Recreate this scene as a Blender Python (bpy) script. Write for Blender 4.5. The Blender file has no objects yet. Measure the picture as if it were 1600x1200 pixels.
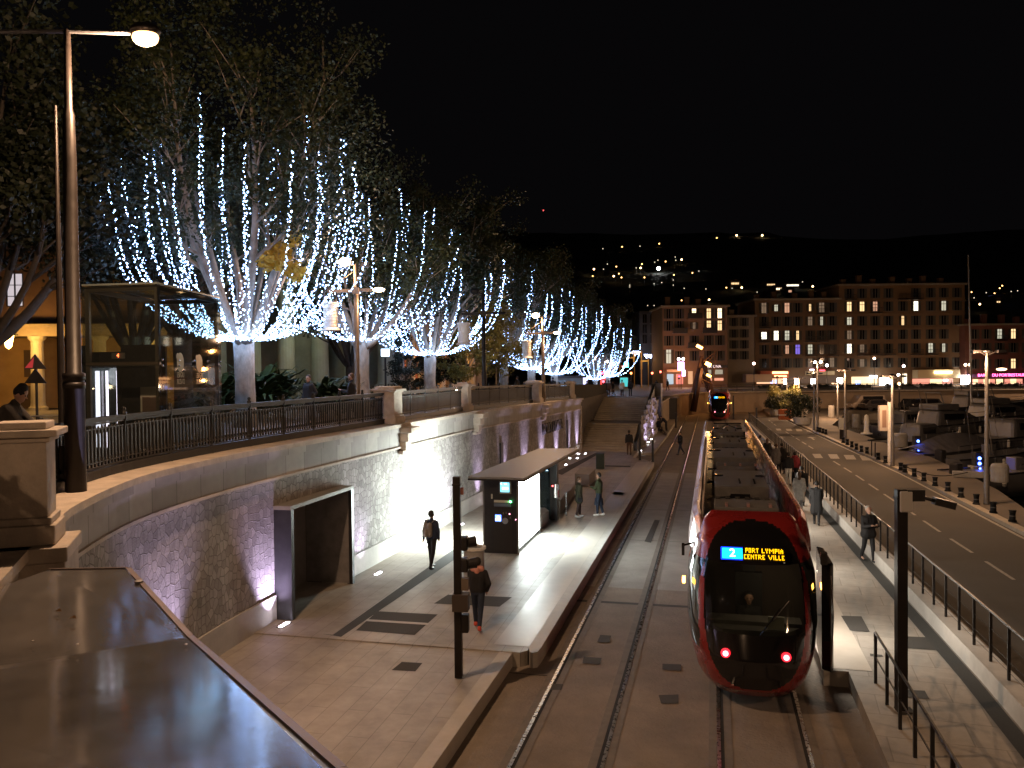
import bpy, bmesh, math, random
from math import sin, cos, pi, radians, sqrt, atan2
from mathutils import Vector, Matrix
random.seed(7)
S = bpy.context.scene
COL = S.collection

# ------------------------------------------------------------ camera
F_PX, CX, CY = 1290.0, 800.0, 600.0
YAW, PITCH, ROLL = radians(13.64), radians(1.11), radians(-0.55)
CAMZ = 6.6
cam_d = bpy.data.cameras.new('camera'); cam = bpy.data.objects.new('camera', cam_d); COL.objects.link(cam)
cam_d.sensor_width = 36.0; cam_d.lens = 36.0 * F_PX / 1600.0
cam_d.clip_start = 0.1; cam_d.clip_end = 4000
CAMR = Matrix.Rotation(YAW, 4, 'Z') @ Matrix.Rotation(pi/2 - PITCH, 4, 'X') @ Matrix.Rotation(ROLL, 4, 'Z')
cam.matrix_world = Matrix.Translation((0, 0, CAMZ)) @ CAMR
S.camera = cam
S.render.resolution_x, S.render.resolution_y = 1024, 768

# ------------------------------------------------------------ night sky, exposure
W = bpy.data.worlds.new('World'); S.world = W; W.use_nodes = True
wn = W.node_tree.nodes; wl = W.node_tree.links
for n in list(wn): wn.remove(n)
wo = wn.new('ShaderNodeOutputWorld'); bg = wn.new('ShaderNodeBackground')
bg.inputs[0].default_value = (0.40, 0.36, 0.42, 1); bg.inputs[1].default_value = 0.0026
wl.new(bg.outputs[0], wo.inputs[0])
S.view_settings.view_transform = 'Standard'; S.view_settings.look = 'None'
S.view_settings.exposure = 0.95; S.view_settings.gamma = 1.0
try:
    S.cycles.use_denoising = True
    S.cycles.use_light_tree = True
    S.cycles.sample_clamp_indirect = 3.0
    S.cycles.max_bounces = 6; S.cycles.transparent_max_bounces = 12
    S.cycles.caustics_reflective = False; S.cycles.caustics_refractive = False
except Exception: pass

def ray(px, py):
    return CAMR.to_3x3() @ Vector(((px - CX)/F_PX, (CY - py)/F_PX, -1.0))
def G(px, py, z=0.0):
    d = ray(px, py); t = (z - CAMZ)/d.z
    return Vector((d.x*t, d.y*t, z))
def P(px, py, dist):
    d = ray(px, py); h = sqrt(d.x*d.x + d.y*d.y)
    # dist is measured along the view axis on the ground plane
    ax = Vector((-sin(YAW), cos(YAW), 0)); t = dist/(d.x*ax.x + d.y*ax.y)
    return Vector((d.x*t, d.y*t, CAMZ + d.z*t))

# ------------------------------------------------------------ materials
MATS = {}
def mat(name, col, rough=0.7, metal=0.0, var=0.0, scale=5.0, bump=0.0, bscale=40.0, col2=None, spec=0.5, coat=0.0, det=6.0, stretch=None):
    if name in MATS: return MATS[name]
    m = bpy.data.materials.new(name); m.use_nodes = True
    nt = m.node_tree; b = nt.nodes['Principled BSDF']
    b.inputs['Base Color'].default_value = (*col, 1); b.inputs['Roughness'].default_value = rough
    b.inputs['Metallic'].default_value = metal; b.inputs['Specular IOR Level'].default_value = spec
    if coat: b.inputs['Coat Weight'].default_value = coat; b.inputs['Coat Roughness'].default_value = 0.08
    tc = nt.nodes.new('ShaderNodeTexCoord'); src = tc.outputs['Object']
    if stretch:
        mp = nt.nodes.new('ShaderNodeMapping'); mp.inputs['Scale'].default_value = stretch
        nt.links.new(src, mp.inputs[0]); src = mp.outputs[0]
    if var or col2:
        n = nt.nodes.new('ShaderNodeTexNoise'); n.inputs['Scale'].default_value = scale; n.inputs['Detail'].default_value = det
        n.inputs['Roughness'].default_value = 0.65
        nt.links.new(src, n.inputs['Vector'])
        r = nt.nodes.new('ShaderNodeValToRGB'); nt.links.new(n.outputs['Fac'], r.inputs[0])
        c2 = col2 or tuple(max(0, c*(1-var)) for c in col); c1 = col if col2 else tuple(min(1, c*(1+var)) for c in col)
        r.color_ramp.elements[0].position = 0.32; r.color_ramp.elements[1].position = 0.68
        r.color_ramp.elements[0].color = (*c2, 1); r.color_ramp.elements[1].color = (*c1, 1)
        nt.links.new(r.outputs[0], b.inputs['Base Color'])
        rr = nt.nodes.new('ShaderNodeMapRange'); rr.inputs[3].default_value = max(0.03, rough-0.12); rr.inputs[4].default_value = min(1, rough+0.12)
        nt.links.new(n.outputs['Fac'], rr.inputs[0]); nt.links.new(rr.outputs[0], b.inputs['Roughness'])
    if bump:
        n2 = nt.nodes.new('ShaderNodeTexNoise'); n2.inputs['Scale'].default_value = bscale; n2.inputs['Detail'].default_value = 5
        nt.links.new(src, n2.inputs['Vector'])
        bp = nt.nodes.new('ShaderNodeBump'); bp.inputs['Strength'].default_value = bump; bp.inputs['Distance'].default_value = 0.02
        nt.links.new(n2.outputs['Fac'], bp.inputs['Height']); nt.links.new(bp.outputs[0], b.inputs['Normal'])
    MATS[name] = m; return m
def emat(name, col, strength, sample=False):
    if name in MATS: return MATS[name]
    m = bpy.data.materials.new(name); m.use_nodes = True
    b = m.node_tree.nodes['Principled BSDF']
    b.inputs['Base Color'].default_value = (0.05, 0.05, 0.05, 1)
    b.inputs['Emission Color'].default_value = (*col, 1); b.inputs['Emission Strength'].default_value = strength
    try: m.cycles.emission_sampling = 'AUTO' if sample else 'NONE'
    except Exception: pass
    MATS[name] = m; return m
def glassmat(name, tint, transp, rough=0.02, refl=1.0):
    if name in MATS: return MATS[name]
    m = bpy.data.materials.new(name); m.use_nodes = True; nt = m.node_tree
    for n in list(nt.nodes): nt.nodes.remove(n)
    o = nt.nodes.new('ShaderNodeOutputMaterial'); mx = nt.nodes.new('ShaderNodeMixShader')
    tr = nt.nodes.new('ShaderNodeBsdfTransparent'); tr.inputs[0].default_value = (*[t*transp for t in tint], 1)
    gl = nt.nodes.new('ShaderNodeBsdfGlossy'); gl.inputs['Roughness'].default_value = rough; gl.inputs[0].default_value = (refl, refl, refl, 1)
    fr = nt.nodes.new('ShaderNodeFresnel'); fr.inputs[0].default_value = 1.5
    nt.links.new(fr.outputs[0], mx.inputs[0]); nt.links.new(tr.outputs[0], mx.inputs[1]); nt.links.new(gl.outputs[0], mx.inputs[2])
    df = nt.nodes.new('ShaderNodeBsdfDiffuse'); df.inputs[0].default_value = (.5,.55,.52,1); m2 = nt.nodes.new('ShaderNodeMixShader'); m2.inputs[0].default_value = 0.012
    nt.links.new(mx.outputs[0], m2.inputs[1]); nt.links.new(df.outputs[0], m2.inputs[2])
    nt.links.new(m2.outputs[0], o.inputs[0]); MATS[name] = m; return m

def pavers(name, cols, row, width, rot, rough=0.55, mortar=(0.08,0.07,0.06), msize=0.012, bump=0.25):
    m = bpy.data.materials.new(name); m.use_nodes = True; nt = m.node_tree; b = nt.nodes['Principled BSDF']
    tc = nt.nodes.new('ShaderNodeTexCoord'); mp = nt.nodes.new('ShaderNodeMapping'); mp.inputs['Rotation'].default_value = (0, 0, rot)
    nt.links.new(tc.outputs['Object'], mp.inputs[0])
    br = nt.nodes.new('ShaderNodeTexBrick'); nt.links.new(mp.outputs[0], br.inputs[0])
    br.inputs['Color1'].default_value = (*cols[0], 1); br.inputs['Color2'].default_value = (*cols[1], 1); br.inputs['Mortar'].default_value = (*mortar, 1)
    br.inputs['Scale'].default_value = 1.0; br.inputs['Mortar Size'].default_value = msize; br.inputs['Brick Width'].default_value = width
    br.inputs['Row Height'].default_value = row; br.inputs['Bias'].default_value = 0.0; br.inputs['Mortar Smooth'].default_value = 0.1
    n = nt.nodes.new('ShaderNodeTexNoise'); n.inputs['Scale'].default_value = 0.9; n.inputs['Detail'].default_value = 8; n.inputs['Roughness'].default_value = 0.7
    nt.links.new(tc.outputs['Object'], n.inputs['Vector'])
    mr = nt.nodes.new('ShaderNodeMapRange'); mr.inputs[1].default_value = 0.3; mr.inputs[2].default_value = 0.7; mr.inputs[3].default_value = 0.68; mr.inputs[4].default_value = 1.18
    nt.links.new(n.outputs['Fac'], mr.inputs[0])
    mm = nt.nodes.new('ShaderNodeVectorMath'); mm.operation = 'SCALE'
    nt.links.new(br.outputs['Color'], mm.inputs[0]); nt.links.new(mr.outputs[0], mm.inputs['Scale'])
    nt.links.new(mm.outputs[0], b.inputs['Base Color'])
    n3 = nt.nodes.new('ShaderNodeTexNoise'); n3.inputs['Scale'].default_value = 60; n3.inputs['Detail'].default_value = 4
    nt.links.new(tc.outputs['Object'], n3.inputs['Vector'])
    ad = nt.nodes.new('ShaderNodeMath'); ad.operation = 'MULTIPLY_ADD'; ad.inputs[1].default_value = 0.25
    iv = nt.nodes.new('ShaderNodeMath'); iv.operation = 'SUBTRACT'; iv.inputs[0].default_value = 1.0
    nt.links.new(br.outputs['Fac'], iv.inputs[1]); nt.links.new(n3.outputs['Fac'], ad.inputs[0]); nt.links.new(iv.outputs[0], ad.inputs[2])
    bp = nt.nodes.new('ShaderNodeBump'); bp.inputs['Strength'].default_value = bump; bp.inputs['Distance'].default_value = 0.012
    nt.links.new(ad.outputs[0], bp.inputs['Height']); nt.links.new(bp.outputs[0], b.inputs['Normal'])
    r2 = nt.nodes.new('ShaderNodeMapRange'); r2.inputs[3].default_value = rough+0.12; r2.inputs[4].default_value = rough-0.12
    nt.links.new(n.outputs['Fac'], r2.inputs[0]); nt.links.new(r2.outputs[0], b.inputs['Roughness'])
    MATS[name] = m; return m

def cellwall(name):
    """irregular rounded stone cells in a wall; uses UV (metres along, height)"""
    m = bpy.data.materials.new(name); m.use_nodes = True; nt = m.node_tree; b = nt.nodes['Principled BSDF']
    uv = nt.nodes.new('ShaderNodeTexCoord'); mp = nt.nodes.new('ShaderNodeMapping'); mp.inputs['Scale'].default_value = (5.9, 5.0, 1)
    nt.links.new(uv.outputs['UV'], mp.inputs[0])
    v = nt.nodes.new('ShaderNodeTexVoronoi'); v.voronoi_dimensions = '2D'; v.feature = 'DISTANCE_TO_EDGE'; v.inputs['Scale'].default_value = 1; v.inputs['Randomness'].default_value = 0.78
    c = nt.nodes.new('ShaderNodeTexVoronoi'); c.voronoi_dimensions = '2D'; c.inputs['Scale'].default_value = 1; c.inputs['Randomness'].default_value = 0.78
    nt.links.new(mp.outputs[0], v.inputs['Vector']); nt.links.new(mp.outputs[0], c.inputs['Vector'])
    rp = nt.nodes.new('ShaderNodeMapRange'); rp.inputs[1].default_value = 0.015; rp.inputs[2].default_value = 0.075; rp.interpolation_type = 'SMOOTHSTEP'
    nt.links.new(v.outputs['Distance'], rp.inputs[0])
    cr = nt.nodes.new('ShaderNodeValToRGB'); cr.color_ramp.elements[0].color = (0.25, 0.23, 0.215, 1); cr.color_ramp.elements[1].color = (0.40, 0.375, 0.35, 1)
    sx = nt.nodes.new('ShaderNodeSeparateColor'); nt.links.new(c.outputs['Color'], sx.inputs[0]); nt.links.new(sx.outputs[0], cr.inputs[0])
    n = nt.nodes.new('ShaderNodeTexNoise'); n.inputs['Scale'].default_value = 0.8; n.inputs['Detail'].default_value = 9; n.inputs['Roughness'].default_value = 0.72
    nt.links.new(uv.outputs['UV'], n.inputs['Vector'])
    st = nt.nodes.new('ShaderNodeMapRange'); st.inputs[1].default_value = 0.36; st.inputs[2].default_value = 0.66; st.inputs[3].default_value = 0.62; st.inputs[4].default_value = 1.1
    nt.links.new(n.outputs['Fac'], st.inputs[0])
    mx = nt.nodes.new('ShaderNodeMix'); mx.data_type = 'RGBA'
    mx.inputs[6].default_value = (0.17, 0.155, 0.14, 1); nt.links.new(rp.outputs[0], mx.inputs[0]); nt.links.new(cr.outputs[0], mx.inputs[7])
    sc = nt.nodes.new('ShaderNodeVectorMath'); sc.operation = 'SCALE'; nt.links.new(mx.outputs[2], sc.inputs[0]); nt.links.new(st.outputs[0], sc.inputs['Scale'])
    nt.links.new(sc.outputs[0], b.inputs['Base Color']); b.inputs['Roughness'].default_value = 0.85
    n2 = nt.nodes.new('ShaderNodeTexNoise'); n2.inputs['Scale'].default_value = 22; n2.inputs['Detail'].default_value = 6
    nt.links.new(uv.outputs['UV'], n2.inputs['Vector'])
    ad = nt.nodes.new('ShaderNodeMath'); ad.operation = 'MULTIPLY_ADD'; ad.inputs[1].default_value = 0.7
    nt.links.new(n2.outputs['Fac'], ad.inputs[0]); nt.links.new(rp.outputs[0], ad.inputs[2])
    bp = nt.nodes.new('ShaderNodeBump'); bp.inputs['Strength'].default_value = 0.55; bp.inputs['Distance'].default_value = 0.03
    nt.links.new(ad.outputs[0], bp.inputs['Height']); nt.links.new(bp.outputs[0], b.inputs['Normal'])
    MATS[name] = m; return m

# ------------------------------------------------------------ mesh builder
class MB:
    def __init__(s): s.v = []; s.f = []; s.m = []; s.uv = {}; s.mi = 0
    def add(s, vs, fs):
        o = len(s.v); s.v += [tuple(p) for p in vs]
        for f in fs: s.f.append([i+o for i in f]); s.m.append(s.mi)
        return s
    def box(s, x0, x1, y0, y1, z0, z1):
        vs = [(x0,y0,z0),(x1,y0,z0),(x1,y1,z0),(x0,y1,z0),(x0,y0,z1),(x1,y0,z1),(x1,y1,z1),(x0,y1,z1)]
        return s.add(vs, [(3,2,1,0),(4,5,6,7),(0,1,5,4),(1,2,6,5),(2,3,7,6),(3,0,4,7)])
    def obox(s, c, size, rz=0, rx=0, ry=0):
        M = Matrix.Translation(c) @ Matrix.Rotation(rz,4,'Z') @ Matrix.Rotation(ry,4,'Y') @ Matrix.Rotation(rx,4,'X')
        a, b, d = size[0]/2, size[1]/2, size[2]/2
        vs = [M @ Vector(p) for p in [(-a,-b,-d),(a,-b,-d),(a,b,-d),(-a,b,-d),(-a,-b,d),(a,-b,d),(a,b,d),(-a,b,d)]]
        return s.add(vs, [(3,2,1,0),(4,5,6,7),(0,1,5,4),(1,2,6,5),(2,3,7,6),(3,0,4,7)])
    def prism(s, pts, z0, z1):
        n = len(pts); a = sum(pts[i][0]*pts[(i+1)%n][1]-pts[(i+1)%n][0]*pts[i][1] for i in range(n))
        if a < 0: pts = pts[::-1]
        g0 = z0 if callable(z0) else (lambda x, y: z0); g1 = z1 if callable(z1) else (lambda x, y: z1)
        vs = [(p[0],p[1],g0(p[0],p[1])) for p in pts] + [(p[0],p[1],g1(p[0],p[1])) for p in pts]
        fs = [list(range(n))[::-1], list(range(n,2*n))] + [(i,(i+1)%n,(i+1)%n+n,i+n) for i in range(n)]
        return s.add(vs, fs)
    def sheet(s, pts, z):
        n = len(pts); a = sum(pts[i][0]*pts[(i+1)%n][1]-pts[(i+1)%n][0]*pts[i][1] for i in range(n))
        if a < 0: pts = pts[::-1]
        return s.add([(p[0],p[1],z) for p in pts], [list(range(n))])
    def tube(s, pts, rad, n=8, caps=True):
        pts = [Vector(p) for p in pts]
        if not hasattr(rad, '__len__'): rad = [rad]*len(pts)
        vs = []; prev = None
        for i, p in enumerate(pts):
            t = (pts[min(i+1,len(pts)-1)] - pts[max(i-1,0)])
            if t.length < 1e-9: t = Vector((0,0,1))
            t.normalize()
            if prev is None:
                a = Vector((0,0,1)) if abs(t.z) < 0.9 else Vector((1,0,0))
                u = t.cross(a).normalized()
            else:
                u = (prev - t*prev.dot(t))
                u = u.normalized() if u.length > 1e-6 else t.orthogonal().normalized()
            prev = u; w = t.cross(u)
            for k in range(n):
                an = 2*pi*k/n; vs.append(p + (u*cos(an) + w*sin(an))*rad[i])
        fs = []
        for i in range(len(pts)-1):
            for k in range(n):
                a = i*n+k; b = i*n+(k+1)%n; fs.append((a,b,b+n,a+n))
        if caps: fs.append(list(range(n))[::-1]); fs.append([len(vs)-n+k for k in range(n)])
        return s.add(vs, fs)
    def capsule(s, p0, p1, r0, r1, n=10, sq=(1,1)):
        p0, p1 = Vector(p0), Vector(p1); d = p1-p0
        if d.length < 1e-6: d = Vector((0,0,1e-4)); p1 = p0+d
        t = d.normalized(); pts = []; rs = []
        for a in (80,55,28): pts.append(p0 - t*r0*sin(radians(a))); rs.append(r0*cos(radians(a)))
        pts.append(p0); rs.append(r0); pts.append(p1); rs.append(r1)
        for a in (28,55,80): pts.append(p1 + t*r1*sin(radians(a))); rs.append(r1*cos(radians(a)))
        return s.tube(pts, rs, n)
    def lathe(s, prof, c=(0,0,0), n=16, M=None):
        vs = []
        for r, z in prof:
            for k in range(n):
                a = 2*pi*k/n; p = Vector((r*cos(a), r*sin(a), z))
                if M is not None: p = M @ p
                vs.append(p + Vector(c))
        fs = []
        for i in range(len(prof)-1):
            for k in range(n):
                a = i*n+k; b = i*n+(k+1)%n; fs.append((a,b,b+n,a+n))
        fs.append(list(range(n))[::-1]); fs.append([len(vs)-n+k for k in range(n)])
        return s.add(vs, fs)
    def ball(s, c, r, n=10, sc=(1,1,1)):
        prof = []
        m = max(4, n//2)
        o = len(s.v); vs = [(c[0],c[1],c[2]-r*sc[2])]; fs = []
        for i in range(1, m):
            a = -pi/2 + pi*i/m
            for k in range(n): vs.append((c[0]+r*sc[0]*cos(a)*cos(2*pi*k/n), c[1]+r*sc[1]*cos(a)*sin(2*pi*k/n), c[2]+r*sc[2]*sin(a)))
        vs.append((c[0],c[1],c[2]+r*sc[2])); L = len(vs)-1
        for k in range(n): fs.append((0, 1+(k+1)%n, 1+k)); fs.append((L, L-n+k, L-n+(k+1)%n))
        for i in range(m-2):
            for k in range(n):
                a = 1+i*n+k; b = 1+i*n+(k+1)%n; fs.append((a,b,b+n,a+n))
        return s.add(vs, fs)
    def octa(s, c, r):
        x,y,z = c
        return s.add([(x+r,y,z),(x-r,y,z),(x,y+r,z),(x,y-r,z),(x,y,z+r),(x,y,z-r)],
            [(0,2,4),(2,1,4),(1,3,4),(3,0,4),(2,0,5),(1,2,5),(3,1,5),(0,3,5)])
    def build(s, name, mats, parent=None, loc=None, world=False, smooth=False, bevel=0):
        if not isinstance(mats, (list, tuple)): mats = [mats]
        off = Vector((0,0,0))
        if loc is not None: off = Vector(loc)
        elif parent is not None and world: off = parent.location.copy()
        elif parent is None:
            xs = [p[0] for p in s.v]; ys = [p[1] for p in s.v]; zs = [p[2] for p in s.v]
            off = Vector(((min(xs)+max(xs))/2, (min(ys)+max(ys))/2, min(zs)))
        me = bpy.data.meshes.new(name)
        me.from_pydata([(p[0]-off.x, p[1]-off.y, p[2]-off.z) for p in s.v], [], s.f)
        for m in mats: me.materials.append(m)
        if len(mats) > 1:
            for p, mi in zip(me.polygons, s.m): p.material_index = mi
        if smooth:
            for p in me.polygons: p.use_smooth = True
        o = bpy.data.objects.new(name, me); COL.objects.link(o)
        if parent is not None:
            o.parent = parent
            if loc is not None: o.location = (off - parent.location) if world else off
        else: o.location = off
        if bevel:
            md = o.modifiers.new('bevel', 'BEVEL'); md.width = bevel; md.segments = 2; md.limit_method = 'ANGLE'
        return o
def tag(o, label=None, cat=None, group=None, kind=None):
    if label: o['label'] = label
    if cat: o['category'] = cat
    if group: o['group'] = group
    if kind: o['kind'] = kind
    return o
def thing(name, label, cat, loc=(0,0,0), rz=0, group=None):
    o = bpy.data.objects.new(name, None); COL.objects.link(o); o.location = loc; o.rotation_euler = (0,0,rz)
    o.empty_display_size = 0.2
    return tag(o, label, cat, group)
def struct(name, mb, m, **k):
    return tag(mb.build(name, m, **k), kind='structure')
def copy_tree(o, parent=None):
    c = o.copy(); COL.objects.link(c)
    if parent is not None: c.parent = parent
    for ch in list(o.children): copy_tree(ch, c)
    return c
def light(kind, name, loc, energy, col, size=0.1, parent=None, aim=None, angle=None, blend=0.5, shape=None, sy=None):
    d = bpy.data.lights.new(name, kind); d.energy = energy; d.color = col
    if kind == 'AREA':
        d.size = size
        if sy: d.shape = 'RECTANGLE'; d.size_y = sy
    else: d.shadow_soft_size = size
    if kind == 'SPOT': d.spot_size = angle or 1.5; d.spot_blend = blend
    o = bpy.data.objects.new(name, d); COL.objects.link(o); o.location = loc
    if aim is not None: o.rotation_euler = (Vector(aim)-Vector(loc)).to_track_quat('-Z','Y').to_euler()
    if parent is not None: o.parent = parent
    return o
ORD = ['first','second','third','fourth','fifth','sixth','seventh','eighth','ninth','tenth','eleventh','twelfth','thirteenth','fourteenth','fifteenth','sixteenth','seventeenth','eighteenth','nineteenth','twentieth','twenty-first','twenty-second','twenty-third','twenty-fourth','twenty-fifth','twenty-sixth','twenty-seventh','twenty-eighth']

WARM = (1.0, 0.60, 0.34); COOL = (0.72, 0.84, 1.0); PURP = (0.76, 0.62, 1.0)
M_iron = mat('iron', (0.008,0.0085,0.0095), 0.5, 0.0, var=0.3, scale=8, bump=0.1, spec=.25)
M_black = mat('black_paint', (0.018,0.016,0.016), 0.4, 0.2, var=0.3, scale=10)
M_brownpole = mat('pole_paint', (0.013,0.010,0.009), 0.45, 0.0, var=0.25, scale=6, spec=.3)
M_greypole = mat('grey_pole', (0.16,0.15,0.14), 0.4, 0.5, var=0.2, scale=6)
M_coping = mat('coping_stone', (0.42,0.36,0.30), 0.75, var=0.22, scale=2.5, bump=0.25, bscale=30)
M_ashlar = pavers('ashlar', ((0.38,0.35,0.32),(0.31,0.29,0.27)), 0.62, 0.95, 0, rough=0.8, mortar=(0.12,0.11,0.10), msize=0.008)
M_concrete = mat('concrete', (0.33,0.32,0.30), 0.7, var=0.15, scale=3, bump=0.15)
M_darkgrey = mat('dark_panel', (0.035,0.034,0.036), 0.35, 0.3, var=0.2, scale=4)
M_rail = mat('rail_steel', (0.42,0.41,0.40), 0.28, 0.9, var=0.25, scale=12)
M_groove = mat('groove', (0.012,0.011,0.010), 0.9)
M_white = mat('white_paint', (0.75,0.74,0.70), 0.6, var=0.15, scale=7)
M_chrome = mat('steel', (0.5,0.5,0.5), 0.22, 1.0)
# ============================================================ THE SETTING
def lerp_tab(tab, x):
    if x <= tab[0][0]: return tab[0][1]
    for (a, fa), (b, fb) in zip(tab, tab[1:]):
        if x <= b: return fa + (fb-fa)*(x-a)/(b-a)
    return tab[-1][1]
def pz(v): return lerp_tab([(35,4.60),(60,4.22),(80,3.74),(110,2.78)], v)
ZP = 0.33; ZR = 0.30; ZQ = 0.45
M_bed = mat('track_asphalt', (0.255,0.215,0.175), 0.85, scale=0.9, bump=1.0, bscale=16, col2=(0.165,0.135,0.11), det=12)
M_plat = pavers('platform_pavers', ((0.36,0.325,0.28),(0.33,0.30,0.26)), 0.42, 2.1, radians(90-1), rough=0.5, mortar=(0.2,0.18,0.155), msize=0.007)
M_platR = pavers('right_platform_pavers', ((0.33,0.30,0.265),(0.29,0.265,0.235)), 0.9, 0.9, radians(4), rough=0.6, mortar=(0.22,0.195,0.17), msize=0.012)
M_edge = mat('platform_edge', (0.44,0.41,0.37), 0.6, var=0.12, scale=2, bump=0.1)
M_kerbface = mat('kerb_face', (0.30,0.27,0.24), 0.8, var=0.2, scale=3)
M_grate = mat('drain_grate', (0.05,0.047,0.043), 0.85, 0.0, var=0.3, scale=30)
M_road = mat('road_asphalt', (0.098,0.088,0.077), 0.85, scale=0.35, bump=0.5, bscale=60, col2=(0.070,0.062,0.054), det=8)
M_quay = mat('quay_paving', (0.17,0.145,0.12), 0.8, scale=0.25, bump=0.3, bscale=20, col2=(0.10,0.085,0.07), det=9)
M_paint = mat('road_paint', (0.50,0.47,0.42), 0.7, scale=9, col2=(0.22,0.20,0.17))
M_prom = pavers('promenade_paving', ((0.22,0.20,0.18),(0.19,0.175,0.16)), 0.5, 0.5, 0, rough=0.8)
M_hexwall = cellwall('cell_stone_wall')

# ---- far-reaching base ground and harbour water
b = MB(); b.sheet([(-900,-60),(-4,-60),(-4,111),(50,128),(50,-60),(900,-60),(900,-61),(-900,-61)], -0.05)
b = MB(); b.add([(-900,-200,-3.2),(1200,-200,-3.2),(1200,1500,-3.2),(-900,1500,-3.2)], [(0,1,2,3)])
struct('ground', b, mat('earth', (0.06,0.05,0.045), 0.9, var=0.2, scale=0.1))
mw = bpy.data.materials.new('harbour_water'); mw.use_nodes = True
_b = mw.node_tree.nodes['Principled BSDF']; _b.inputs['Base Color'].default_value = (0.006,0.009,0.011,1); _b.inputs['Roughness'].default_value = 0.12
_n = mw.node_tree.nodes.new('ShaderNodeTexNoise'); _n.inputs['Scale'].default_value = 1.3; _n.inputs['Detail'].default_value = 4
_t = mw.node_tree.nodes.new('ShaderNodeTexCoord'); mw.node_tree.links.new(_t.outputs['Object'], _n.inputs['Vector'])
_p = mw.node_tree.nodes.new('ShaderNodeBump'); _p.inputs['Strength'].default_value = 0.4; _p.inputs['Distance'].default_value = 0.2
mw.node_tree.links.new(_n.outputs['Fac'], _p.inputs['Height']); mw.node_tree.links.new(_p.outputs[0], _b.inputs['Normal'])
b = MB(); b.add([(8,-60,-0.9),(400,-60,-0.9),(400,160,-0.9),(8,160,-0.9)], [(0,1,2,3)]); struct('water', b, mw)

# ---- tram bed between the platforms, and on to the far wall
bed = [(-11.2,-8),(7,-8),(7,70),(7.0,131),(-9.5,131),(-9.5,62),(-11.2,62)]
b = MB(); b.prism(bed, -3.1, 0.0); struct('track_bed', b, M_bed)
# paler concrete panels in the bed
b = MB()
for (x0,x1,y0,y1) in ((-3.95,-0.75,24.6,52),): b.sheet([(x0,y0),(x1,y0),(x1,y1),(x0,y1)], 0.004)
struct('concrete_bed', b, mat('bed_concrete', (0.31,0.295,0.27), 0.75, scale=1.1, bump=1.0, bscale=18, col2=(0.215,0.20,0.18), det=9))
b = MB()
b.sheet([(-3.75,22.9),(3.2,22.9),(3.2,23.1),(-3.75,23.1)], 0.008)
struct('cross_drain', b, M_grate)
for y_, x0_, x1_ in ((17.2,-4.3,-3.4),(31.5,-3.7,2.2),(38.4,-3.7,2.2),(45.2,-3.7,2.2),(11.0,-4.3,2.6)):
    b = MB(); b.sheet([(x0_,y_),(x1_,y_),(x1_,y_+.035),(x0_,y_+.035)], 0.0085); struct('bed_joint', b, M_groove)
def rail_pair(xc, y0, y1, nm):
    b = MB(); g = MB(); c = MB()
    for sx in (-1, 1):
        x = xc + sx*0.7175
        c.sheet([(x-0.2,y0),(x+0.2,y0),(x+0.2,y1),(x-0.2,y1)], 0.010)
        b.box(x-0.032 + sx*0.03, x+0.032 + sx*0.03, y0, y1, -0.05, 0.020)
        g.sheet([(x-sx*0.003,y0),(x-sx*0.06,y0),(x-sx*0.06,y1),(x-sx*0.003,y1)], 0.014)
    t = thing('tram_track', 'pair of grooved steel tram rails set in brown paving, ' + nm, 'tram track', (xc, (y0+y1)/2, 0), group='tram tracks')
    c.build('rail_bedding', mat('rail_bedding', (0.16,0.14,0.12), 0.8, var=0.2, scale=4), t, world=True)
    b.build('rail', M_rail, t, world=True); g.build('groove', M_groove, t, world=True)
rail_pair(-2.545, -6, 112, 'left of the red tram')
rail_pair(0.83, -6, 114, 'under the red tram')

# ---- left platform (raised) and the lower pavement in front of it
def stair_x(v): return lerp_tab([(61,-9.8),(80,-10.2)], v)
b = MB()
b.prism([(-12.6,17.6),(-4.15,17.6),(-4.02,17.75),(-4.02,55),(-4.4,56.2),(-5.4,57.5),(-5.4,62),(-9.5,62),(-12.6,62)], -0.02, ZP)
struct('left_platform', b, M_plat)
b = MB(); b.prism([(-12.6,2.0),(-4.62,2.0),(-4.62,17.597),(-12.6,17.597)], -0.02, 0.30); struct('left_pavement', b, M_plat)
b = MB()
b.prism([(-4.017,17.9),(-3.93,17.63),(-3.86,17.60),(-3.77,17.68),(-3.75,18.0),(-3.75,55),(-4.0,56),(-4.017,55.2)], -0.02, ZP+0.012)
b.prism([(-4.617,2.0),(-4.32,2.0),(-4.32,17.60),(-4.617,17.60)], -0.02, 0.312)
struct('platform_kerb', b, M_edge)
b = MB(); b.sheet([(-4.85,18.0),(-4.03,18.0),(-4.03,54.8),(-4.85,54.8)], ZP+0.005)
struct('platform_edge_strip', b, mat('edge_strip', (0.45,0.41,0.36), 0.42, var=0.1, scale=1.5))
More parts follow.
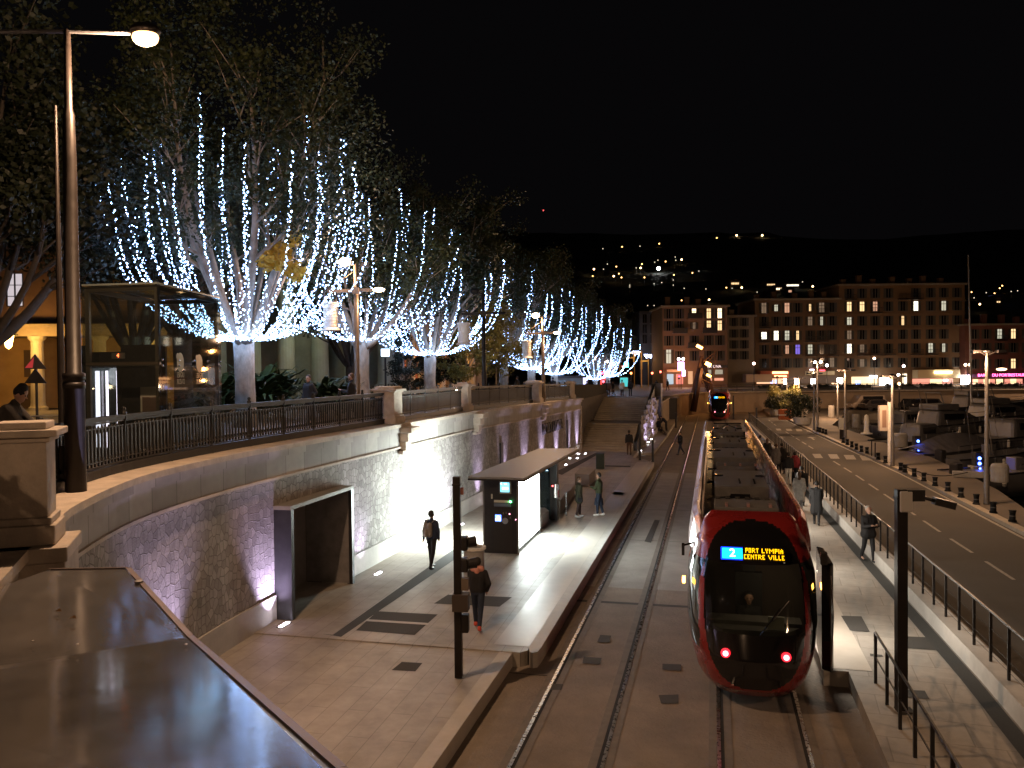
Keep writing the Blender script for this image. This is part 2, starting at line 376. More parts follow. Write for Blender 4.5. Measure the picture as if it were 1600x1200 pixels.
# flush grates, drain channel
def grate(pts, z=ZP+0.005, nm='drain_cover', m=None):
    b = MB(); b.sheet([(G(x,y,z).x, G(x,y,z).y) for x,y in pts], z); return struct(nm, b, m or M_grate)
grate([(590,955),(684,960),(648,992),(556,985)]); grate([(700,929),(800,933),(780,948),(678,943)]); grate([(628,1034),(660,1036),(649,1049),(612,1047)], z=0.305)
_b=MB(); _b.sheet([(p.x,p.y) for p in (G(573,968,ZP),G(670,974,ZP),G(669,977,ZP),G(572,971,ZP))], ZP+.009); struct('drain_cover_strip', _b, M_edge)
grate([(501,990),(520,992),(709,858),(718,852),(734,858),(533,995)], nm='drain_channel')
grate([(1007,846),(1023,812),(1031,813),(1017,848)], z=0.015); grate([(938,992),(955,993),(952,1004),(933,1003)], z=0.015)
grate([(912,1026),(940,1028),(937,1038),(910,1036)], z=0.015); grate([(1035,1037),(1064,1038),(1064,1048),(1035,1046)], z=0.015)
grate([(862,1068),(880,1069),(877,1078),(861,1078)], z=0.015); grate([(1029,1086),(1060,1085),(1060,1099),(1033,1099)], z=0.015)
grate([(960,768),(976,770),(973,774),(957,773)]); grate([(945,727),(985,728),(985,730),(945,729)])
grate([(866,738),(930,708),(936,709),(878,742)], nm='drain_channel')
b = MB(); q=[G(x,y,ZP) for x,y in [(388,1006),(433,965),(470,966),(402,1008)]]; b.sheet([(p.x,p.y) for p in q], ZP+0.004)
# ---- right platform with its ramp, drain and low wall
def rpz(x, y): return ZP if y > 17.9 else max(0.02, ZP - (17.9-y)*0.018)
def wu(v): return lerp_tab([(-5,5.35),(18,5.13),(38,4.75),(90,3.55)], v)      # line of the low wall
vs = [-6, 4, 10, 14, 17.9, 25, 38, 60, 90]
b = MB()
for a, c in zip(vs, vs[1:]):
    xl = lambda v: 2.68 if v < 17.9 else 2.32
    x0 = 2.68 if c <= 17.9 else 2.32
    b.prism([(x0,a),(wu(a),a),(wu(c),c),(x0,c)], -0.02, lambda x, y: rpz(x, y))
struct('right_platform', b, M_platR)
b = MB()
b.prism([(2.20,17.9),(2.317,17.9),(2.317,90),(2.20,90)], -0.02, ZP+0.008)
struct('right_platform_kerb', b, M_edge)
b = MB(); b.sheet([(2.33,18.0),(3.15,18.0),(3.15,56),(2.33,56)], ZP+0.009)
struct('right_edge_strip', b, mat('edge_strip_right', (0.42,0.38,0.33), 0.5, var=0.1, scale=1.5))
b = MB()
for a, c in zip(vs, vs[1:]):
    za = rpz(0,a)+0.006; zc_ = rpz(0,c)+0.006
    b.add([(wu(a)-0.36,a,za),(wu(a)-0.04,a,za),(wu(c)-0.04,c,zc_),(wu(c)-0.36,c,zc_)], [(0,1,2,3)])
struct('right_drain', b, M_grate)
b = MB()
for a, c in zip(vs, vs[1:]):
    b.prism([(wu(a)+0.003,a),(wu(a)+0.42,a),(wu(c)+0.42,c),(wu(c)+0.003,c)], -0.02, 0.70)
tag(b.build('low_wall', mat('pale_concrete', (0.50,0.48,0.45), 0.65, var=0.12, scale=2)), 'long low pale concrete wall carrying the railing between right platform and road', 'low wall')
for pts in ([(1314,962),(1346,963),(1359,987),(1328,985)], [(1412,994),(1457,996),(1473,1016),(1415,1012)], [(1359,1021),(1378,1023),(1380,1026),(1360,1025)], [(1415,1078),(1445,1079),(1452,1092),(1415,1089)]):
    grate(pts, z=ZP+0.012 if pts[0][1] < 1050 else 0.32)

# ---- road and quay
RL = [(5.8,-10),(5.6,20),(5.25,38),(4.5,70),(3.95,92),(4.2,104)]
ra = [G(1600,838,ZR), G(1412.5,741,ZR), G(1274,677.5,ZR), G(1217,650,ZR)]
RR = [(11.9,-10),(11.7,18)] + [(p.x,p.y) for p in ra]
b = MB(); b.prism(RL + RR[::-1], -2.9, ZR); struct('road', b, M_road)
# kerb line (painted) along the right edge
b = MB()
RRx = RR + [(RR[-1][0]-0.6, RR[-1][1]+10)]
for (x0,y0),(x1,y1) in zip(RR, RR[1:]):
    b.prism([(x0+0.003,y0),(x0+0.35,y0),(x1+0.35,y1),(x1+0.003,y1)], -0.02, ZQ-0.004)
struct('road_kerb', b, mat('kerb_stone', (0.42,0.37,0.30), 0.7, var=0.15, scale=2))
b = MB()
for (x0,y0),(x1,y1) in zip(RR, RR[1:]):
    b.add([(x0-0.22,y0,ZR+.004),(x0-0.08,y0,ZR+.004),(x1-0.08,y1,ZR+.004),(x1-0.22,y1,ZR+.004)], [(0,1,2,3)])
for (x0,y0),(x1,y1) in zip(RL[1:], RL[2:]):
    b.add([(x0+0.25,y0,ZR+.004),(x0+0.35,y0,ZR+.004),(x1+0.35,y1,ZR+.004),(x1+0.25,y1,ZR+.004)], [(0,1,2,3)])
struct('road_edge_line', b, M_paint)
def rmid(y):
    xs = lerp_tab([(p[1],p[0]) for p in RL], y), lerp_tab([(p[1],p[0]) for p in RR], y)
    return xs[0] + (xs[1]-xs[0])*0.52
b = MB(); y = 16.0
while y < 100:
    if not (58.0 < y < 63.5 or 83 < y < 89):
        xa, xb = rmid(y), rmid(y+2.3); b.add([(xa-.055,y,ZR+.004),(xa+.055,y,ZR+.004),(xb+.055,y+2.3,ZR+.004),(xb-.055,y+2.3,ZR+.004)], [(0,1,2,3)])
    y += 3.55
struct('lane_dashes', b, M_paint)
def crosswalk(rows, dx):
    for (x0,x1,yt,yb) in rows:
        b = MB(); q = [G(x0,yt,ZR), G(x1-dx,yt,ZR), G(x1,yb,ZR), G(x0+dx,yb,ZR)]
        b.sheet([(p.x,p.y) for p in q], ZR+.005); struct('crosswalk_stripe', b, M_paint)
crosswalk([(1245.5,1259.5,708.8,714.8),(1269,1286,709.3,715.8),(1293.5,1312,709.8,716.8),(1318,1338,711,718),(1343,1363,712.5,719.5)], 4.5)
crosswalk([(1198,1206,669.8,672.3),(1212,1221,669.8,672.6),(1227.5,1238,670,673.2),(1243,1254,670.4,673.8),(1259,1269.5,670.8,674.2)], 2)
# arrows on the road
for (x,y,s) in ((1221,684,1),(1269,685,1)):
    p = G(x,y,ZR); b = MB(); b.sheet([(p.x-.08,p.y-1.4),(p.x+.08,p.y-1.4),(p.x+.08,p.y+.4),(p.x+.4,p.y+.4),(p.x,p.y+1.6),(p.x-.4,p.y+.4),(p.x-.08,p.y+.4)], ZR+.006)
    struct('road_arrow', b, M_paint)
qe = [G(1640,822,ZQ), G(1560,766,ZQ), G(1500,735,ZQ), G(1452,713,ZQ), G(1400,698,ZQ), G(1345,678,ZQ), G(1300,664,ZQ)]
far_b = G(1300,651,ZQ)
RQ = [(x+0.353,y) for x,y in RR]
quay = [(12.2,-10)] + RQ[1:] + [(RQ[-1][0]+0.3,118)] + [(far_b.x+4,118)] + [(p.x,p.y) for p in qe[::-1]] + [(26,18),(26,-10)]
b = MB(); b.prism(quay, -2.8, ZQ); struct('quay_pavement', b, M_quay)
# plaza beyond the road and the far quay under the wall
fq = [(4.3,104.0),(RQ[-1][0]+0.3,118.01),(far_b.x+4,118.01),(140,150),(140,170),(7.1,131)]
b = MB(); b.prism([(7.01,104),(RR[-1][0],104.0),(RQ[-1][0]+0.3,118.01),(60,128),(140,150),(140,175),(7.01,131)], -2.8, 0.40); struct('far_quay', b, M_quay)

# ---- promenade plateau behind the wall, stepping round the stairs
WALL = [(-9.55,61.0),(-9.95,48),(-10.35,35),(-10.6,24),(-10.72,18.5),(-10.62,15.6),(-10.2,12.8)] + [(lambda p: (p.x-.19, p.y+.08))(G(x_,y_,4.72)) for x_,y_ in ((107,790),(57,832),(0,887),(-110,1010),(-330,1290))]
def catmull(pts, n=14):
    out = []
    P_ = [pts[0]] + pts + [pts[-1]]
    for i in range(1, len(P_)-2):
        p0,p1,p2,p3 = [Vector(q) for q in P_[i-1:i+3]]
        for k in range(n):
            t = k/n
            out.append(0.5*((2*p1)+(-p0+p2)*t+(2*p0-5*p1+4*p2-p3)*t*t+(-p0+3*p1-3*p2+p3)*t*t*t))
    out.append(Vector(pts[-1])); return out
WC = catmull(WALL)                              # from the stairs corner towards the camera
arc = [0.0]
for a, c in zip(WC, WC[1:]): arc.append(arc[-1] + (c-a).length)
def wall_at(s):
    """point, unit tangent (towards camera), normal (towards the tracks) at arc s"""
    s = max(0, min(arc[-1]-1e-6, s)); i = 0
    lo, hi = 0, len(arc)-1
    while hi-lo > 1:
        m = (lo+hi)//2
        if arc[m] <= s: lo = m
        else: hi = m
    t = (WC[lo+1]-WC[lo]); L = t.length; p = WC[lo] + t*((s-arc[lo])/L); t = t/L
    # smooth tangent
    q0 = WC[max(0,lo-1)]; q1 = WC[min(len(WC)-1,lo+2)]; t = (q1-q0).normalized()
    return p, t, Vector((-t.y, t.x))
def s_of_v(v):
    for i in range(len(WC)-1):
        if WC[i].y >= v > WC[i+1].y: return arc[i] + (WC[i].y-v)/(WC[i].y-WC[i+1].y)*(arc[i+1]-arc[i])
    return arc[-1]
b = MB(); n = 0
vs_, fs_ = [], []
pp = [wall_at(i*0.8) for i in range(int(arc[-1]/0.8)+1)]
for p, t, nn in pp:
    z = pz(p.y); q = p - nn*0.5
    vs_ += [(q.x, q.y, z), (-95, p.y if p.y > 12 else 12-(12-p.y)*1.5, z)]
for i in range(len(pp)-1): fs_.append((2*i, 2*i+2, 2*i+3, 2*i+1)[::-1])
b.add(vs_, [f[::-1] for f in fs_])
struct('promenade', b, M_prom)
def ub(v): return lerp_tab([(61,-10.3),(79.99,-10.3),(80.0,-5.0),(100,-4.9),(112,-4.0),(119.5,-1),(131,43),(150,120),(300,120)], v)
b = MB(); rows = [61,66,72,79.99,80.0,90,100,106,112,115,119.5,122,126,131,150,300]
vs_ = []; fs_ = []
for v in rows: vs_ += [(ub(v), v, pz(v)), (-95, v, pz(v))]
for i in range(len(rows)-1): fs_.append((2*i, 2*i+2, 2*i+3, 2*i+1))
b.add(vs_, fs_); struct('upper_terrace', b, M_prom)

# ---- stone retaining wall: cellular stone, plinth, frieze, mouldings, coping; recess left for the black portal
rw = thing('retaining_wall', 'long curved pale stone retaining wall with violet uplights below the promenade railing', 'retaining wall', (-10.6, 24, 0))
PV0, PV1 = 18.75, 22.3
sP0, sP1 = s_of_v(PV1), s_of_v(PV0)
ss = sorted(set([i*0.7 for i in range(int(arc[-1]/0.7)+1)] + [sP0, sP1, arc[-1]-1e-4]))
def wall_strip(b, z0f, z1f, out, skip=True, top=False, uvs=None):
    for s0, s1 in zip(ss, ss[1:]):
        p0, t0, n0 = wall_at(s0); p1, t1, n1 = wall_at(s1)
        inp = skip and s0 >= sP0-1e-6 and s1 <= sP1+1e-6
        za0, za1 = z0f(p0.y), z0f(p1.y)
        if inp: za0 = za1 = max(za0, 3.12)
        if inp and za0 > z1f(p0.y): continue
        zb0, zb1 = z1f(p0.y), z1f(p1.y)
        a = p0 + n0*out; c = p1 + n1*out
        o = len(b.v); b.add([(a.x,a.y,za0),(c.x,c.y,za1),(c.x,c.y,zb1),(a.x,a.y,zb0)], [(0,1,2,3)])
        if uvs is not None: uvs += [(s0,za0),(s1,za1),(s1,zb1),(s0,zb0)]
        if top:
            d = top; e0 = p0 + n0*(out-d); e1 = p1 + n1*(out-d)
            b.add([(a.x,a.y,zb0),(c.x,c.y,zb1),(e1.x,e1.y,zb1),(e0.x,e0.y,zb0)], [(0,1,2,3)])
            b.add([(a.x,a.y,za0),(c.x,c.y,za1),(e1.x,e1.y,za1),(e0.x,e0.y,za0)], [(3,2,1,0)])
            if uvs is not None: uvs += [(s0,zb0),(s1,zb1),(s1,zb1+d),(s0,zb0+d),(s0,za0),(s1,za1),(s1,za1-d),(s0,za0-d)]
def setuv(o, uvs):
    me = o.data; l = me.uv_layers.new(name='UVMap')
    for poly in me.polygons:
        for li in poly.loop_indices: l.data[li].uv = uvs[me.loops[li].vertex_index]
def wpart(name, m, *a, **k):
    b = MB(); uv = []; wall_strip(b, *a, uvs=uv, **k); o = b.build(name, m, rw, world=True); setuv(o, uv); return o
ctop = lambda v: pz(v)+0.12
wpart('stonework', M_hexwall, lambda v: 0.95, lambda v: ctop(v)-0.86, 0.0)
M_plinth = mat('plinth_stone', (0.40,0.375,0.345), 0.75, var=0.15, scale=1.4, bump=0.2)
wpart('plinth', M_plinth, lambda v: 0.30, lambda v: 0.953, 0.05, top=0.06)
M_ashl = bpy.data.materials.new('frieze_blocks'); M_ashl.use_nodes = True
_nt = M_ashl.node_tree; _bs = _nt.nodes['Principled BSDF']; _uv = _nt.nodes.new('ShaderNodeTexCoord'); _br = _nt.nodes.new('ShaderNodeTexBrick')
_br.inputs['Scale'].default_value = 1; _br.inputs['Brick Width'].default_value = 0.95; _br.inputs['Row Height'].default_value = 5; _br.offset = 0
_br.inputs['Color1'].default_value = (0.43,0.40,0.37,1); _br.inputs['Color2'].default_value = (0.30,0.28,0.26,1); _br.inputs['Mortar'].default_value = (0.16,0.15,0.14,1); _br.inputs['Mortar Size'].default_value = 0.01
_nt.links.new(_uv.outputs['UV'], _br.inputs[0]); _nz = _nt.nodes.new('ShaderNodeTexNoise'); _nz.inputs['Scale'].default_value = 3; _nz.inputs['Detail'].default_value = 8
_nt.links.new(_uv.outputs['UV'], _nz.inputs['Vector']); _mr = _nt.nodes.new('ShaderNodeMapRange'); _mr.inputs[3].default_value = 0.75; _mr.inputs[4].default_value = 1.2
_nt.links.new(_nz.outputs['Fac'], _mr.inputs[0]); _vm = _nt.nodes.new('ShaderNodeVectorMath'); _vm.operation = 'SCALE'
_nt.links.new(_br.outputs['Color'], _vm.inputs[0]); _nt.links.new(_mr.outputs[0], _vm.inputs['Scale']); _nt.links.new(_vm.outputs[0], _bs.inputs['Base Color']); _bs.inputs['Roughness'].default_value = 0.8
wpart('frieze', M_ashl, lambda v: ctop(v)-0.80, lambda v: ctop(v)-0.30, 0.045, skip=False, top=0.05)
wpart('moulding', M_coping, lambda v: ctop(v)-0.86, lambda v: ctop(v)-0.797, 0.10, skip=False, top=0.11)
wpart('cornice', M_ashl, lambda v: ctop(v)-0.302, lambda v: ctop(v)-0.12, 0.12, skip=False, top=0.3)
wpart('coping', M_coping, lambda v: ctop(v)-0.12, lambda v: ctop(v), 0.22, skip=False, top=0.95)
# cut-stone corner by the stairs
b = MB()
for i in range(11):
    z = 0.33 + i*0.31; w = 0.34 if i % 2 else 0.24
    b.box(-9.62, -9.46, 61.0-w, 61.06, z, z+0.30)
b.build('corner_stone', M_coping, rw, world=True, bevel=0.02)
# raised letters on the wall
def text_mesh(s, size, ext, name, m, parent=None, font_spacing=1.0):
    c = bpy.data.curves.new(name, 'FONT'); c.body = s; c.size = size; c.extrude = ext; c.align_x = 'CENTER'; c.align_y = 'CENTER'; c.space_character = font_spacing
    o = bpy.data.objects.new(name, c); COL.objects.link(o); c.materials.append(m)
    dg = bpy.context.evaluated_depsgraph_get(); me = bpy.data.meshes.new_from_object(o.evaluated_get(dg)); bpy.data.objects.remove(o)
    o = bpy.data.objects.new(name, me); COL.objects.link(o)
    if parent is not None: o.parent = parent
    return o
tm = text_mesh('PORT LYMPIA', 0.95, 0.05, 'lettering', mat('letter_iron', (0.03,0.028,0.03), 0.6), rw, 1.08)
tm.location = Vector((-9.78, 51.2, 2.85)) - rw.location; tm.rotation_euler = (pi/2, 0, radians(88.2)); tm.scale = (0.92,1,1)
for v, z0, z1 in ((39.6,0.9,2.9),(55.9,1.1,3.0)):
    p, t, nn = wall_at(s_of_v(v)); b = MB(); b.obox((p.x+nn.x*0.03, p.y, (z0+z1)/2), (0.10, 0.42, z1-z0)); b.build('slit_vent', M_darkgrey, rw, world=True)
# brackets under the pedestals
for v in (27.0, 35.4, 48.4):
    p, t, nn = wall_at(s_of_v(v)); rz = atan2(nn.y, nn.x); b = MB(); zt = ctop(p.y)
    b.obox((p.x+nn.x*.30, p.y+nn.y*.30, zt-0.22), (0.5, 0.85, 0.2), rz)
    b.obox((p.x+nn.x*.20, p.y+nn.y*.20, zt-0.47), (0.36, 0.62, 0.32), rz)
    b.obox((p.x+nn.x*.14, p.y+nn.y*.14, zt-0.78), (0.26, 0.5, 0.3), rz)
    b.obox((p.x+nn.x*.10, p.y+nn.y*.10, zt-1.0), (0.2, 0.7, 0.12), rz)
    b.build('bracket', M_coping, rw, world=True, bevel=0.03)

# ---- black portal set in the wall (door to the lift)
pt = thing('metal_portal', 'black metal door portal with pale top set into the curved stone wall', 'portal', (-10.6, 20.6, ZP))
PU = -10.24
b = MB(); b.box(-12.9, PU, 18.66, 18.80, ZP, 3.10); b.build('side_panel', M_darkgrey, pt, world=True)
b = MB(); b.box(-12.9, PU, 22.22, 22.36, ZP, 3.10); b.build('side_panel', M_darkgrey, pt, world=True)
b = MB(); b.box(-12.9, PU+0.004, 18.64, 22.38, 3.103, 3.20); b.build('top_slab', mat('portal_top', (0.20,0.185,0.16), 0.6, var=0.15, scale=2), pt, world=True)
b = MB(); b.box(-11.75, -11.705, 18.81, 22.2, ZP, 3.10); b.build('door_panel', mat('portal_back', (0.20,0.195,0.20), 0.4, 0.2, var=0.2, scale=2), pt, world=True)
b = MB(); b.box(-11.70, PU-0.1, 22.205, 22.216, ZP+.02, 3.05); b.build('inner_panel', mat('portal_inner', (0.22,0.21,0.215), 0.45, 0.2, var=0.2, scale=3), pt, world=True)
b = MB(); b.box(-11.2, -10.4, 22.17, 22.2, ZP+0.002, ZP+0.03); b.build('threshold', M_concrete, pt, world=True)

# ---- stairs up to the promenade
st = thing('wide_staircase', 'wide stone staircase in two flights rising from platform to promenade', 'stairs', (-7.9, 61, ZP))
M_stair = mat('stair_stone', (0.36,0.31,0.24), 0.8, var=0.18, scale=1.2, bump=0.2)
z = ZP; v = 61.2; b = MB(); n1 = 12; n2 = 12; rise = (pz(80)-ZP)/(n1+n2)
for i in range(n1): b.box(-9.95, -5.82, v, v+0.52, -0.02, z+rise); v += 0.52; z += rise
b.build('lower_flight', M_stair, st, world=True)
b = MB(); b.box(-9.95, -5.82, v+0.002, v+3.4, -0.02, z); b.build('landing', M_coping, st, world=True); v += 3.4
b = MB()
for i in range(n2): b.box(-9.95, -5.82, v+0.002, v+0.60, -0.02, z+rise); v += 0.60; z += rise
b.box(-9.95,-5.82, v+0.002, 80.0, -0.02, z-0.003)
b.build('upper_flight', M_stair, st, world=True)
b = MB(); b.box(-10.32,-9.952, 61.06, 80.3, -0.02, 4.1); tag(b.build('stair_side_wall', mat('dark_stone', (0.085,0.075,0.07), 0.8, var=0.3, scale=2, bump=0.3)), 'dark side wall on the left of the wide staircase', 'wall')
b = MB(); b.prism([(-10.30,61.1),(-9.97,61.1),(-9.97,79.9),(-10.30,79.9)], lambda x,y: 4.103, lambda x,y: pz(y)+1.15 if y<200 else 0)
tag(b.build('stair_parapet', mat('hedge_panel', (0.035,0.034,0.028), 0.9, var=0.4, scale=6, bump=0.6)), 'dark solid parapet above the left side wall of the staircase', 'parapet')

# ---- rock-block wall lit violet on the right of the stairs
bw = thing('block_wall', 'tapering wall of rough violet-lit blocks right of the staircase', 'block wall', (-5.5, 74, 0))
b = MB(); b.prism([(-5.78,62.6),(-5.55,62.6),(-5.55,84),(-5.78,84)], -0.02, lambda x,y: lerp_tab([(62,0.6),(66,2.6),(80,4.6),(84,4.9)], y)); b.build('core', M_darkgrey, bw, world=True)
b = MB(); random.seed(3)
for r in range(11):
    y = 66.0 + random.uniform(0, .6); z0 = 0.03 + r*0.33
    while y < 83:
        w = random.uniform(0.7, 1.5)
        if z0 + 0.3 < lerp_tab([(62,0.6),(66,2.6),(80,4.6),(84,4.9)], y): b.box(-5.56, -5.56+random.uniform(.05,.40), y, y+w-0.05, z0, z0+0.31)
        y += w
b.build('block_facing', mat('block_stone', (0.42,0.40,0.40), 0.8, var=0.25, scale=3, bump=0.4), bw, world=True, bevel=0.02)
b = MB(); b.box(-5.9,-5.0,83.6,86.5,-0.02,4.9); b.build('end_block', M_darkgrey, bw, world=True)

# ---- the far wall across the harbour end
fw = [(-5.2,86.5),(-5.0,100),(-4.0,112),(-1,119.5),(10,124),(43,132),(80,143),(120,158)]
b = MB()
for (x0,y0),(x1,y1) in zip(fw, fw[1:]):
    d = Vector((x1-x0,y1-y0)).normalized(); nn = Vector((-d.y,d.x))*0.6
    b.prism([(x0,y0),(x1,y1),(x1+nn.x,y1+nn.y),(x0+nn.x,y0+nn.y)], -0.5, lambda x,y: 2.80)
tag(b.build('harbour_wall', mat('harbour_wall_stone', (0.40,0.31,0.23), 0.85, scale=0.15, bump=0.3, bscale=5, col2=(0.25,0.19,0.14), det=9)), 'long high brown quay wall across the end of the harbour', 'quay wall')
b = MB()
for (x0,y0),(x1,y1) in zip(fw, fw[1:]):
    d = Vector((x1-x0,y1-y0)).normalized(); nn = Vector((-d.y,d.x))
    b.prism([(x0-nn.x*.12,y0-nn.y*.12),(x1-nn.x*.12,y1-nn.y*.12),(x1+nn.x*.7,y1+nn.y*.7),(x0+nn.x*.7,y0+nn.y*.7)], 2.803, 2.93)
tag(b.build('wall_coping', M_coping), 'pale stone coping along the top of the high brown quay wall', 'coping')
b = MB()
for (x0,y0),(x1,y1) in zip(fw[3:], fw[4:]):
    L = Vector((x1-x0,y1-y0)).length; n = int(L/2)
    for i in range(n):
        t = i/n; b.box(x0+(x1-x0)*t-.03, x0+(x1-x0)*t+.03, y0+(y1-y0)*t+.3, y0+(y1-y0)*t+.36, 2.93, 3.9)
    for h in (3.9, 3.57, 3.25): b.tube([(x0,y0+.33,h),(x1,y1+.33,h)], 0.03, 5)
tag(b.build('quay_railing', M_iron), 'thin dark railing on top of the high brown quay wall', 'railing')

# ---- hillside
b = MB(); vs_=[]; fs_=[]
def hz(D): return 3.0 + (D-240)*0.22
nx, ny = 40, 30
axd = Vector((-sin(YAW), cos(YAW))); axr = Vector((cos(YAW), sin(YAW)))
for j in range(ny+1):
    D = 240 + (1150-240)*j/ny
    for i in range(nx+1):
        X = -900 + 2000*i/nx; q = axd*D + axr*X
        vs_.append((q.x,q.y, min(hz(D), 168+16*sin(i*.42)+7*sin(i*1.1+1)) + 2.5*sin(i*1.7+j)*cos(j*1.3)*(1 if j else 0) - 3.0))
for j in range(ny):
    for i in range(nx): a=j*(nx+1)+i; fs_.append((a,a+1,a+nx+2,a+nx+1))
b.add(vs_,fs_); struct('hillside', b, mat('hill_scrub', (0.035,0.04,0.03), 0.95, var=0.4, scale=0.05))
# ============================================================ RAILINGS AND PEDESTALS ON THE WALL
BACK = -0.46                                # rail line behind the wall face
def rail_pt(s, z, out=BACK):
    p, t, nn = wall_at(s); q = p + nn*out; return Vector((q.x, q.y, ctop(p.y)+z))
def pedestal(s, w, h, label, name='stone_pedestal', capw=0.12, rz=None):
    p, t, nn = wall_at(s); q = p + nn*BACK; rz = atan2(t.y, t.x) if rz is None else rz
    d = thing(name, label, 'pedestal', (q.x, q.y, ctop(p.y)), rz, 'stone pedestals in the railing')
    b = MB(); b.box(-w/2-.08,w/2+.08,-w/2-.08,w/2+.08,0.002,0.22); b.box(-w/2-.04,w/2+.04,-w/2-.04,w/2+.04,0.22,0.30); b.build('base', M_coping, d, bevel=0.015)
    b = MB(); b.box(-w/2,w/2,-w/2,w/2,0.30,h-0.16); b.build('shaft', M_coping, d, bevel=0.01)
    b = MB(); b.box(-w/2-.04,w/2+.04,-w/2-.04,w/2+.04,h-.16,h-.10); b.box(-w/2-capw,w/2+capw,-w/2-capw,w/2+capw,h-.10,h-.02); b.box(-w/2,w/2,-w/2,w/2,h-.02,h+.06)
    b.build('cap', M_coping, d, bevel=0.015); return d
def picket(b, p0, p1, up0, up1):
    """ornamental panel between two rail points: pickets with arched heads and pierced feet"""
    L = (p1-p0).length; n = max(3, int(L/0.125)); d = (p1-p0)/n; ang = atan2(d.y, d.x)
    for i in range(n):
        c = p0 + d*(i+0.5)
        b.obox((c.x,c.y,c.z+0.55), (0.05,0.03,0.66), ang)
    def zig(h0, h1):
        for i in range(n):
            a = p0 + d*i; m = p0 + d*(i+0.5); e = p0 + d*(i+1)
            b.tube([(a.x,a.y,a.z+h0),(m.x,m.y,m.z+h1),(e.x,e.y,e.z+h0)], 0.016, 4, caps=False)
    zig(0.80, 0.92); zig(0.36, 0.25)
    for h, t_ in ((0.97,0.03),(0.20,0.03),(0.88,0.02),(0.29,0.02)):
        m = (p0+p1)/2; b.obox((m.x,m.y,m.z+h), (L, 0.035, t_), ang)
def iron_run(s0, s1, label, step=1.65, m=None, rail_m=None):
    n = max(1, round((s1-s0)/step)); c = rail_pt((s0+s1)/2, 0); m = m or M_iron
    d = thing('iron_railing', label, 'railing', c, 0, 'iron railings along the promenade')
    k = s0; pts = []
    while k < s1: pts.append(rail_pt(k, 1.06)); k += 0.4
    pts.append(rail_pt(s1, 1.06))
    b = MB()
    for a, e in zip(pts, pts[1:]):
        mm = (a+e)/2; ang = atan2(e.y-a.y, e.x-a.x); L = (e-a).length+0.004
        b.obox((mm.x,mm.y,mm.z), (L,0.12,0.035), ang); b.obox((mm.x,mm.y,mm.z-0.045), (L,0.075,0.05), ang)
    b.build('top_rail', m, d, world=True)
    b = MB()
    for a, e in zip(pts, pts[1:]):
        mm = (a+e)/2; ang = atan2(e.y-a.y, e.x-a.x); L = (e-a).length+0.004
        b.obox((mm.x,mm.y,mm.z-0.975), (L,0.10,0.16), ang); b.obox((mm.x,mm.y,mm.z-0.905), (L,0.13,0.03), ang)
    b.build('bottom_rail', m, d, world=True)
    for i in range(n):
        a, e = s0+(s1-s0)*i/n, s0+(s1-s0)*(i+1)/n
        b = MB(); picket(b, rail_pt(a+.04,0), rail_pt(e-.04,0), 0, 0); b.build('picket_panel', m, d, world=True)
        if i:
            q = rail_pt(a, 0); b = MB()
            b.lathe([(0.05,0),(0.05,0.14),(0.034,0.17),(0.034,0.95),(0.05,0.98),(0.052,1.12),(0.03,1.14),(0.045,1.18),(0.03,1.215),(0.004,1.225)], q, 10); b.build('post', m, d, world=True, smooth=True)
    return d
sv = s_of_v
s_big = sv(7.6)
peds = [(27.0,0.72,1.22,'pale stone pedestal in the railing with wide white cap above bracket, beside lantern post'),
        (35.4,0.5,1.2,'slim pale stone pedestal in the railing beside the unlit lantern post'),
        (48.4,0.8,1.25,'pale stone pedestal with rounded cap further along the railing, third from camera'),
        (59.6,0.5,1.2,'last narrow stone pedestal of the railing at the stair corner')]
s_ped = sv(8.1)
for v, w, h, l in peds: pedestal(sv(v), w, h, l)
_pd = pedestal(s_ped, 0.52, 1.28, 'big square stone pedestal with pale slab cap beside the near tall lamp post')
_q = P(36,600,9.15); _pd.location = (_q.x,_q.y,4.72)
b = MB(); b.box(-.52,.50,-.5,.48,-.16,0.0); b.box(-.49,.47,-.47,.45,-.8,-.163); b.build('projecting_slab', M_coping, _pd, bevel=.015)
iron_run(sv(26.5), s_ped+0.5, 'black ornamental iron railing curving from near lamp post to lantern pedestal')
iron_run(sv(35.0), sv(27.5), 'grey ornamental iron railing between the lantern pedestal and slim pedestal', m=mat('iron_grey', (0.05,0.058,0.06), 0.45, 0.0, var=0.2, scale=8))
iron_run(sv(47.9), sv(35.8), 'dark iron railing between the slim pedestal and rounded cap pedestal')
iron_run(sv(59.2), sv(48.9), 'far dark iron railing ending at the stair corner pedestal')
iron_run(s_ped+0.5, s_ped+4.5, 'short dark iron railing at the left edge of the photo')
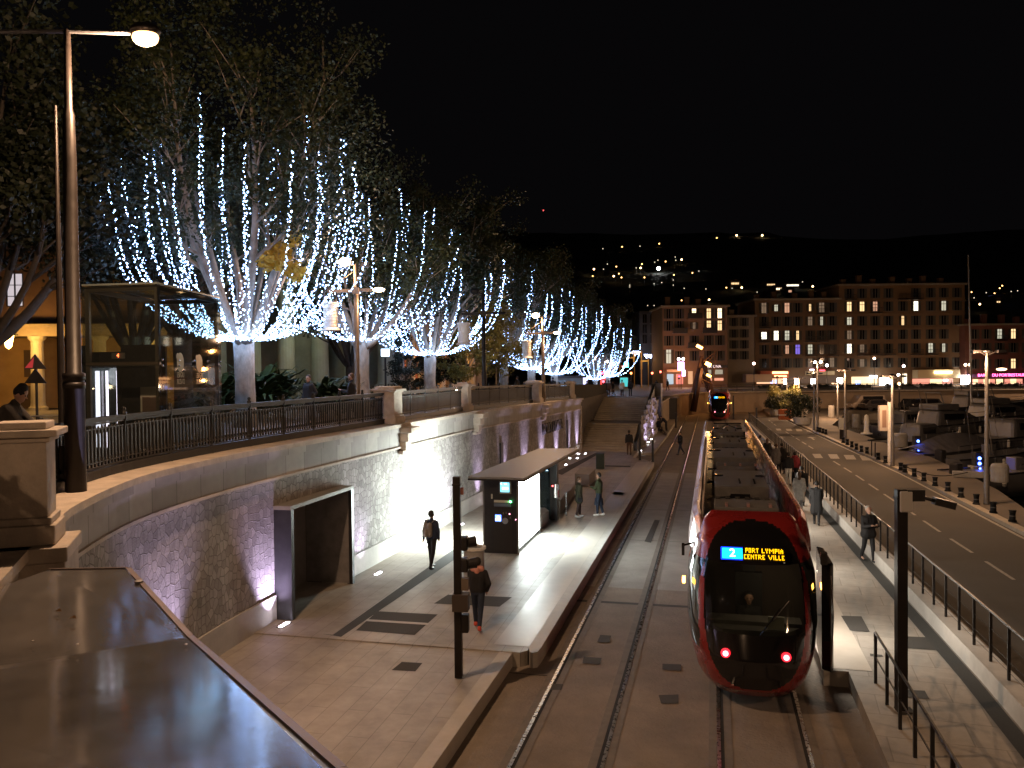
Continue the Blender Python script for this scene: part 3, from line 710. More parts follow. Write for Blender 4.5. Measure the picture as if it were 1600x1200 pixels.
# ============================================================ NEAR TALL LAMP POST
base = G(119, 765, 4.72)*0.985; base.z = 4.72; hx = -Vector((base.x, base.y, 0)).normalized()
lp = thing('street_lamp', 'tall brown street lamp on the wall at left, glowing orange, cut by photo top', 'street lamp', base, 0, 'brown street lamps')
b = MB(); b.lathe([(0.155,-0.2),(0.155,1.62),(0.165,1.62),(0.165,1.72),(0.15,1.72),(0.15,1.76),(0.165,1.76),(0.165,1.86),(0.115,1.88),(0.10,5.2),(0.085,5.9),(0.06,6.0),(0.05,7.22),(0.0,7.25)], n=24)
b.build('pole', M_brownpole, lp, smooth=True)
b = MB(); b.box(-0.55,-0.14,-0.06,0.06,0.15,0.72); b.build('junction_box', M_brownpole, lp)
topz = 7.20
right = Vector((cos(YAW), sin(YAW), 0))
b = MB(); b.tube([(-right*1.7)+Vector((0,0,topz)), right*0.0+Vector((0,0,topz-0.0)), right*1.0+Vector((0,0,topz-.04))], 0.035, 8); b.build('arm', mat('arm_grey', (0.10,0.10,0.11),0.5,0.3), lp)
head = right*1.22+Vector((0,0,topz-0.05))
b = MB(); b.ball(head+Vector((0,0,0.05)), 0.2, 16, (1.25,1.0,0.55)); b.build('lamp_hood', M_brownpole, lp, smooth=True)
b = MB(); b.ball(head+Vector((0,0,-0.06)), 0.17, 16, (1.25,1.0,0.75)); b.build('lamp_glass', emat('sodium_glow', (1.0,0.50,0.20), 3.4), lp, smooth=True)
light('POINT', 'lamp_light', base+head+Vector((0,0,-0.36)), 1500, WARM, 0.12)
b = MB(); b.tube([(-right*0.42)+Vector((0,0,-.3)), (-right*0.42)+Vector((0,0,4.3)), (-right*0.42)+Vector((0,0,6.15))], [0.05,0.045,0.02], 8)
b = MB(); pt_ = P(87,165,14.0); b.tube([(pt_.x,pt_.y,4.6),(pt_.x,pt_.y,7.0),(pt_.x,pt_.y,pt_.z)],[.06,.055,.025],10); pole2 = b.build('flag_pole', M_brownpole)
tag(pole2, 'thin bare pole standing just behind the near brown lamp post', 'pole')

# ============================================================ LANTERN POSTS
def bell_lantern(d, c, lit):
    b = MB(); b.lathe([(0.0,0.0),(0.36,0.0),(0.38,0.04),(0.31,0.10),(0.28,0.14)] + [(0.275+0.012*(i%2), 0.14+0.055*i) for i in range(16)] + [(0.30,1.0),(0.33,1.03),(0.33,1.08),(0.0,1.10)], c, 20)
    b.build('bell_lantern', mat('lantern_lit_tint', (0.75,0.68,0.55), 0.5) if lit else mat('lantern_unlit_tint', (0.55,0.58,0.6), 0.5), d)  # lit lantern gets a paler warm colour, its glow put into the paint
    b = MB(); R = 0.24; pts = [Vector(c)+Vector((R*cos(a)*1.0, 0, 1.1+0.30+ R*sin(a))) for a in [pi*i/8 for i in range(9)]]
    pts = [Vector(c)+Vector((R,0,1.08))] + pts + [Vector(c)+Vector((-R,0,1.08))]
    b.tube(pts, 0.025, 6); b.build('lantern_hoop', M_brownpole, d)
def lantern_post(base, H, lit, label, scale=1.0):
    d = thing('lantern_post', label, 'lantern post', base, YAW, 'lantern posts by the trees')
    m = mat('lantern_pole_paint', (0.10,0.075,0.05), 0.4, 0.3, var=0.2, scale=5) if lit else M_iron
    b = MB(); b.lathe([(0.14,0),(0.14,0.9),(0.12,0.95),(0.12,1.7),(0.095,1.76),(0.085,H-0.1),(0.0,H)], n=16); b.build('pole', m, d, smooth=True)
    az = H-1.05
    b = MB(); b.obox((-0.55,0,az),(1.05,0.09,0.13),0,0,-0.03); b.obox((0.42,0,az+.03),(0.75,0.09,0.11)); b.box(-0.12,0.12,-0.12,0.12,az-0.13,az+0.13); b.tube([(-0.95,0,az+0.12),(-0.05,0,az+0.75)],0.014,5)
    b.build('arm', m, d)
    b = MB(); b.ball((0.86,0,az+.03),0.16,12,(1.5,0.8,0.5)); b.build('lamp_glass', emat('sodium_glow2',(1.0,0.70,0.42),12.0) if lit else M_iron, d, smooth=True)
    b = MB(); b.tube([(-0.35,0,H),(0.1,0,H-0.12),(0.35,0,H-0.03)],0.035,6); b.box(0.22,0.5,-0.08,0.08,H-0.16,H+0.02); b.build('floodlight_bracket', M_black, d)
    b = MB(); b.ball((-0.42,0,H+.05),0.19,12,(1.25,0.8,0.85)); b.build('lamp_glass', emat('sodium_glow2',(1.0,0.70,0.42),12.0) if lit else M_iron, d, smooth=True)
    bell_lantern(d, (-0.98,0,az-1.52), lit)
    if lit:
        ax = Vector((cos(YAW), sin(YAW), 0))
        light('POINT','lamp_light', base+ax*0.86+Vector((0,0,az-0.22)), 220, WARM, 0.1)
        light('POINT','lamp_light', base-ax*0.42+Vector((0,-.25,H-0.2)), 260, WARM, 0.1)
        light('POINT','lamp_light', base-ax*0.98+Vector((0.02,0,az-0.36)), 10, WARM, 0.05)
    return d
q = wall_at(sv(26.6)); b0 = G(559, 655, ctop(26)-0.02)
lantern_post(b0, 5.95, True, 'lit orange lantern post with bell lantern on left arm, by first pedestal')
b1 = G(757, 636, ctop(35)-0.02)
lantern_post(b1, (636-455)/1290*sqrt((b1.x)**2+b1.y**2)*0.99, False, 'unlit lantern post with grey bell lantern, in front of the yellow-green tree')
b2 = G(849, 628, ctop(48)-0.02)
lantern_post(b2, (628-493)/1290*sqrt((b2.x)**2+b2.y**2)*0.99, True, 'distant lit lantern post with bell lantern before the fourth lit tree')

# ============================================================ WALL UPLIGHTS
M_up = emat('violet_lens', (0.93,0.86,1.0), 22.0)
for i in range(11):
    v = [18.3, 23.55, 27.6, 31.6, 35.8, 40.0, 44.2, 48.3, 52.4, 56.3, 59.4][i]
    p, t, nn = wall_at(sv(v)); rz = atan2(t.y,t.x); q = p + nn*0.62
    if i == 0: q = p + nn*0.45
    lab = 'lit violet floor light at wall foot, %s' % (['beside the black portal','right of the black portal','under the blown-out wall glow','left of the kiosk','behind the kiosk front','behind the kiosk, second','behind the kiosk, third','behind kiosk roof, far third','behind kiosk roof, far second','behind the end of the kiosk roof','nearest the stair corner'][i])
    d = thing('floor_uplight', lab, 'floor light', (q.x,q.y,ZP), rz, 'recessed violet uplights along the wall')
    b = MB(); b.box(-0.19,0.19,-0.045,0.045,0.006,0.016); b.build('lens', M_up, d)
    b = MB(); b.box(-0.24,0.24,-0.09,0.09,-0.02,0.0055); b.build('frame', M_grate, d)
    e = [190, 60, 60, 60, 90, 110, 130, 140, 150, 165, 170][i]
    light('SPOT','uplight', (q.x,q.y,ZP+0.06), e*2.6, PURP, 0.06, aim=(p.x-nn.x*0.30,p.y-nn.y*0.30,ZP+2.6), angle=radians(54 if i > 3 else 74), blend=1.0)
for i,(x,y) in enumerate(((890,716),(904,709),(855,735),(1013,691),(1018,686),(1001,704))):
    q = G(x,y,ZP+.01); b = MB(); b.lathe([(0.0,0),(0.09,0),(0.09,0.02),(0.0,0.03)], (q.x,q.y,ZP+.002), 10)
    o = b.build('round_floor_light', emat('floor_dot', (0.95,0.95,1.0), 12.0)); tag(o, ['small round lit floor light in front of kiosk roof end','small round lit floor light by the stair corner','small round lit floor light under the kiosk roof','round lit floor light at foot of block wall, left one','round lit floor light at foot of block wall, right one','round lit floor light by the dark stair post'][i], 'floor light', 'small round floor lights')
_p,_t,_n = wall_at(sv(13.9)); light('SPOT','uplight', (_p.x+_n.x*.5,_p.y+_n.y*.5,.4), 420, PURP, .06, aim=(_p.x,_p.y,3.2), angle=radians(80), blend=1.0)
light('SPOT','uplight', (-4.5,66.5,0.3), 260, PURP, 0.06, aim=(-5.45,70,2.6), angle=radians(75), blend=0.9)
light('SPOT','uplight', (-4.4,74,0.3), 260, PURP, 0.06, aim=(-5.45,77,2.6), angle=radians(75), blend=0.9)

# ============================================================ TREES WITH LIGHT STRINGS
M_bark = mat('bark', (0.36,0.32,0.27), 0.9, scale=3.5, bump=1.0, bscale=9, col2=(0.17,0.145,0.115), stretch=(1,1,0.6))
def leafmat(name, a, c):
    m = mat(name, a, 0.6, scale=0.55, col2=c, det=3); 
    return m
M_leaf = leafmat('leaf_green', (0.034,0.047,0.010), (0.012,0.020,0.005))
M_leafY = leafmat('leaf_yellow', (0.24,0.20,0.05), (0.12,0.13,0.035))
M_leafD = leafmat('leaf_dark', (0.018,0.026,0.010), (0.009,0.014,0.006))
def leaves(b, cl, n, sz, rnd, droop=0.3):
    sz *= .70; n = int(n*2.5)
    for (c, r) in cl:
        for _ in range(n):
            u = Vector((rnd.gauss(0,1), rnd.gauss(0,1), rnd.gauss(0,1))); u.normalize(); p = Vector(c) + Vector((u.x*r, u.y*r, u.z*r*0.8))*(rnd.random()**0.45)
            a = Vector((rnd.gauss(0,1), rnd.gauss(0,1), rnd.gauss(0,.7)-droop)).normalized(); s_ = a.cross(Vector((rnd.gauss(0,1),rnd.gauss(0,1),rnd.gauss(0,1)))).normalized()
            L = sz*rnd.uniform(.6,1.3); w = L*0.36
            o = len(b.v); b.v += [tuple(p-a*L*.5), tuple(p+s_*w), tuple(p+a*L*.5), tuple(p-s_*w)]; b.f.append([o,o+1,o+2,o+3]); b.m.append(b.mi)
def grow(rnd, H0=3.0, tr=0.34, nl=9, spread=4.4, top=13.5):
    """trunk with upward limbs; returns mesh builder and crown cluster centres"""
    b = MB(); ends = []
    b.tube([(0,0,-0.3),(0.02,0,0.5),(0,0.03,1.6),(-0.02,0,H0)], [tr*1.25,tr*1.02,tr*.94,tr*1.0], 14)
    for i in range(nl):
        a = 2*pi*(i+rnd.uniform(-.25,.25))/nl; R = spread*rnd.uniform(.35,1.0); h = top*rnd.uniform(.72,1.0); r = tr*rnd.uniform(.38,.55)
        pts = []; rs = []; ph = rnd.uniform(0,6)
        for k in range(9):
            t = k/8; rr = R*(1-(1-t)**1.6); z = H0-0.35 + (h-H0)*t**1.15
            pts.append((rr*cos(a)+.22*sin(ph+t*6)*t, rr*sin(a)+.22*cos(ph*1.3+t*5)*t, z)); rs.append(r*(1-t*0.86))
        b.tube(pts, rs, 8)
        for k in (3,4,5,6,7):
            for m_ in range(2):
                p = Vector(pts[k]); a2 = a+rnd.uniform(-1.3,1.3); L = rnd.uniform(1.2,2.6)*(1.2-k/12)
                e = p+Vector((cos(a2)*L*.75, sin(a2)*L*.75, L*rnd.uniform(.35,.9))); mid = (p+e)/2+Vector((0,0,-.12))
                b.tube([p,mid,e],[rs[k]*.55,rs[k]*.38,.012],5); ends.append((e, rnd.uniform(.7,1.2)))
                for _ in range(2):
                    e2 = e+Vector((rnd.gauss(0,.6),rnd.gauss(0,.6),rnd.uniform(.1,1.0))); b.tube([mid,(mid+e2)/2,e2],[.03,.02,.008],4); ends.append((e2, rnd.uniform(.5,1.0)))
        ends.append((Vector(pts[-1]), 1.1))
    return b, ends
def tree_mesh(seed, H0, tr, spread, top, ncl, crown_r, sz=0.2, lower=6.0):
    rnd = random.Random(seed); b, ends = grow(rnd, H0, tr, 10, spread, top)
    cl = list(ends)
    while len(cl) < ncl:          # fill the outer crown volume, leaving gaps
        a = rnd.uniform(0,2*pi); z = rnd.uniform(lower, top+1.5); f = (z-lower)/(top+1.5-lower)
        R = crown_r*(sin(pi*min(1,0.22+f*0.74)))**0.7; r = R*sqrt(rnd.uniform(.12,1.0))
        cl.append((Vector((r*cos(a), r*sin(a), z)), rnd.uniform(.55,1.15)))
    lb = MB(); leaves(lb, cl, 46, sz, rnd); return b, lb
def tree(x, y, meshes, label, lm, rz=0, sc=1.0, group='light-wrapped trees along the promenade'):
    d = thing('plane_tree', label, 'tree', (x,y,pz(y)), rz, group); d.scale = (sc,sc,sc)
    if lm is M_leafD:  # bark copy darkened to paint shade on the unlit trees
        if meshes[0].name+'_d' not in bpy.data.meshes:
            for m_, mm_ in ((meshes[0], mat('shaded_bark',(.05,.042,.034),.9,var=.3,scale=5)), (meshes[1], M_leafD)):
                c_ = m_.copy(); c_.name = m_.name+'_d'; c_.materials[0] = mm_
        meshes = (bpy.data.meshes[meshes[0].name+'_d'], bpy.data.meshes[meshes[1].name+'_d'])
    t = bpy.data.objects.new('trunk', meshes[0]); COL.objects.link(t); t.parent = d
    c = bpy.data.objects.new('crown', meshes[1]); COL.objects.link(c); c.parent = d
    return d
def mk(seed, H0, tr, spread, top, ncl, cr, lm, sz=.2, lower=6.0):
    b, lb = tree_mesh(seed, H0, tr, spread, top, ncl, cr, sz, lower)
    o1 = b.build('trunk', M_bark, loc=(0,0,0), smooth=True); o2 = lb.build('crown', lm, loc=(0,0,0))
    m1, m2 = o1.data, o2.data; bpy.data.objects.remove(o1); bpy.data.objects.remove(o2); return (m1, m2)
TM1 = mk(11, 3.1, .36, 4.0, 14.2, 420, 5.5, M_leaf, .19, 6.5)
TM2 = mk(23, 3.3, .36, 4.0, 10.8, 330, 4.8, M_leaf, .22, 5.5)
TM3 = mk(37, 3.0, .36, 4.0, 11.6, 330, 4.8, M_leaf, .26, 5.0)
TU = -16.1
trees = [(TU,26.2,TM1,0.3,1.0,'largest light-wrapped tree right behind the glass lift'),
         (TU,36.3,TM2,1.1,1.0,'second light-wrapped tree, partly behind the lit lantern post'),
         (TU,46.0,TM3,2.3,1.0,'third light-wrapped tree, slender dark trunk, before the arcade'),
         (TU,63.5,TM2,4.0,1.12,'fourth light-wrapped tree with pale thick trunk beside the yellow-green tree'),
         (TU,74.0,TM3,0.7,1.05,'fifth light-wrapped tree, just right of the pale thick trunk'),
         (TU+.3,83.5,TM2,5.0,1.05,'sixth light-wrapped tree left of the grey hut'),
         (TU+0.6,112,TM3,3.3,1.0,'seventh light-wrapped tree, far right group by the street'),
         (TU+.9,124,TM2,2.0,1.0,'last and farthest light-wrapped tree, next to the street lights')]
for x,y,ms,rz,sc,l in trees: tree(x,y,ms,l,M_leaf,rz,sc)
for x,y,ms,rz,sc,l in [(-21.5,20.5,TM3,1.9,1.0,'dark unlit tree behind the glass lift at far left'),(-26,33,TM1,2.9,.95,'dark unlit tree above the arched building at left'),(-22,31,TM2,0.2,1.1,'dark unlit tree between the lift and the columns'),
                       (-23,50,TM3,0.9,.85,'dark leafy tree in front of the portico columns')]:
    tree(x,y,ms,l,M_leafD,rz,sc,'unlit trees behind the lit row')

M_led = emat('led_white', (0.32,0.53,1.0), 13.0); M_wire = mat('led_wire', (0.05,0.06,0.05), 0.6)
def light_strings(x, y, seed, n, R, top, H0, label, br, lights_e, step=0.075):
    rnd = random.Random(seed); z0 = pz(y)+H0
    d = thing('light_strings', label, 'string lights', (x,y,z0), 0, 'white light strings on the trees')
    for i in range(n):
        a = 2*pi*(i+rnd.uniform(-.3,.3))/n
        lev = (1.0,.80,.94,.50,1.0,.88,.66)[i%7]; Ri = R*lev*rnd.uniform(.94,1.04)
        H = top*(1.0-0.32*lev*lev)*rnd.uniform(.78,1.04)
        path = []; N = 60; sw = rnd.uniform(-.12,.12); ph = rnd.uniform(0,6)
        for k in range(N+1):
            t = k/N; r = .36 + (Ri-.36)*(1-(1-t)**2.3); z = H*(t**1.55) - 0.10*sin(min(1,t*2.4)*pi)
            path.append(Vector((r*cos(a+sw*t)+.07*sin(t*9+ph)*t, r*sin(a+sw*t)+.07*cos(t*8+ph)*t, z)))
        b = MB(); b.mi = 1; b.tube(path[::3]+[path[-1]], 0.006, 3, caps=False); b.mi = 0
        L = sum((path[k+1]-path[k]).length for k in range(N)); nb = int(L/step)
        wd = rnd.choice((.02,.035,.06))
        for j in range(nb):
            f = (j+rnd.uniform(-.35,.35))/nb*N; f = max(0,min(N-.01,f)); k = int(f); p = path[k].lerp(path[min(N,k+1)], f-k)
            b.octa((p.x+rnd.gauss(0,wd), p.y+rnd.gauss(0,wd), p.z+rnd.gauss(0,.03)), br*rnd.choice([.4,.5,.65,.8,1.0,1.2]))
        b.build('light_string', [M_led, M_wire], d)
    for k in range(5):                       # glow of the strings themselves
        a = 2*pi*k/5+.4; light('POINT','string_glow',(x+R*.45*cos(a), y+R*.45*sin(a), z0+1.3), lights_e*0.22, COOL, 0.35)
    light('POINT','string_glow',(x, y, z0+4.0), lights_e*0.25, COOL, 0.5)
    light('POINT','string_glow',(x+.75, y-.75, z0+.15), lights_e*0.35, COOL, 0.2)
    return d
LS = [(TU,26.2,1,42,4.5,8.8,3.1,'brightest white light strings fanning over largest tree behind lift',.029,17,.072),
      (TU,36.3,2,25,4.6,7.6,3.4,'white light strings on the second tree behind lantern post',.031,22,.098),
      (TU,46.0,3,27,4.6,7.8,3.0,'white light strings on the third, slender-trunked tree',.035,26,.105),
      (TU,63.5,4,24,4.3,9.2,2.9,'white light strings on the fourth tree with thick pale trunk',.037,28,.12),
      (TU,74.0,5,24,4.6,9.0,2.6,'white light strings on the fifth tree, right of pale trunk',.040,28,.13),
      (TU+.3,83.5,6,24,5.6,9.6,2.3,'white light strings on the sixth tree by the grey hut',.042,28,.14),
      (TU+.6,112,7,16,4.2,11.0,2.2,'white light strings on the seventh tree near the street',.052,28,.18),
      (TU+.9,124,8,18,4.6,9.0,2.4,'white light strings on the farthest tree of the row',.058,28,.18)]
for a in LS: light_strings(*a)
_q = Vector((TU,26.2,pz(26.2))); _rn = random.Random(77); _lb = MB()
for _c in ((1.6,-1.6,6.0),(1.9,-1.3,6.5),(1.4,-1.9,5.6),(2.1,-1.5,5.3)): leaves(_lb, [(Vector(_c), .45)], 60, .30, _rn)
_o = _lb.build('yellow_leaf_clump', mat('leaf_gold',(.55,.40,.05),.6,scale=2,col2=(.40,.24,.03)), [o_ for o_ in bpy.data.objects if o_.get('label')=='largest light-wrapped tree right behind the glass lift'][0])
# small trees and planting on the promenade
def small_tree(px, pyb, D, H, R, lm, label, name='small_tree', seed=1, conical=False, n=40, sz=.16, trunk=.08, th=.35):
    q = P(px, pyb, D); rnd = random.Random(seed); g = pz(q.y)
    d = thing(name, label, 'tree' if 'tree' in name else 'shrub', (q.x,q.y,g))
    b = MB(); b.tube([(0,0,-.1),(.03,0,H*.3),(0,.05,H*.75)],[trunk,trunk*.8,trunk*.3],8)
    for k in range(5): a=k*1.26; b.tube([(0,0,H*th),(R*.3*cos(a),R*.3*sin(a),H*.55),(R*.55*cos(a),R*.55*sin(a),H*.75)],[trunk*.6,trunk*.4,.01],5)
    b.build('trunk', M_bark, d)
    cl = []
    for _ in range(n):
        f = rnd.random(); a = rnd.uniform(0,6.28)
        if conical: z = H*(.12+.86*f); r = R*(1-f)*sqrt(rnd.random())
        else: z = H*(th+(1-th)*f); r = R*sin(pi*min(1,.15+f*.8))*sqrt(rnd.random())
        cl.append((Vector((r*cos(a),r*sin(a),z)), R*rnd.uniform(.16,.34)))
    lb = MB(); leaves(lb, cl, 55, sz, rnd); lb.build('crown', lm, d); return d
small_tree(775,600,60,6.6,3.3,M_leafY,'bright yellow-green bushy tree lit by lamp between third and fourth trees',seed=5,n=60,sz=.24)
small_tree(728,606,56,5.2,2.2,M_leafY,'smaller yellow-green tree touching the bright yellow one at its left',seed=6,sz=.24)
small_tree(631,612,50,4.6,1.5,M_leafD,'dark conical fir left of the slender lit trunk','fir_tree',8,True,60,.16,.07,.1)
small_tree(667,606,58,3.6,1.6,M_leafD,'dark rounded tree just left of the slender lit trunk',seed=9,sz=.2)
small_tree(704,604,60,3.6,1.5,M_leafD,'dark rounded tree just right of the slender lit trunk',seed=10,sz=.2)
def big_leaf_plant(px, D, H, label, seed):
    q = P(px, 640, D); rnd = random.Random(seed); g = pz(q.y)
    d = thing('tropical_plant', label, 'plant', (q.x,q.y,g), 0, 'broad-leaved plants behind the railing'); b = MB()
    for i in range(85):
        a = rnd.uniform(0,6.28); L = H*rnd.uniform(.6,1.1); w = .055*H*rnd.uniform(.7,1.2); dx, dy = cos(a), sin(a); sx, sy = -dy, dx; pr = []
        base_h = rnd.uniform(0,.55)*H
        for k in range(7):
            t = k/6; r = L*.62*t**1.2; z = base_h + L*(.75*t - .5*t*t*rnd.uniform(.7,1.1)); ww = w*sin(pi*min(1,.1+t*.88)); pr.append((dx*r, dy*r, z, ww))
        o = len(b.v)
        for (X,Y,Z,ww) in pr: b.v += [(X-sx*ww, Y-sy*ww, Z-ww*.25),(X,Y,Z),(X+sx*ww,Y+sy*ww,Z-ww*.25)]
        for k in range(6):
            for j in (0,1): b.f.append([o+k*3+j,o+k*3+j+1,o+k*3+j+4,o+k*3+j+3]); b.m.append(0)
    b.build('foliage', mat('banana_leaf', (0.025,0.050,0.014), 0.55, scale=2, col2=(0.014,0.026,0.008), spec=.25), d, smooth=True)
    b = MB()
    for k in range(4): a=k*1.7; b.tube([(0.1*cos(a),.1*sin(a),-.1),(0.2*cos(a),.2*sin(a),H*.6)],[.06,.03],6)
    b.build('stem', M_bark, d)
for i,(px,D,H,l) in enumerate([(348,33,2.3,'broad-leaved plant just left of the largest lit trunk'),(408,32,2.6,'broad-leaved plant just right of the largest lit trunk'),(436,33,2.3,'broad-leaved plant between the largest trunk and the smiling man'),(507,33,2.2,'broad-leaved plant between the two promenade walkers'),(530,33,1.8,'low broad-leaved plant left of the lantern post')]): big_leaf_plant(px,D,H,l,i+40)
for i,(px,D,R,l) in enumerate([(606,48,1.4,'low rounded bush in front of the arcade columns'),(655,50,1.8,'wide dark hedge bush behind the grey railing'),(712,52,2.4,'dark low hedge right of the slender lit trunk'),(745,56,1.6,'dark round bush below the yellow-green tree'),(590,44,.9,'spiky low bush beside the second lit trunk')]):
    q = P(px,630,D); g = pz(q.y); rnd = random.Random(i); d = thing('bush', l, 'bush', (q.x,q.y,g)); cl = [(Vector((rnd.uniform(-R,R),rnd.uniform(-.6,.6),rnd.uniform(.2,.9))), .45) for _ in range(22)]
    lb = MB(); leaves(lb, cl, 50, .14, rnd); lb.build('foliage', M_leafD, d)
    b = MB(); [b.tube([(k*.2,0,-.05),(k*.25,0,.6)],[.04,.02],5) for k in (-1,0,1)]; b.build('stem', M_bark, d)

# ============================================================ GLASS LIFT
lf = thing('glass_lift', 'glass lift pavilion with dark frame and lit cabin left of largest tree', 'lift', (-11.45,15.3,pz(15)))
A = Vector((-11.45,15.3)); Bq = Vector((-13.25,15.2)); Cq = Vector((-12.35,19.0)); Dq = Bq + (Cq-A)
zb, zt = pz(15), 8.50
def zed(p, z): return (p.x, p.y, z)
M_lg = glassmat('lift_glass', (0.80,0.88,0.84), 0.72, 0.03)
def beam(b, p, q, r=0.05): b.tube([p,q], r, 4)
for (p,q,nm) in ((A,Bq,'front_glass'),(A,Cq,'side_glass'),(Cq,Dq,'back_glass'),(Bq,Dq,'side_glass')):
    for z0_,z1_ in ((zb+0.05,zb+2.15),(zb+2.2,zt-.05)):
        b = MB(); dd = (q-p).normalized(); nn2 = Vector((-dd.y,dd.x))*0.006
        b.add([zed(p,z0_),zed(q,z0_),zed(q,z1_),zed(p,z1_)], [(0,1,2,3)]); b.build(nm, M_lg, lf, world=True)
M_lfr = mat('lift_frame', (0.075,0.062,0.05), 0.4, 0.4)
b = MB()
ins = [p + ((A+Dq)/2 - p).normalized()*0.14 for p in (A,Bq,Cq,Dq)]
for p in ins: b.obox((p.x,p.y,(zb+zt)/2-.05),(0.09,0.09,zt-zb-.1),atan2(Cq.y-A.y,Cq.x-A.x))
for p,q in ((ins[0],ins[1]),(ins[0],ins[2]),(ins[2],ins[3]),(ins[1],ins[3])):
    m = (p+q)/2; L = (q-p).length; an = atan2(q.y-p.y,q.x-p.x)
    b.obox((m.x,m.y,zt-.11),(L,0.09,0.10),an)
m = (ins[0]+ins[1])/2; b.obox((m.x,m.y,zb+2.17),((ins[0]-ins[1]).length,.1,.09),atan2(ins[1].y-ins[0].y,ins[1].x-ins[0].x))
b.build('frame', M_lfr, lf, world=True)
b = MB(); b.prism([(p.x,p.y) for p in (A,Bq,Dq,Cq)], zt-.04, zt); b.build('roof_glass', mat('roof_glass_edge', (0.12,0.14,0.13), 0.15, spec=0.8), lf, world=True)
b = MB()
for k in range(5):
    t = k/4; p = A.lerp(Cq, .04+.92*t)
    for zz in (zb+2.12, zb+2.24): b.ball((p.x+.03,p.y,zz),.028,8)
b.build('glass_clamps', M_chrome, lf, world=True)
# landing doors and lit cabin
fd = (Bq-A).normalized(); bk = (Cq-A).normalized(); mid = A + fd*1.33 + bk*0.75; an = atan2(fd.y, fd.x)
b = MB()
for o_, w_ in ((-0.02,.10),(.78,.10)): b.obox((mid.x+fd.x*o_,mid.y+fd.y*o_,zb+1.1),(w_,.1,2.2),an)
b.obox((mid.x,mid.y,zb+2.28),(1.5,.1,.34),an); b.obox((mid.x-fd.x*.62,mid.y-fd.y*.62,zb+1.3),(1.1,.06,2.6),an); b.obox((mid.x+fd.x*1.0,mid.y+fd.y*1.0,zb+1.3),(.35,.06,2.6),an)
b.build('door_surround', M_black, lf, world=True)
c2 = mid + bk*1.15 + fd*.38
b = MB(); b.obox((c2.x,c2.y,zb+.04),(.8,1.9,.05),an); b.obox((c2.x,c2.y,zb+2.12),(.8,1.9,.05),an); b.obox((c2.x+bk.x*.95,c2.y+bk.y*.95,zb+1.1),(.8,.04,2.1),an); b.obox((c2.x+fd.x*.4,c2.y+fd.y*.4,zb+1.1),(.04,1.9,2.1),an)
b.build('cabin', mat('cabin_steel',(0.22,0.22,0.24),.35,.6), lf, world=True)
b = MB()
for o_ in (.15,.42,.66): b.obox((mid.x+fd.x*o_+bk.x*.2,mid.y+fd.y*o_+bk.y*.2,zb+1.15),(.035 if o_<.5 else .09,.04,1.75),an)
b.build('light_tube', emat('cabin_tube',(0.93,0.80,1.0),2.2), lf, world=True)
light('POINT','cabin_light',(c2.x,c2.y,zb+1.9),7,(.9,.88,1.0),.3)
b = MB(); b.obox((mid.x-fd.x*.02-bk.x*.06,mid.y-fd.y*.02-bk.y*.06,zb+2.36),(.32,.03,.13),an); b.build('floor_display', M_greypole, lf, world=True)
t4 = text_mesh('4', .12, .004, 'display_digit', emat('digit_red',(1,.12,.03),6), lf); t4.location = Vector((mid.x-fd.x*.02-bk.x*.085,mid.y-fd.y*.02-bk.y*.085,zb+2.36))-lf.location; t4.rotation_euler=(pi/2,0,an+pi)
b = MB(); q = mid - fd*.78 - bk*.07; b.obox((q.x,q.y,zb+1.35),(.44,.02,.62),an); b.build('notice', mat('notice_paper',(.38,.34,.30),.6), lf, world=True)
b = MB(); b.obox((q.x-bk.x*.015,q.y-bk.y*.015,zb+1.26),(.34,.012,.34),an); b.build('notice_print', mat('notice_dark',(.10,.06,.05),.6), lf, world=True)
# decals on the side glass: a rounded mark with two lines of letters, seen from behind
for k,(t,mm) in enumerate(((.30,mat('decal_grey',(.28,.28,.22),.7)),(.60,mat('decal_cream',(.75,.62,.45),.7)))):
    p = A.lerp(Cq, t); s2 = bk; nrm = Vector((bk.y,-bk.x)); off = nrm*.012; zc = zb+2.0-k*.02
    b = MB()
    for (ox,oz,r,hh) in ((0,.20,.20,.22),(-.14,.33,.08,.08)):
        vs_=[]; 
        for j in range(18):
            aa=2*pi*j/18; vs_.append((p.x+s2.x*(ox+r*cos(aa))+off.x, p.y+s2.y*(ox+r*cos(aa))+off.y, zc+oz+hh*sin(aa)))
        b.add(vs_,[list(range(18))])
    b.build('glass_decal', mm, lf, world=True)
    for j, w in enumerate(("LIGNES","D'AZUR")):
        tt = text_mesh(w, .17, .001, 'glass_lettering', mm, lf); tt.location = Vector((p.x+off.x*1.3,p.y+off.y*1.3,zc-.09-j*.15))-lf.location
        tt.rotation_euler=(pi/2,0,atan2(bk.y,bk.x)); tt.scale=(-.72,1,1)
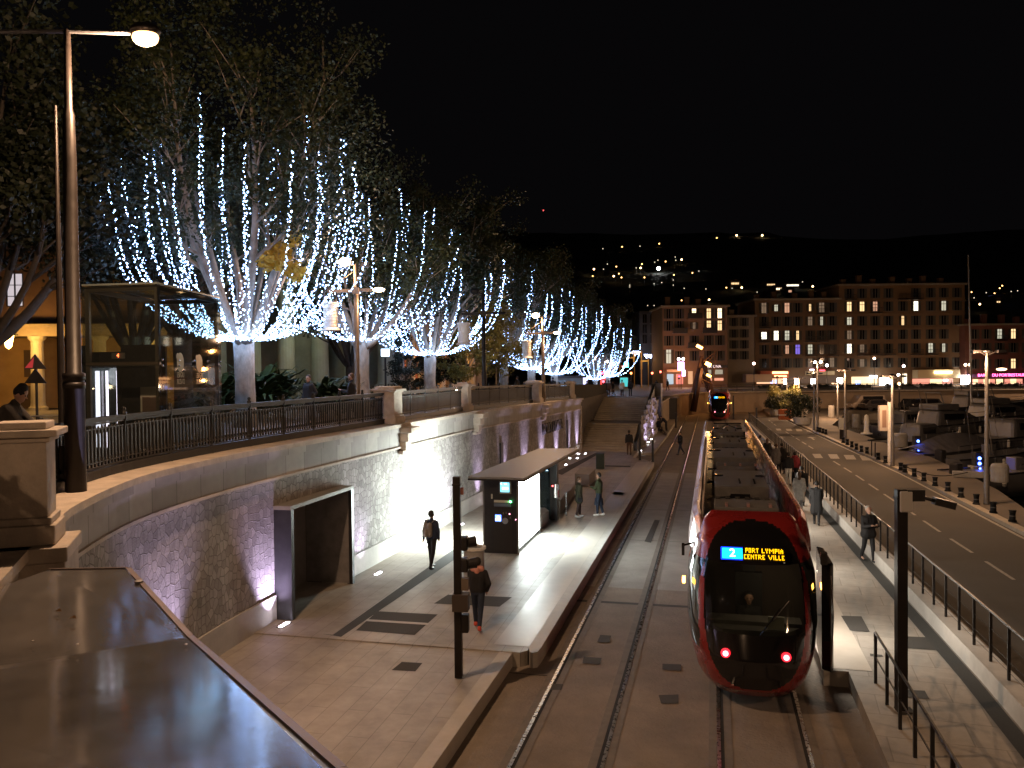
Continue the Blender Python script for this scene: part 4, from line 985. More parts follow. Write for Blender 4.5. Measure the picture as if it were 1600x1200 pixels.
# ============================================================ BUILDINGS BEHIND THE PROMENADE
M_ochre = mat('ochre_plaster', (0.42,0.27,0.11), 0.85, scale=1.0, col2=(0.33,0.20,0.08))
M_pstone = mat('portico_stone', (0.30,0.29,0.22), 0.8, var=0.2, scale=1)
M_orange = mat('arcade_plaster', (0.42,0.26,0.13), 0.85, var=0.18, scale=.8)
M_redpl = mat('red_plaster', (0.30,0.09,0.05), 0.85, var=0.2, scale=.8)
M_dwin = mat('dark_window', (0.012,0.012,0.014), 0.12, spec=.7)
def arch_wall(b, x0, x1, z0, z1, y, cx, w, h, dep=.4, n=12):
    """wall slab in the xz plane with one round-headed opening"""
    r = w/2; pts=[(cx-r,z0)]+[(cx-r*cos(pi*k/n), z0+h-r+r*sin(pi*k/n)) for k in range(n+1)]+[(cx+r,z0)]
    out=[(x0,z0)]+[(x0,z1)]+[(x1,z1)]+[(x1,z0)]
    # left jamb, right jamb, head fan
    for (a,c) in ((x0,cx-r),(cx+r,x1)): b.box(a,c,y,y+dep,z0,z0+h-r)
    hz_ = z0+h-r; ring=pts[1:-1]
    top=[(x0,hz_)]+[(x0,z1)]+[(x1,z1)]+[(x1,hz_)]
    for k in range(len(ring)-1):
        (xa,za),(xb,zb_)=ring[k],ring[k+1]
        ta = x0 if k==0 else xa; tb = x1 if k==len(ring)-2 else xb
        b.add([(xa,y,za),(xb,y,zb_),(tb,y,z1),(ta,y,z1),(xa,y+dep,za),(xb,y+dep,zb_),(tb,y+dep,z1),(ta,y+dep,z1)],[(0,1,2,3),(7,6,5,4),(0,4,5,1),(3,2,6,7)])
    b.add([(x0,y,hz_),(ring[0][0],y,hz_),(x0,y,z1)],[(0,1,2)]); b.add([(x1,y,hz_),(x1,y,z1),(ring[-1][0],y,hz_)],[(0,1,2)])
def column(b, x, y, z0, h, r, n=14):
    b.lathe([(r*1.35,z0),(r*1.35,z0+.25),(r*1.08,z0+.35),(r,z0+.6),(r*.86,z0+h-.5),(r*.9,z0+h-.4),(r*1.3,z0+h-.15),(r*1.3,z0+h)], (x,y,0), n)
# left house with porch: local x to the right, y away from camera; placed facing the camera
q = P(60, 640, 44); g = pz(q.y)
hb = thing('porticoed_house', 'house with thick round columns and glowing yellow wall at the left edge', 'building', (q.x,q.y,g), YAW+.1); hb.scale=(.8,.8,.66)
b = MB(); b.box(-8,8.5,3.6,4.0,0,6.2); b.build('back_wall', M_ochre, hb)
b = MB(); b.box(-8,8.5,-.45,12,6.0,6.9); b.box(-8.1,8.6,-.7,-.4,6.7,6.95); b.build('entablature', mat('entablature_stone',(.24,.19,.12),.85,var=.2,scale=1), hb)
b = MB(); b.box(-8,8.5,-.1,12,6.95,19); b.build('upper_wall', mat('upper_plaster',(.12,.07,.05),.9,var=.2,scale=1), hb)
for x in (-6.9,-3.5,-.0,4.0,7.7): b = MB(); column(b, x, 0, 0, 6.0, .44); b.build('column', mat('col_stone',(.34,.30,.22),.8,var=.15,scale=1), hb)
b = MB(); b.box(-2.5,-1.4,3.55,3.6,2.7,5.0); b.box(-3.0,-1.3,3.53,3.59,0,1.1); b.lathe([(0,0),(.85,0),(.85,.06),(0,.06)],(-2.1,3.55,1.1),20,Matrix.Rotation(pi/2,3,'X')); b.build('window', mat('shutter_brown',(.08,.05,.03),.7), hb)
for (px_,w_) in ((30,.95),): 
    b = MB(); x=-1.25; b.box(x-.5,x+.5,-.14,-.10,8.4,11.0); f=b.build('window', emat('lit_window_cool',(0.9,.8,.85),.35), hb)
    b = MB(); b.box(x-.54,x+.54,-.17,-.142,8.36,8.44); b.box(x-.05,x+.05,-.17,-.142,8.4,11); [b.box(x-.5,x+.5,-.17,-.142,z-.03,z+.03) for z in (9.2,10.1)]; b.box(x-.54,x-.46,-.17,-.142,8.4,11); b.box(x+.46,x+.54,-.17,-.142,8.4,11); b.build('window_bars', M_black, hb)
sg = text_mesh('JOUE\nFOIRE', .34, .004, 'wall_lettering', mat('letter_dark',(.12,.08,.04),.8), hb); sg.location=(-4.6,3.5,3.2); sg.rotation_euler=(pi/2,0,0)
qL = P(13,520,42)
wlm = thing('wall_lantern','glowing orange wall lantern between the columns at the left edge','lantern',(qL.x,qL.y,qL.z-.4),YAW)
b = MB(); b.lathe([(0.02,-.42),(.16,-.3),(.28,.28),(0.0,.28)],n=6); b.build('lantern_glass', emat('lantern_glow',(1,.55,.14),14), wlm)
b = MB(); b.lathe([(.32,.285),(.06,.5),(0,.55)],n=6); b.box(-.03,.03,.0,.8,.3,.36); b.build('lantern_cap', M_iron, wlm)
light('POINT','lantern_light',(qL.x+.6*cos(YAW),qL.y+.4,qL.z-.6),200,(1,.52,.13),.2)
light('POINT','lantern_light',(qL.x+5.2,qL.y+2.4,qL.z-.9),130,(1,.52,.13),.2)
# portico with tall columns
q = P(492, 640, 58); g = pz(q.y)
pr = thing('church_portico', 'tall pale portico of thick columns behind the dark leafy tree', 'building', (q.x,q.y,g), YAW+.15)
b = MB(); b.box(-8,5.5,1.8,10,0,13); b.build('wall', M_pstone, pr)
for x in (-6.5,-4.2,-1.9,.4,2.7,5.0): b = MB(); column(b, x, 0, .9, 7.6, .62, 18); b.build('column', mat('portico_col',(.38,.38,.30),.75,var=.12,scale=1), pr)
b = MB(); b.box(-8,5.9,-1.0,1.795,8.5,9.8); b.box(-8,6.2,-1.3,-.99,9.6,9.9); b.build('entablature', M_pstone, pr)
b = MB(); [b.box(-8,6,-1.6-.35*k+.7,1.795,0,.9-.3*k) for k in range(3)]; b.build('steps', M_pstone, pr)
light('POINT','portico_light', (q.x+1.5,q.y-3.2,g+5.8), 240, (.9,1.0,.72), .3)
# long arcade
q = Vector((-27.4,78,0)); g = pz(q.y)
ar = thing('arcade_building', 'long orange-lit arcade building with columns behind the trees', 'building', (q.x,q.y,g), radians(94))
b = MB()
for k in range(9): arch_wall(b, -13+3.6*k, -13+3.6*(k+1), 0, 6.2, 0, -13+3.6*k+1.8, 2.2, 5.0)
b.build('arcade_wall', M_orange, ar)
b = MB(); b.box(-13.2,19.6,-.5,.0,6.2,7.4); b.box(-13.3,19.7,-.75,0,7.1,7.45); [b.box(-13+.45*k,-13+.45*k+.2,-.56,-.5,6.4,6.95) for k in range(72)]; b.build('cornice', M_orange, ar)
for k in range(10): 
    b = MB(); column(b, -13+3.6*k-.0, -.9, 0, 6.1, .42, 12); b.build('column', mat('arcade_col',(.46,.36,.24),.8,var=.12,scale=1), ar)
b = MB(); b.box(-13.2,19.6,4.2,4.6,0,7.3); b.box(-13.2,19.6,0.01,12,7.46,15); b.build('upper_wall', M_redpl, ar)
b = MB(); [b.box(-12+2.6*k,-11.1+2.6*k,-.05,.008,8.6,10.8) for k in range(12)]; b.build('window', M_dwin, ar)
axA = Vector((cos(radians(94)), sin(radians(94)), 0)); nA = Vector((axA.y,-axA.x,0))
for t in (-9,-2,5,12): 
    p_ = q + axA*t - nA*1.6; light('POINT','arcade_light',(p_.x,p_.y,g+3.6),130,(1,.58,.22),.2)
    p_ = q + axA*t + nA*2.4; light('POINT','arcade_light',(p_.x,p_.y,g+3.2),90,(1,.52,.16),.2)
# street sign panels and small lit signs on promenade
q = P(602,551,56); d = thing('lit_street_sign','small glowing white-blue street sign on post before the orange columns','sign',(q.x,q.y,pz(q.y)))
b=MB(); b.tube([(0,0,0),(0,0,q.z-pz(q.y)-.35)],.07,8); b.build('post',M_black,d); b=MB(); b.obox((0,0,q.z-pz(q.y)),(.55,.1,.5),YAW); b.build('panel',emat('sign_blue',(.5,.7,1),3.5),d)
q = P(716,607,44); d = thing('low_globe_light','small glaring globe light just above the grey railing','lamp',(q.x,q.y,pz(q.y)))
b=MB(); b.tube([(0,0,0),(0,0,q.z-pz(q.y)-.12)],.04,8); b.build('post',M_black,d); b=MB(); b.ball((0,0,q.z-pz(q.y)),.16,12); b.build('globe',emat('globe_glow',(1,.8,.62),14),d,smooth=True)
light('POINT','globe_light',(q.x,q.y-.3,q.z),30,(1,.75,.5),.1)
# warning signs at left, seen from behind
q = P(57,600,22); d = thing('road_sign_post','two stacked triangular road signs on one post, upper one partly lit red','road sign',(q.x,q.y,pz(q.y)),YAW)
b=MB(); b.tube([(0,0,0),(0,0,q.z-pz(q.y)+.72)],.035,8); b.build('post',M_black,d)
for k,(zz,m_) in enumerate(((q.z-pz(q.y)+.58,mat('sign_back',(.05,.045,.045),.5)),(q.z-pz(q.y)+.20,M_darkgrey))):
    b=MB(); b.add([(-.30,-.05,zz-.18),(.30,-.05,zz-.18),(0,-.05,zz+.22),(-.30,-.03,zz-.18),(.30,-.03,zz-.18),(0,-.03,zz+.22)],[(0,1,2),(5,4,3),(0,3,4,1),(1,4,5,2),(2,5,3,0)]); b.build('sign_plate',m_,d)
b=MB(); b.add([(-.27,-.055,q.z-pz(q.y)+.43),(-.06,-.055,q.z-pz(q.y)+.43),(-.02,-.055,q.z-pz(q.y)+.72)],[(0,1,2)]); b.build('painted_red_reflection',emat('sign_red',(.9,.05,.06),.22),d)  # glowing triangle paints reflected red light on the upper plate
q = P(82,640,19); d = thing('metal_barrier','small pale metal barrier behind the leaning person at left','barrier',(q.x,q.y,pz(q.y)),YAW)
b=MB(); b.tube([(-.5,0,0),(-.5,0,1.0),(.42,0,1.0),(.42,0,0)],.025,6); b.tube([(-.5,0,.1),(.42,0,.95)],.018,6); b.tube([(.42,0,.1),(-.5,0,.95)],.018,6); b.build('frame',mat('galv',(.4,.4,.38),.4,.7),d)
# grey hut among the trees
q = P(893,606,88); g = pz(q.y); d = thing('grey_hut','pale grey square hut with small blue panel beyond the sixth lit tree','hut',(q.x,q.y,g),YAW)
b=MB(); b.box(-1.5,1.1,-1,1,0,2.0); b.build('wall',mat('hut_wall',(.22,.24,.23),.8),d); b=MB(); b.box(-1.9,1.5,-1.3,1.3,2.0,2.15); b.prism([(-1.9,-1.3),(1.5,-1.3),(1.5,1.3),(-1.9,1.3)],2.15,lambda x,y:2.2); b.build('roof',M_darkgrey,d); b=MB(); b.box(-1.2,-.6,-1.03,-1.0,1.0,1.35); b.build('panel',emat('hut_blue',(.2,.4,.7),.8),d)

# ============================================================ KIOSK WITH LIT PANELS AND CANOPY
kx = thing('tram_stop_kiosk', 'black ticket kiosk with glaring white side panels under a grey flat canopy', 'kiosk', (-6.9,27,ZP))
K0,K1 = 26.95,30.55
b = MB(); b.box(-7.55,-6.42,K0,K1,ZP,2.90); b.build('body', M_black, kx, world=True)
M_lit = emat('light_box', (0.90,1.0,0.98), 13.5, sample=True)
for (x,nm) in ((-6.395,'right'),(-7.575,'left')):
    b = MB(); s_ = 1 if nm=='right' else -1; b.box(min(x,x-.02*s_),max(x,x-.02*s_),K0+.12,K1-.05,ZP+.16,2.80); b.build('light_panel', M_lit, kx, world=True)
    b = MB()
    for y_ in (K0+.06,(K0+K1)/2,K1): 
        if y_==(K0+K1)/2: b.box(x+s_*.001,x+s_*.02,y_-.015,y_+.015,ZP+.16,ZP+.30)
        else: b.box(min(x-s_*.03,x+s_*.03),max(x-s_*.03,x+s_*.03),y_-.05,y_+.05,ZP,2.86)
    b.build('panel_frame', M_greypole, kx, world=True)
cz = lambda x,y: 2.93
b = MB(); b.prism([(-7.95,26.45),(-6.02,26.35),(-5.80,36.4),(-7.55,36.1)], 2.92, 2.99); b.build('canopy', mat('canopy_metal',(.27,.28,.27),.5,.3,scale=3,col2=(.20,.19,.175),stretch=(.3,4,1)), kx, world=True)
b = MB(); b.prism([(-7.97,26.43),(-6.0,26.33),(-5.78,36.42),(-7.57,36.12)], 2.86, 2.917); b.build('canopy_edge', M_black, kx, world=True)
F0 = K0-.003
b = MB(); b.box(-7.0,-6.60+.0,F0-.03,F0,2.36,2.80); b.build('screen_bezel', mat('bezel',(.30,.30,.24),.4,.4), kx, world=True)
b = MB(); b.box(-6.965,-6.66,F0-.04,F0-.031,2.42,2.74); b.build('screen', emat('screen_blue',(.16,.62,.85),1.5), kx, world=True)
for bx_ in ((-6.955,-6.92,F0-.045,F0-.041,2.68,2.73),(-6.9,-6.7,F0-.045,F0-.041,2.51,2.58),(-6.84,-6.74,F0-.045,F0-.041,2.69,2.715)): b = MB(); b.box(*bx_); b.build('screen_text', emat('screen_white',(.9,1,1),2.2), kx, world=True)
b = MB(); b.box(-7.2,-6.62,F0-.03,F0,2.06,2.14); b.box(-7.30,-7.25,F0-.03,F0,2.18,2.34); b.build('label_strip', mat('strip_cream',(.5,.47,.40),.5), kx, world=True)
b = MB(); b.box(-7.2,-6.62,F0-.03,F0,1.92,2.03); b.build('info_strip', mat('strip_blue',(.10,.12,.18),.4), kx, world=True)
b = MB(); b.ball((-6.62,F0-.05,2.10),.035,10); b.build('status_light', emat('green_led',(.1,1,.3),14), kx, world=True)
b = MB(); b.box(-7.16,-6.96,F0-.03,F0-.002,1.42,1.64); b.build('ticket_screen', emat('ticket_blue',(.12,.25,1),2.6), kx, world=True)
b = MB(); b.box(-7.09,-7.03,F0-.036,F0-.031,1.47,1.60); b.box(-7.02,-6.975,F0-.036,F0-.031,1.45,1.54); b.box(-7.15,-7.11,F0-.036,F0-.031,1.46,1.52); b.build('ticket_icons', emat('icon_white',(.9,.95,1),2.5), kx, world=True)
b = MB(); b.lathe([(0,0),(.105,0),(.105,.02),(0,.03)],(-6.82,F0,1.44),20,Matrix.Rotation(pi/2,3,'X')); b.build('mirror_disc', mat('disc_steel',(.35,.38,.42),.3,.7), kx, world=True)
b = MB(); [b.box(x_,x_+.04,F0-.02,F0,z_,z_+.07) for x_,z_ in ((-6.9,1.66),(-6.80,1.68),(-6.66,1.52))]; b.build('slot', M_greypole, kx, world=True)
b = MB(); b.ball((-6.66,F0-.03,1.68),.02,8); b.ball((-6.45,F0-.03,1.50),.016,8); b.build('indicator', emat('pink_led',(1,.4,.6),5), kx, world=True)
b = MB(); b.box(-7.22,-6.60,F0-.012,F0-.001,.42,1.90); b.build('machine_door', mat('machine_door',(.028,.024,.022),.35,.3), kx, world=True)
# cool light of the panels (they are the lamps of the stop)
light('AREA','panel_light',(-7.66,28.4,1.6),420,(.86,1,.94),2.4,aim=(-10.6,27.3,2.3),sy=2.2)
# glass rear support
b = MB(); b.box(-6.95,-6.25,33.4,33.46,ZP,2.86); b.build('glass_screen', glassmat('screen_glass',(.5,.7,.8),.6,.04), kx, world=True)
b = MB(); b.box(-6.5,-6.2,33.2,33.55,ZP,2.86); b.build('support', M_darkgrey, kx, world=True)
b = MB(); b.ball((-6.38,33.17,1.75),.03,8); b.build('indicator', emat('red_led',(1,.1,.1),6), kx, world=True)
b = MB(); b.lathe([(0,0),(.12,0),(.12,.3),(.1,.55),(0,.55)],(-6.2,33.1,1.3),12); b.build('validator', M_chrome, kx, world=True)
# benches
def bench(pts, h, label):
    d = MB(); q=[G(x,y,ZP) for x,y in pts]; d.prism([(p.x,p.y) for p in q], ZP, ZP+h); o = d.build('stone_bench', mat('bench_stone',(.27,.25,.23),.7,var=.12,scale=2), bevel=.02); tag(o,label,'bench',group='solid stone benches'); return o
bench([(846,827),(858,816),(846,806),(838,812)], .48, 'wedge of stone bench touching the end of the glaring panel')
bench([(854,802),(876,803),(890,786),(868,785)], .62, 'square stone bench block under the kiosk canopy')
bench([(898,758),(921,760),(930,750),(906,748)], .62, 'stone bench block furthest along, beyond the couple, near dark bin')
bench([(872,790),(886,792),(898,772),(882,772)], .5, 'stone bench block between canopy and olive coated woman')
q = G(885,806,ZP); b = MB(); b.lathe([(0,0),(.04,0),(.04,1.0),(0,1.02)],(q.x,q.y,ZP),10); tag(b.build('steel_post',M_chrome),'short bright steel post beside the bench block','post')
def bin_(x,y,h,w,label,m,rim=False):
    q = G(x,y,ZP); d = thing('litter_bin',label,'litter bin',(q.x,q.y,ZP),YAW*.3)
    b = MB(); b.lathe([(w*.42,0),(w*.5,.06),(w*.5,h-.05),(w*.46,h),(w*.4,h),(w*.4,h-.25)],n=18) if rim else b.box(-w/2,w/2,-w/2,w/2,.04,h)
    b.build('body',m,d,bevel=.01)
    if rim: b=MB(); b.lathe([(w*.53,h-.06),(w*.58,h-.04),(w*.58,h+.03),(w*.42,h+.03),(w*.42,h-.06)],n=20); b.build('rim',M_white,d)
    else: b=MB(); b.box(-w/2-.01,w/2+.01,-w/2-.01,w/2+.01,h,h+.04); b.build('lid',M_black,d)
bin_(938,733,.95,.5,'dark green square litter bin on the platform beyond the benches',mat('bin_green',(.03,.06,.045),.5))
bin_(741,905,.95,.62,'round litter bin with white rim behind the near signal pole',M_concrete,True)

# ============================================================ SIGNAL POLES
def sig_pole(px,py,h,r,label,z=ZP):
    q = G(px,py,z); d = thing('signal_pole',label,'signal pole',(q.x,q.y,z),YAW-.1,'square tram signal poles')
    b = MB(); b.box(-r,r,-r,r,-.01,h); b.box(-r*1.15,r*1.15,-r*1.15,r*1.15,h-.18,h-.14); b.build('pole',M_brownpole,d,bevel=.008); return d,q
d,q = sig_pole(717,1057,4.08,.075,'near brown signal pole left of the tracks, carrying side-on tram signals')
def visor(d, z, sgn=1, sc=1.0):
    b = MB(); b.box(.076,.22*sc,-.12,.12,z-.15*sc,z+.13*sc); b.build('signal_body',M_black,d,bevel=.03)
    b = MB(); b.tube([(.20*sc,-.0,z+.0),(.37*sc,.06,z+.02)],[.10*sc,.11*sc],14); b.build('visor',M_black,d)
visor(d, 2.74); visor(d, 2.30)
b=MB(); b.box(.08,.22,-.08,.08,1.78,2.02); b.build('push_box',mat('box_tan',(.13,.10,.075),.6),d); b=MB(); b.box(-.10,.22,-.14,.14,1.36,1.70); b.build('cabinet',mat('box_brown',(.05,.037,.03),.6),d); b=MB(); b.box(.078,.22,-.1,.1,.92,1.28); b.build('lower_box',M_brownpole,d,bevel=.02)
b=MB(); b.box(.08,.14,-.05,.05,3.72,3.86); b.build('top_bracket',mat('bracket_red',(.2,.07,.05),.6),d)
d,q = sig_pole(1408,1110,4.02,.09,'near brown pole on right platform topped by pale box and floodlight')
b=MB(); b.box(-.06,.16,-.135,-.092,3.62,4.0); b.build('pale_box',mat('pale_box',(.42,.40,.38),.5),d,bevel=.02); b=MB(); b.tube([(.09,0,3.96),(.36,0,3.88),(.62,0,3.80)],.035,6); b.obox((.22,0,3.92),(.3,.26,.2)); b.obox((.74,0,3.77),(.36,.18,.13),0,0,.25); b.build('floodlight',M_black,d)
b=MB(); b.box(-.08,.2,-.13,.13,-.01,.02); b.build('base_plate',M_grate,d)
for (px,pt,pb,z,l) in ((1036,622,663,ZP,'thin dark pole on the far platform near the shelter'),(1056,645,668,ZP,'short dark pole at the far platform edge'),(1146,618,655,ZP,'dark pole beside the far tram, on right platform'),(1182,637,668,.3,'dark square post with pale top between platform and road'),(1092,610,637,0.1,'small dark post right of the leaning sculpture legs'),(1000,662,719,ZP,'dark post in front of the stairs, right side'),(1020,688,722,ZP,'thin dark post at the far end of left platform')):
    q=G(px,pb,z); D=q.x*-sin(YAW)+q.y*cos(YAW); h=(pb-pt)/F_PX*D; r=.09 if D>80 else .07
    b=MB(); b.box(q.x-r,q.x+r,q.y-r,q.y+r,z-.01,z+h); b.box(q.x-r*1.3,q.x+r*1.3,q.y-r*1.3,q.y+r*1.3,z-.01,z+.05); tag(b.build('platform_post',M_black),l,'post',group='dark posts around the tram stop')

# ============================================================ RIGHT PLATFORM RAILINGS
rl = thing('long_railing','long dark railing on the low pale wall between right platform and road','railing',(5.3,18,.7))
def fx(v): return wu(v)+0.20
b = MB(); ys=[8.0+1.0*i for i in range(84)]
for i,y in enumerate(ys[:84]):
    b=MB(); b.box(fx(y)-.025,fx(y)+.025,y-.025,y+.025,.70,1.70); b.build('post',M_black,rl,world=True)
b=MB()
for a,c in zip(vs,vs[1:]):
    a=max(a,8); 
    if c>8: b.tube([(fx(a),a,1.70),(fx(c),c,1.70)],.028,6)
b.build('top_rail',M_black,rl,world=True)
b=MB()
for a,c in zip(vs,vs[1:]):
    a=max(a,8)
    if c>8:
        for h in (1.36,1.05,.85): b.tube([(fx(a),a,h),(fx(c),c,h)],.006,4)
b.build('cable',M_black,rl,world=True)
rr = thing('ramp_railing','short dark handrail along the ramp at bottom right of the photo','railing',(3.15,17.4,.3),group='ramp railing')
rp=[(1368,1069),(1386.6,1101),(1407,1138),(1429.6,1180)]; q=[G(x,y,.30) for x,y in rp]; st_=(q[3]-q[0])/3
q=[q[0]+st_*i for i in range(9)]
for i,p in enumerate(q): p.z=rpz(p.x,p.y); 
for p in q: b=MB(); b.box(p.x-.028,p.x+.028,p.y-.028,p.y+.028,p.z-.01,p.z+1.0); b.build('post',M_black,rr,world=True)
b=MB(); b.tube([p+Vector((0,0,1.0)) for p in q],.03,6); b.build('top_rail',M_black,rr,world=True)
b=MB(); b.tube([p+Vector((0,0,.52)) for p in q],.018,6); b.build('mid_rail',M_black,rr,world=True)

# ============================================================ DARK SHEET-METAL ROOF BELOW THE CAMERA
mr_ = thing('metal_roof','glossy dark brown sheet-metal roof at bottom left with folded ridge','metal roof',(-3.2,4,4.3))
M_sheet = mat('brown_sheet',(.24,.235,.24),.085,.55,var=.15,scale=1.4,bump=.035,bscale=7)
def Gz(x,y,z): return G(x,y,z)
P1=Gz(196,889,4.66); P1b=Gz(75,891,4.66); P2=Gz(292,996,4.56); P2b=Gz(0,1040,4.56); P3=Gz(525,1204,4.83); P4=Gz(640,1330,5.0); P5=Gz(-120,1330,4.92); P6=Gz(-260,1090,4.60); P0=Gz(-200,985,4.60)
b=MB(); b.add([P1b,P1,P2,P2b],[(0,1,2,3)][::1]); b.add([P1b,P2b,P0],[(0,1,2)])
b.add([P2b,P2,P3,P4,P5,P6],[(0,1,2,3,4,5)])
o=b.build('sheet',M_sheet,mr_,world=True)
b=MB()
for a,c in ((P1b,P1),(P1,P2),(P2,P3),(P3,P4)):
    dd=(c-a).normalized(); out=Vector((dd.y,-dd.x,0)) if True else 0
    if out.dot(Vector((a.x+3.2,a.y-4.5,0)))<0: out=-out
    b.add([a+Vector((0,0,.012)),c+Vector((0,0,.012)),c+out*.05+Vector((0,0,.008)),a+out*.05+Vector((0,0,.008)),a+out*.05-Vector((0,0,.22)),c+out*.05-Vector((0,0,.22))],[(0,1,2,3),(3,2,5,4)])
b.build('edge_trim',mat('edge_rust',(.08,.05,.038),.45,.4,var=.3,scale=8),mr_,world=True)
for i_,(x_,y_) in enumerate(((300,1005),(345,1045),(392,1092),(440,1138),(488,1182),(60,1000),(130,1005))):
    q=Gz(x_-9,y_+3,4.60+max(0,(y_-996))*.00118); b=MB(); b.lathe([(0,0),(.010,0),(.010,.006),(.0,.008)],(q.x,q.y,q.z+.004),8); b.build('rivet',M_greypole,mr_,world=True)
for i_,(x_,y_,l_) in enumerate(((91,957,'curled dry leaf on the near sheet-metal roof, beside bright scratch'),(114,968,'tiny dark leaf scrap on the near sheet-metal roof'),(372,1102,'small dark leaf scrap on the glossy part of the metal roof'))):
    q=Gz(x_,y_,4.62 if y_<1000 else 4.70); b=MB(); b.add([(q.x-.03,q.y-.012,q.z+.01),(q.x,q.y-.02,q.z+.022),(q.x+.035,q.y,q.z+.012),(q.x,q.y+.018,q.z+.03),(q.x,q.y,q.z+.008)],[(0,1,4),(1,2,4),(2,3,4),(3,0,4)]); tag(b.build('dry_leaf',mat('dry_leaf',(.22,.13,.05),.8)),l_,'leaf',group='litter on the metal roof')
b=MB(); q=Gz(217,914,4.62); b.lathe([(0,0),(.035,0),(.04,.03),(.0,.035)],(q.x,q.y,4.63),10); b.build('bolt',M_greypole,mr_,world=True)
# ============================================================ THE TRAMS
M_red = mat('tram_red',(.25,.018,.015),.28,.15,var=.12,scale=2,coat=.7)
M_tbk = mat('tram_black',(.010,.009,.009),.10,spec=.7)
M_tgr = mat('tram_roof_grey',(.12,.115,.11),.6,.2,var=.25,scale=3)
M_tgl = glassmat('tram_glass',(.55,.6,.55),.75,.03)
M_pink = mat('tram_rose',(.42,.24,.22),.30,.35,var=.1,scale=2,coat=.5)
HW = 1.325
def nose(t):
    """profile by height t (m): half width, nose tip offset from the back ring (m)"""
    hw = lerp_tab([(0.22,1.02),(0.45,1.15),(0.9,1.27),(1.4,1.325),(2.3,1.30),(2.9,1.14),(3.25,.98),(3.42,.80)], t)
    L = lerp_tab([(0.22,2.15),(0.40,2.42),(0.7,2.55),(1.0,2.55),(1.5,2.40),(2.0,2.12),(2.5,1.72),(2.9,1.28),(3.15,.85),(3.35,.35),(3.42,.0)], t)
    return hw, L
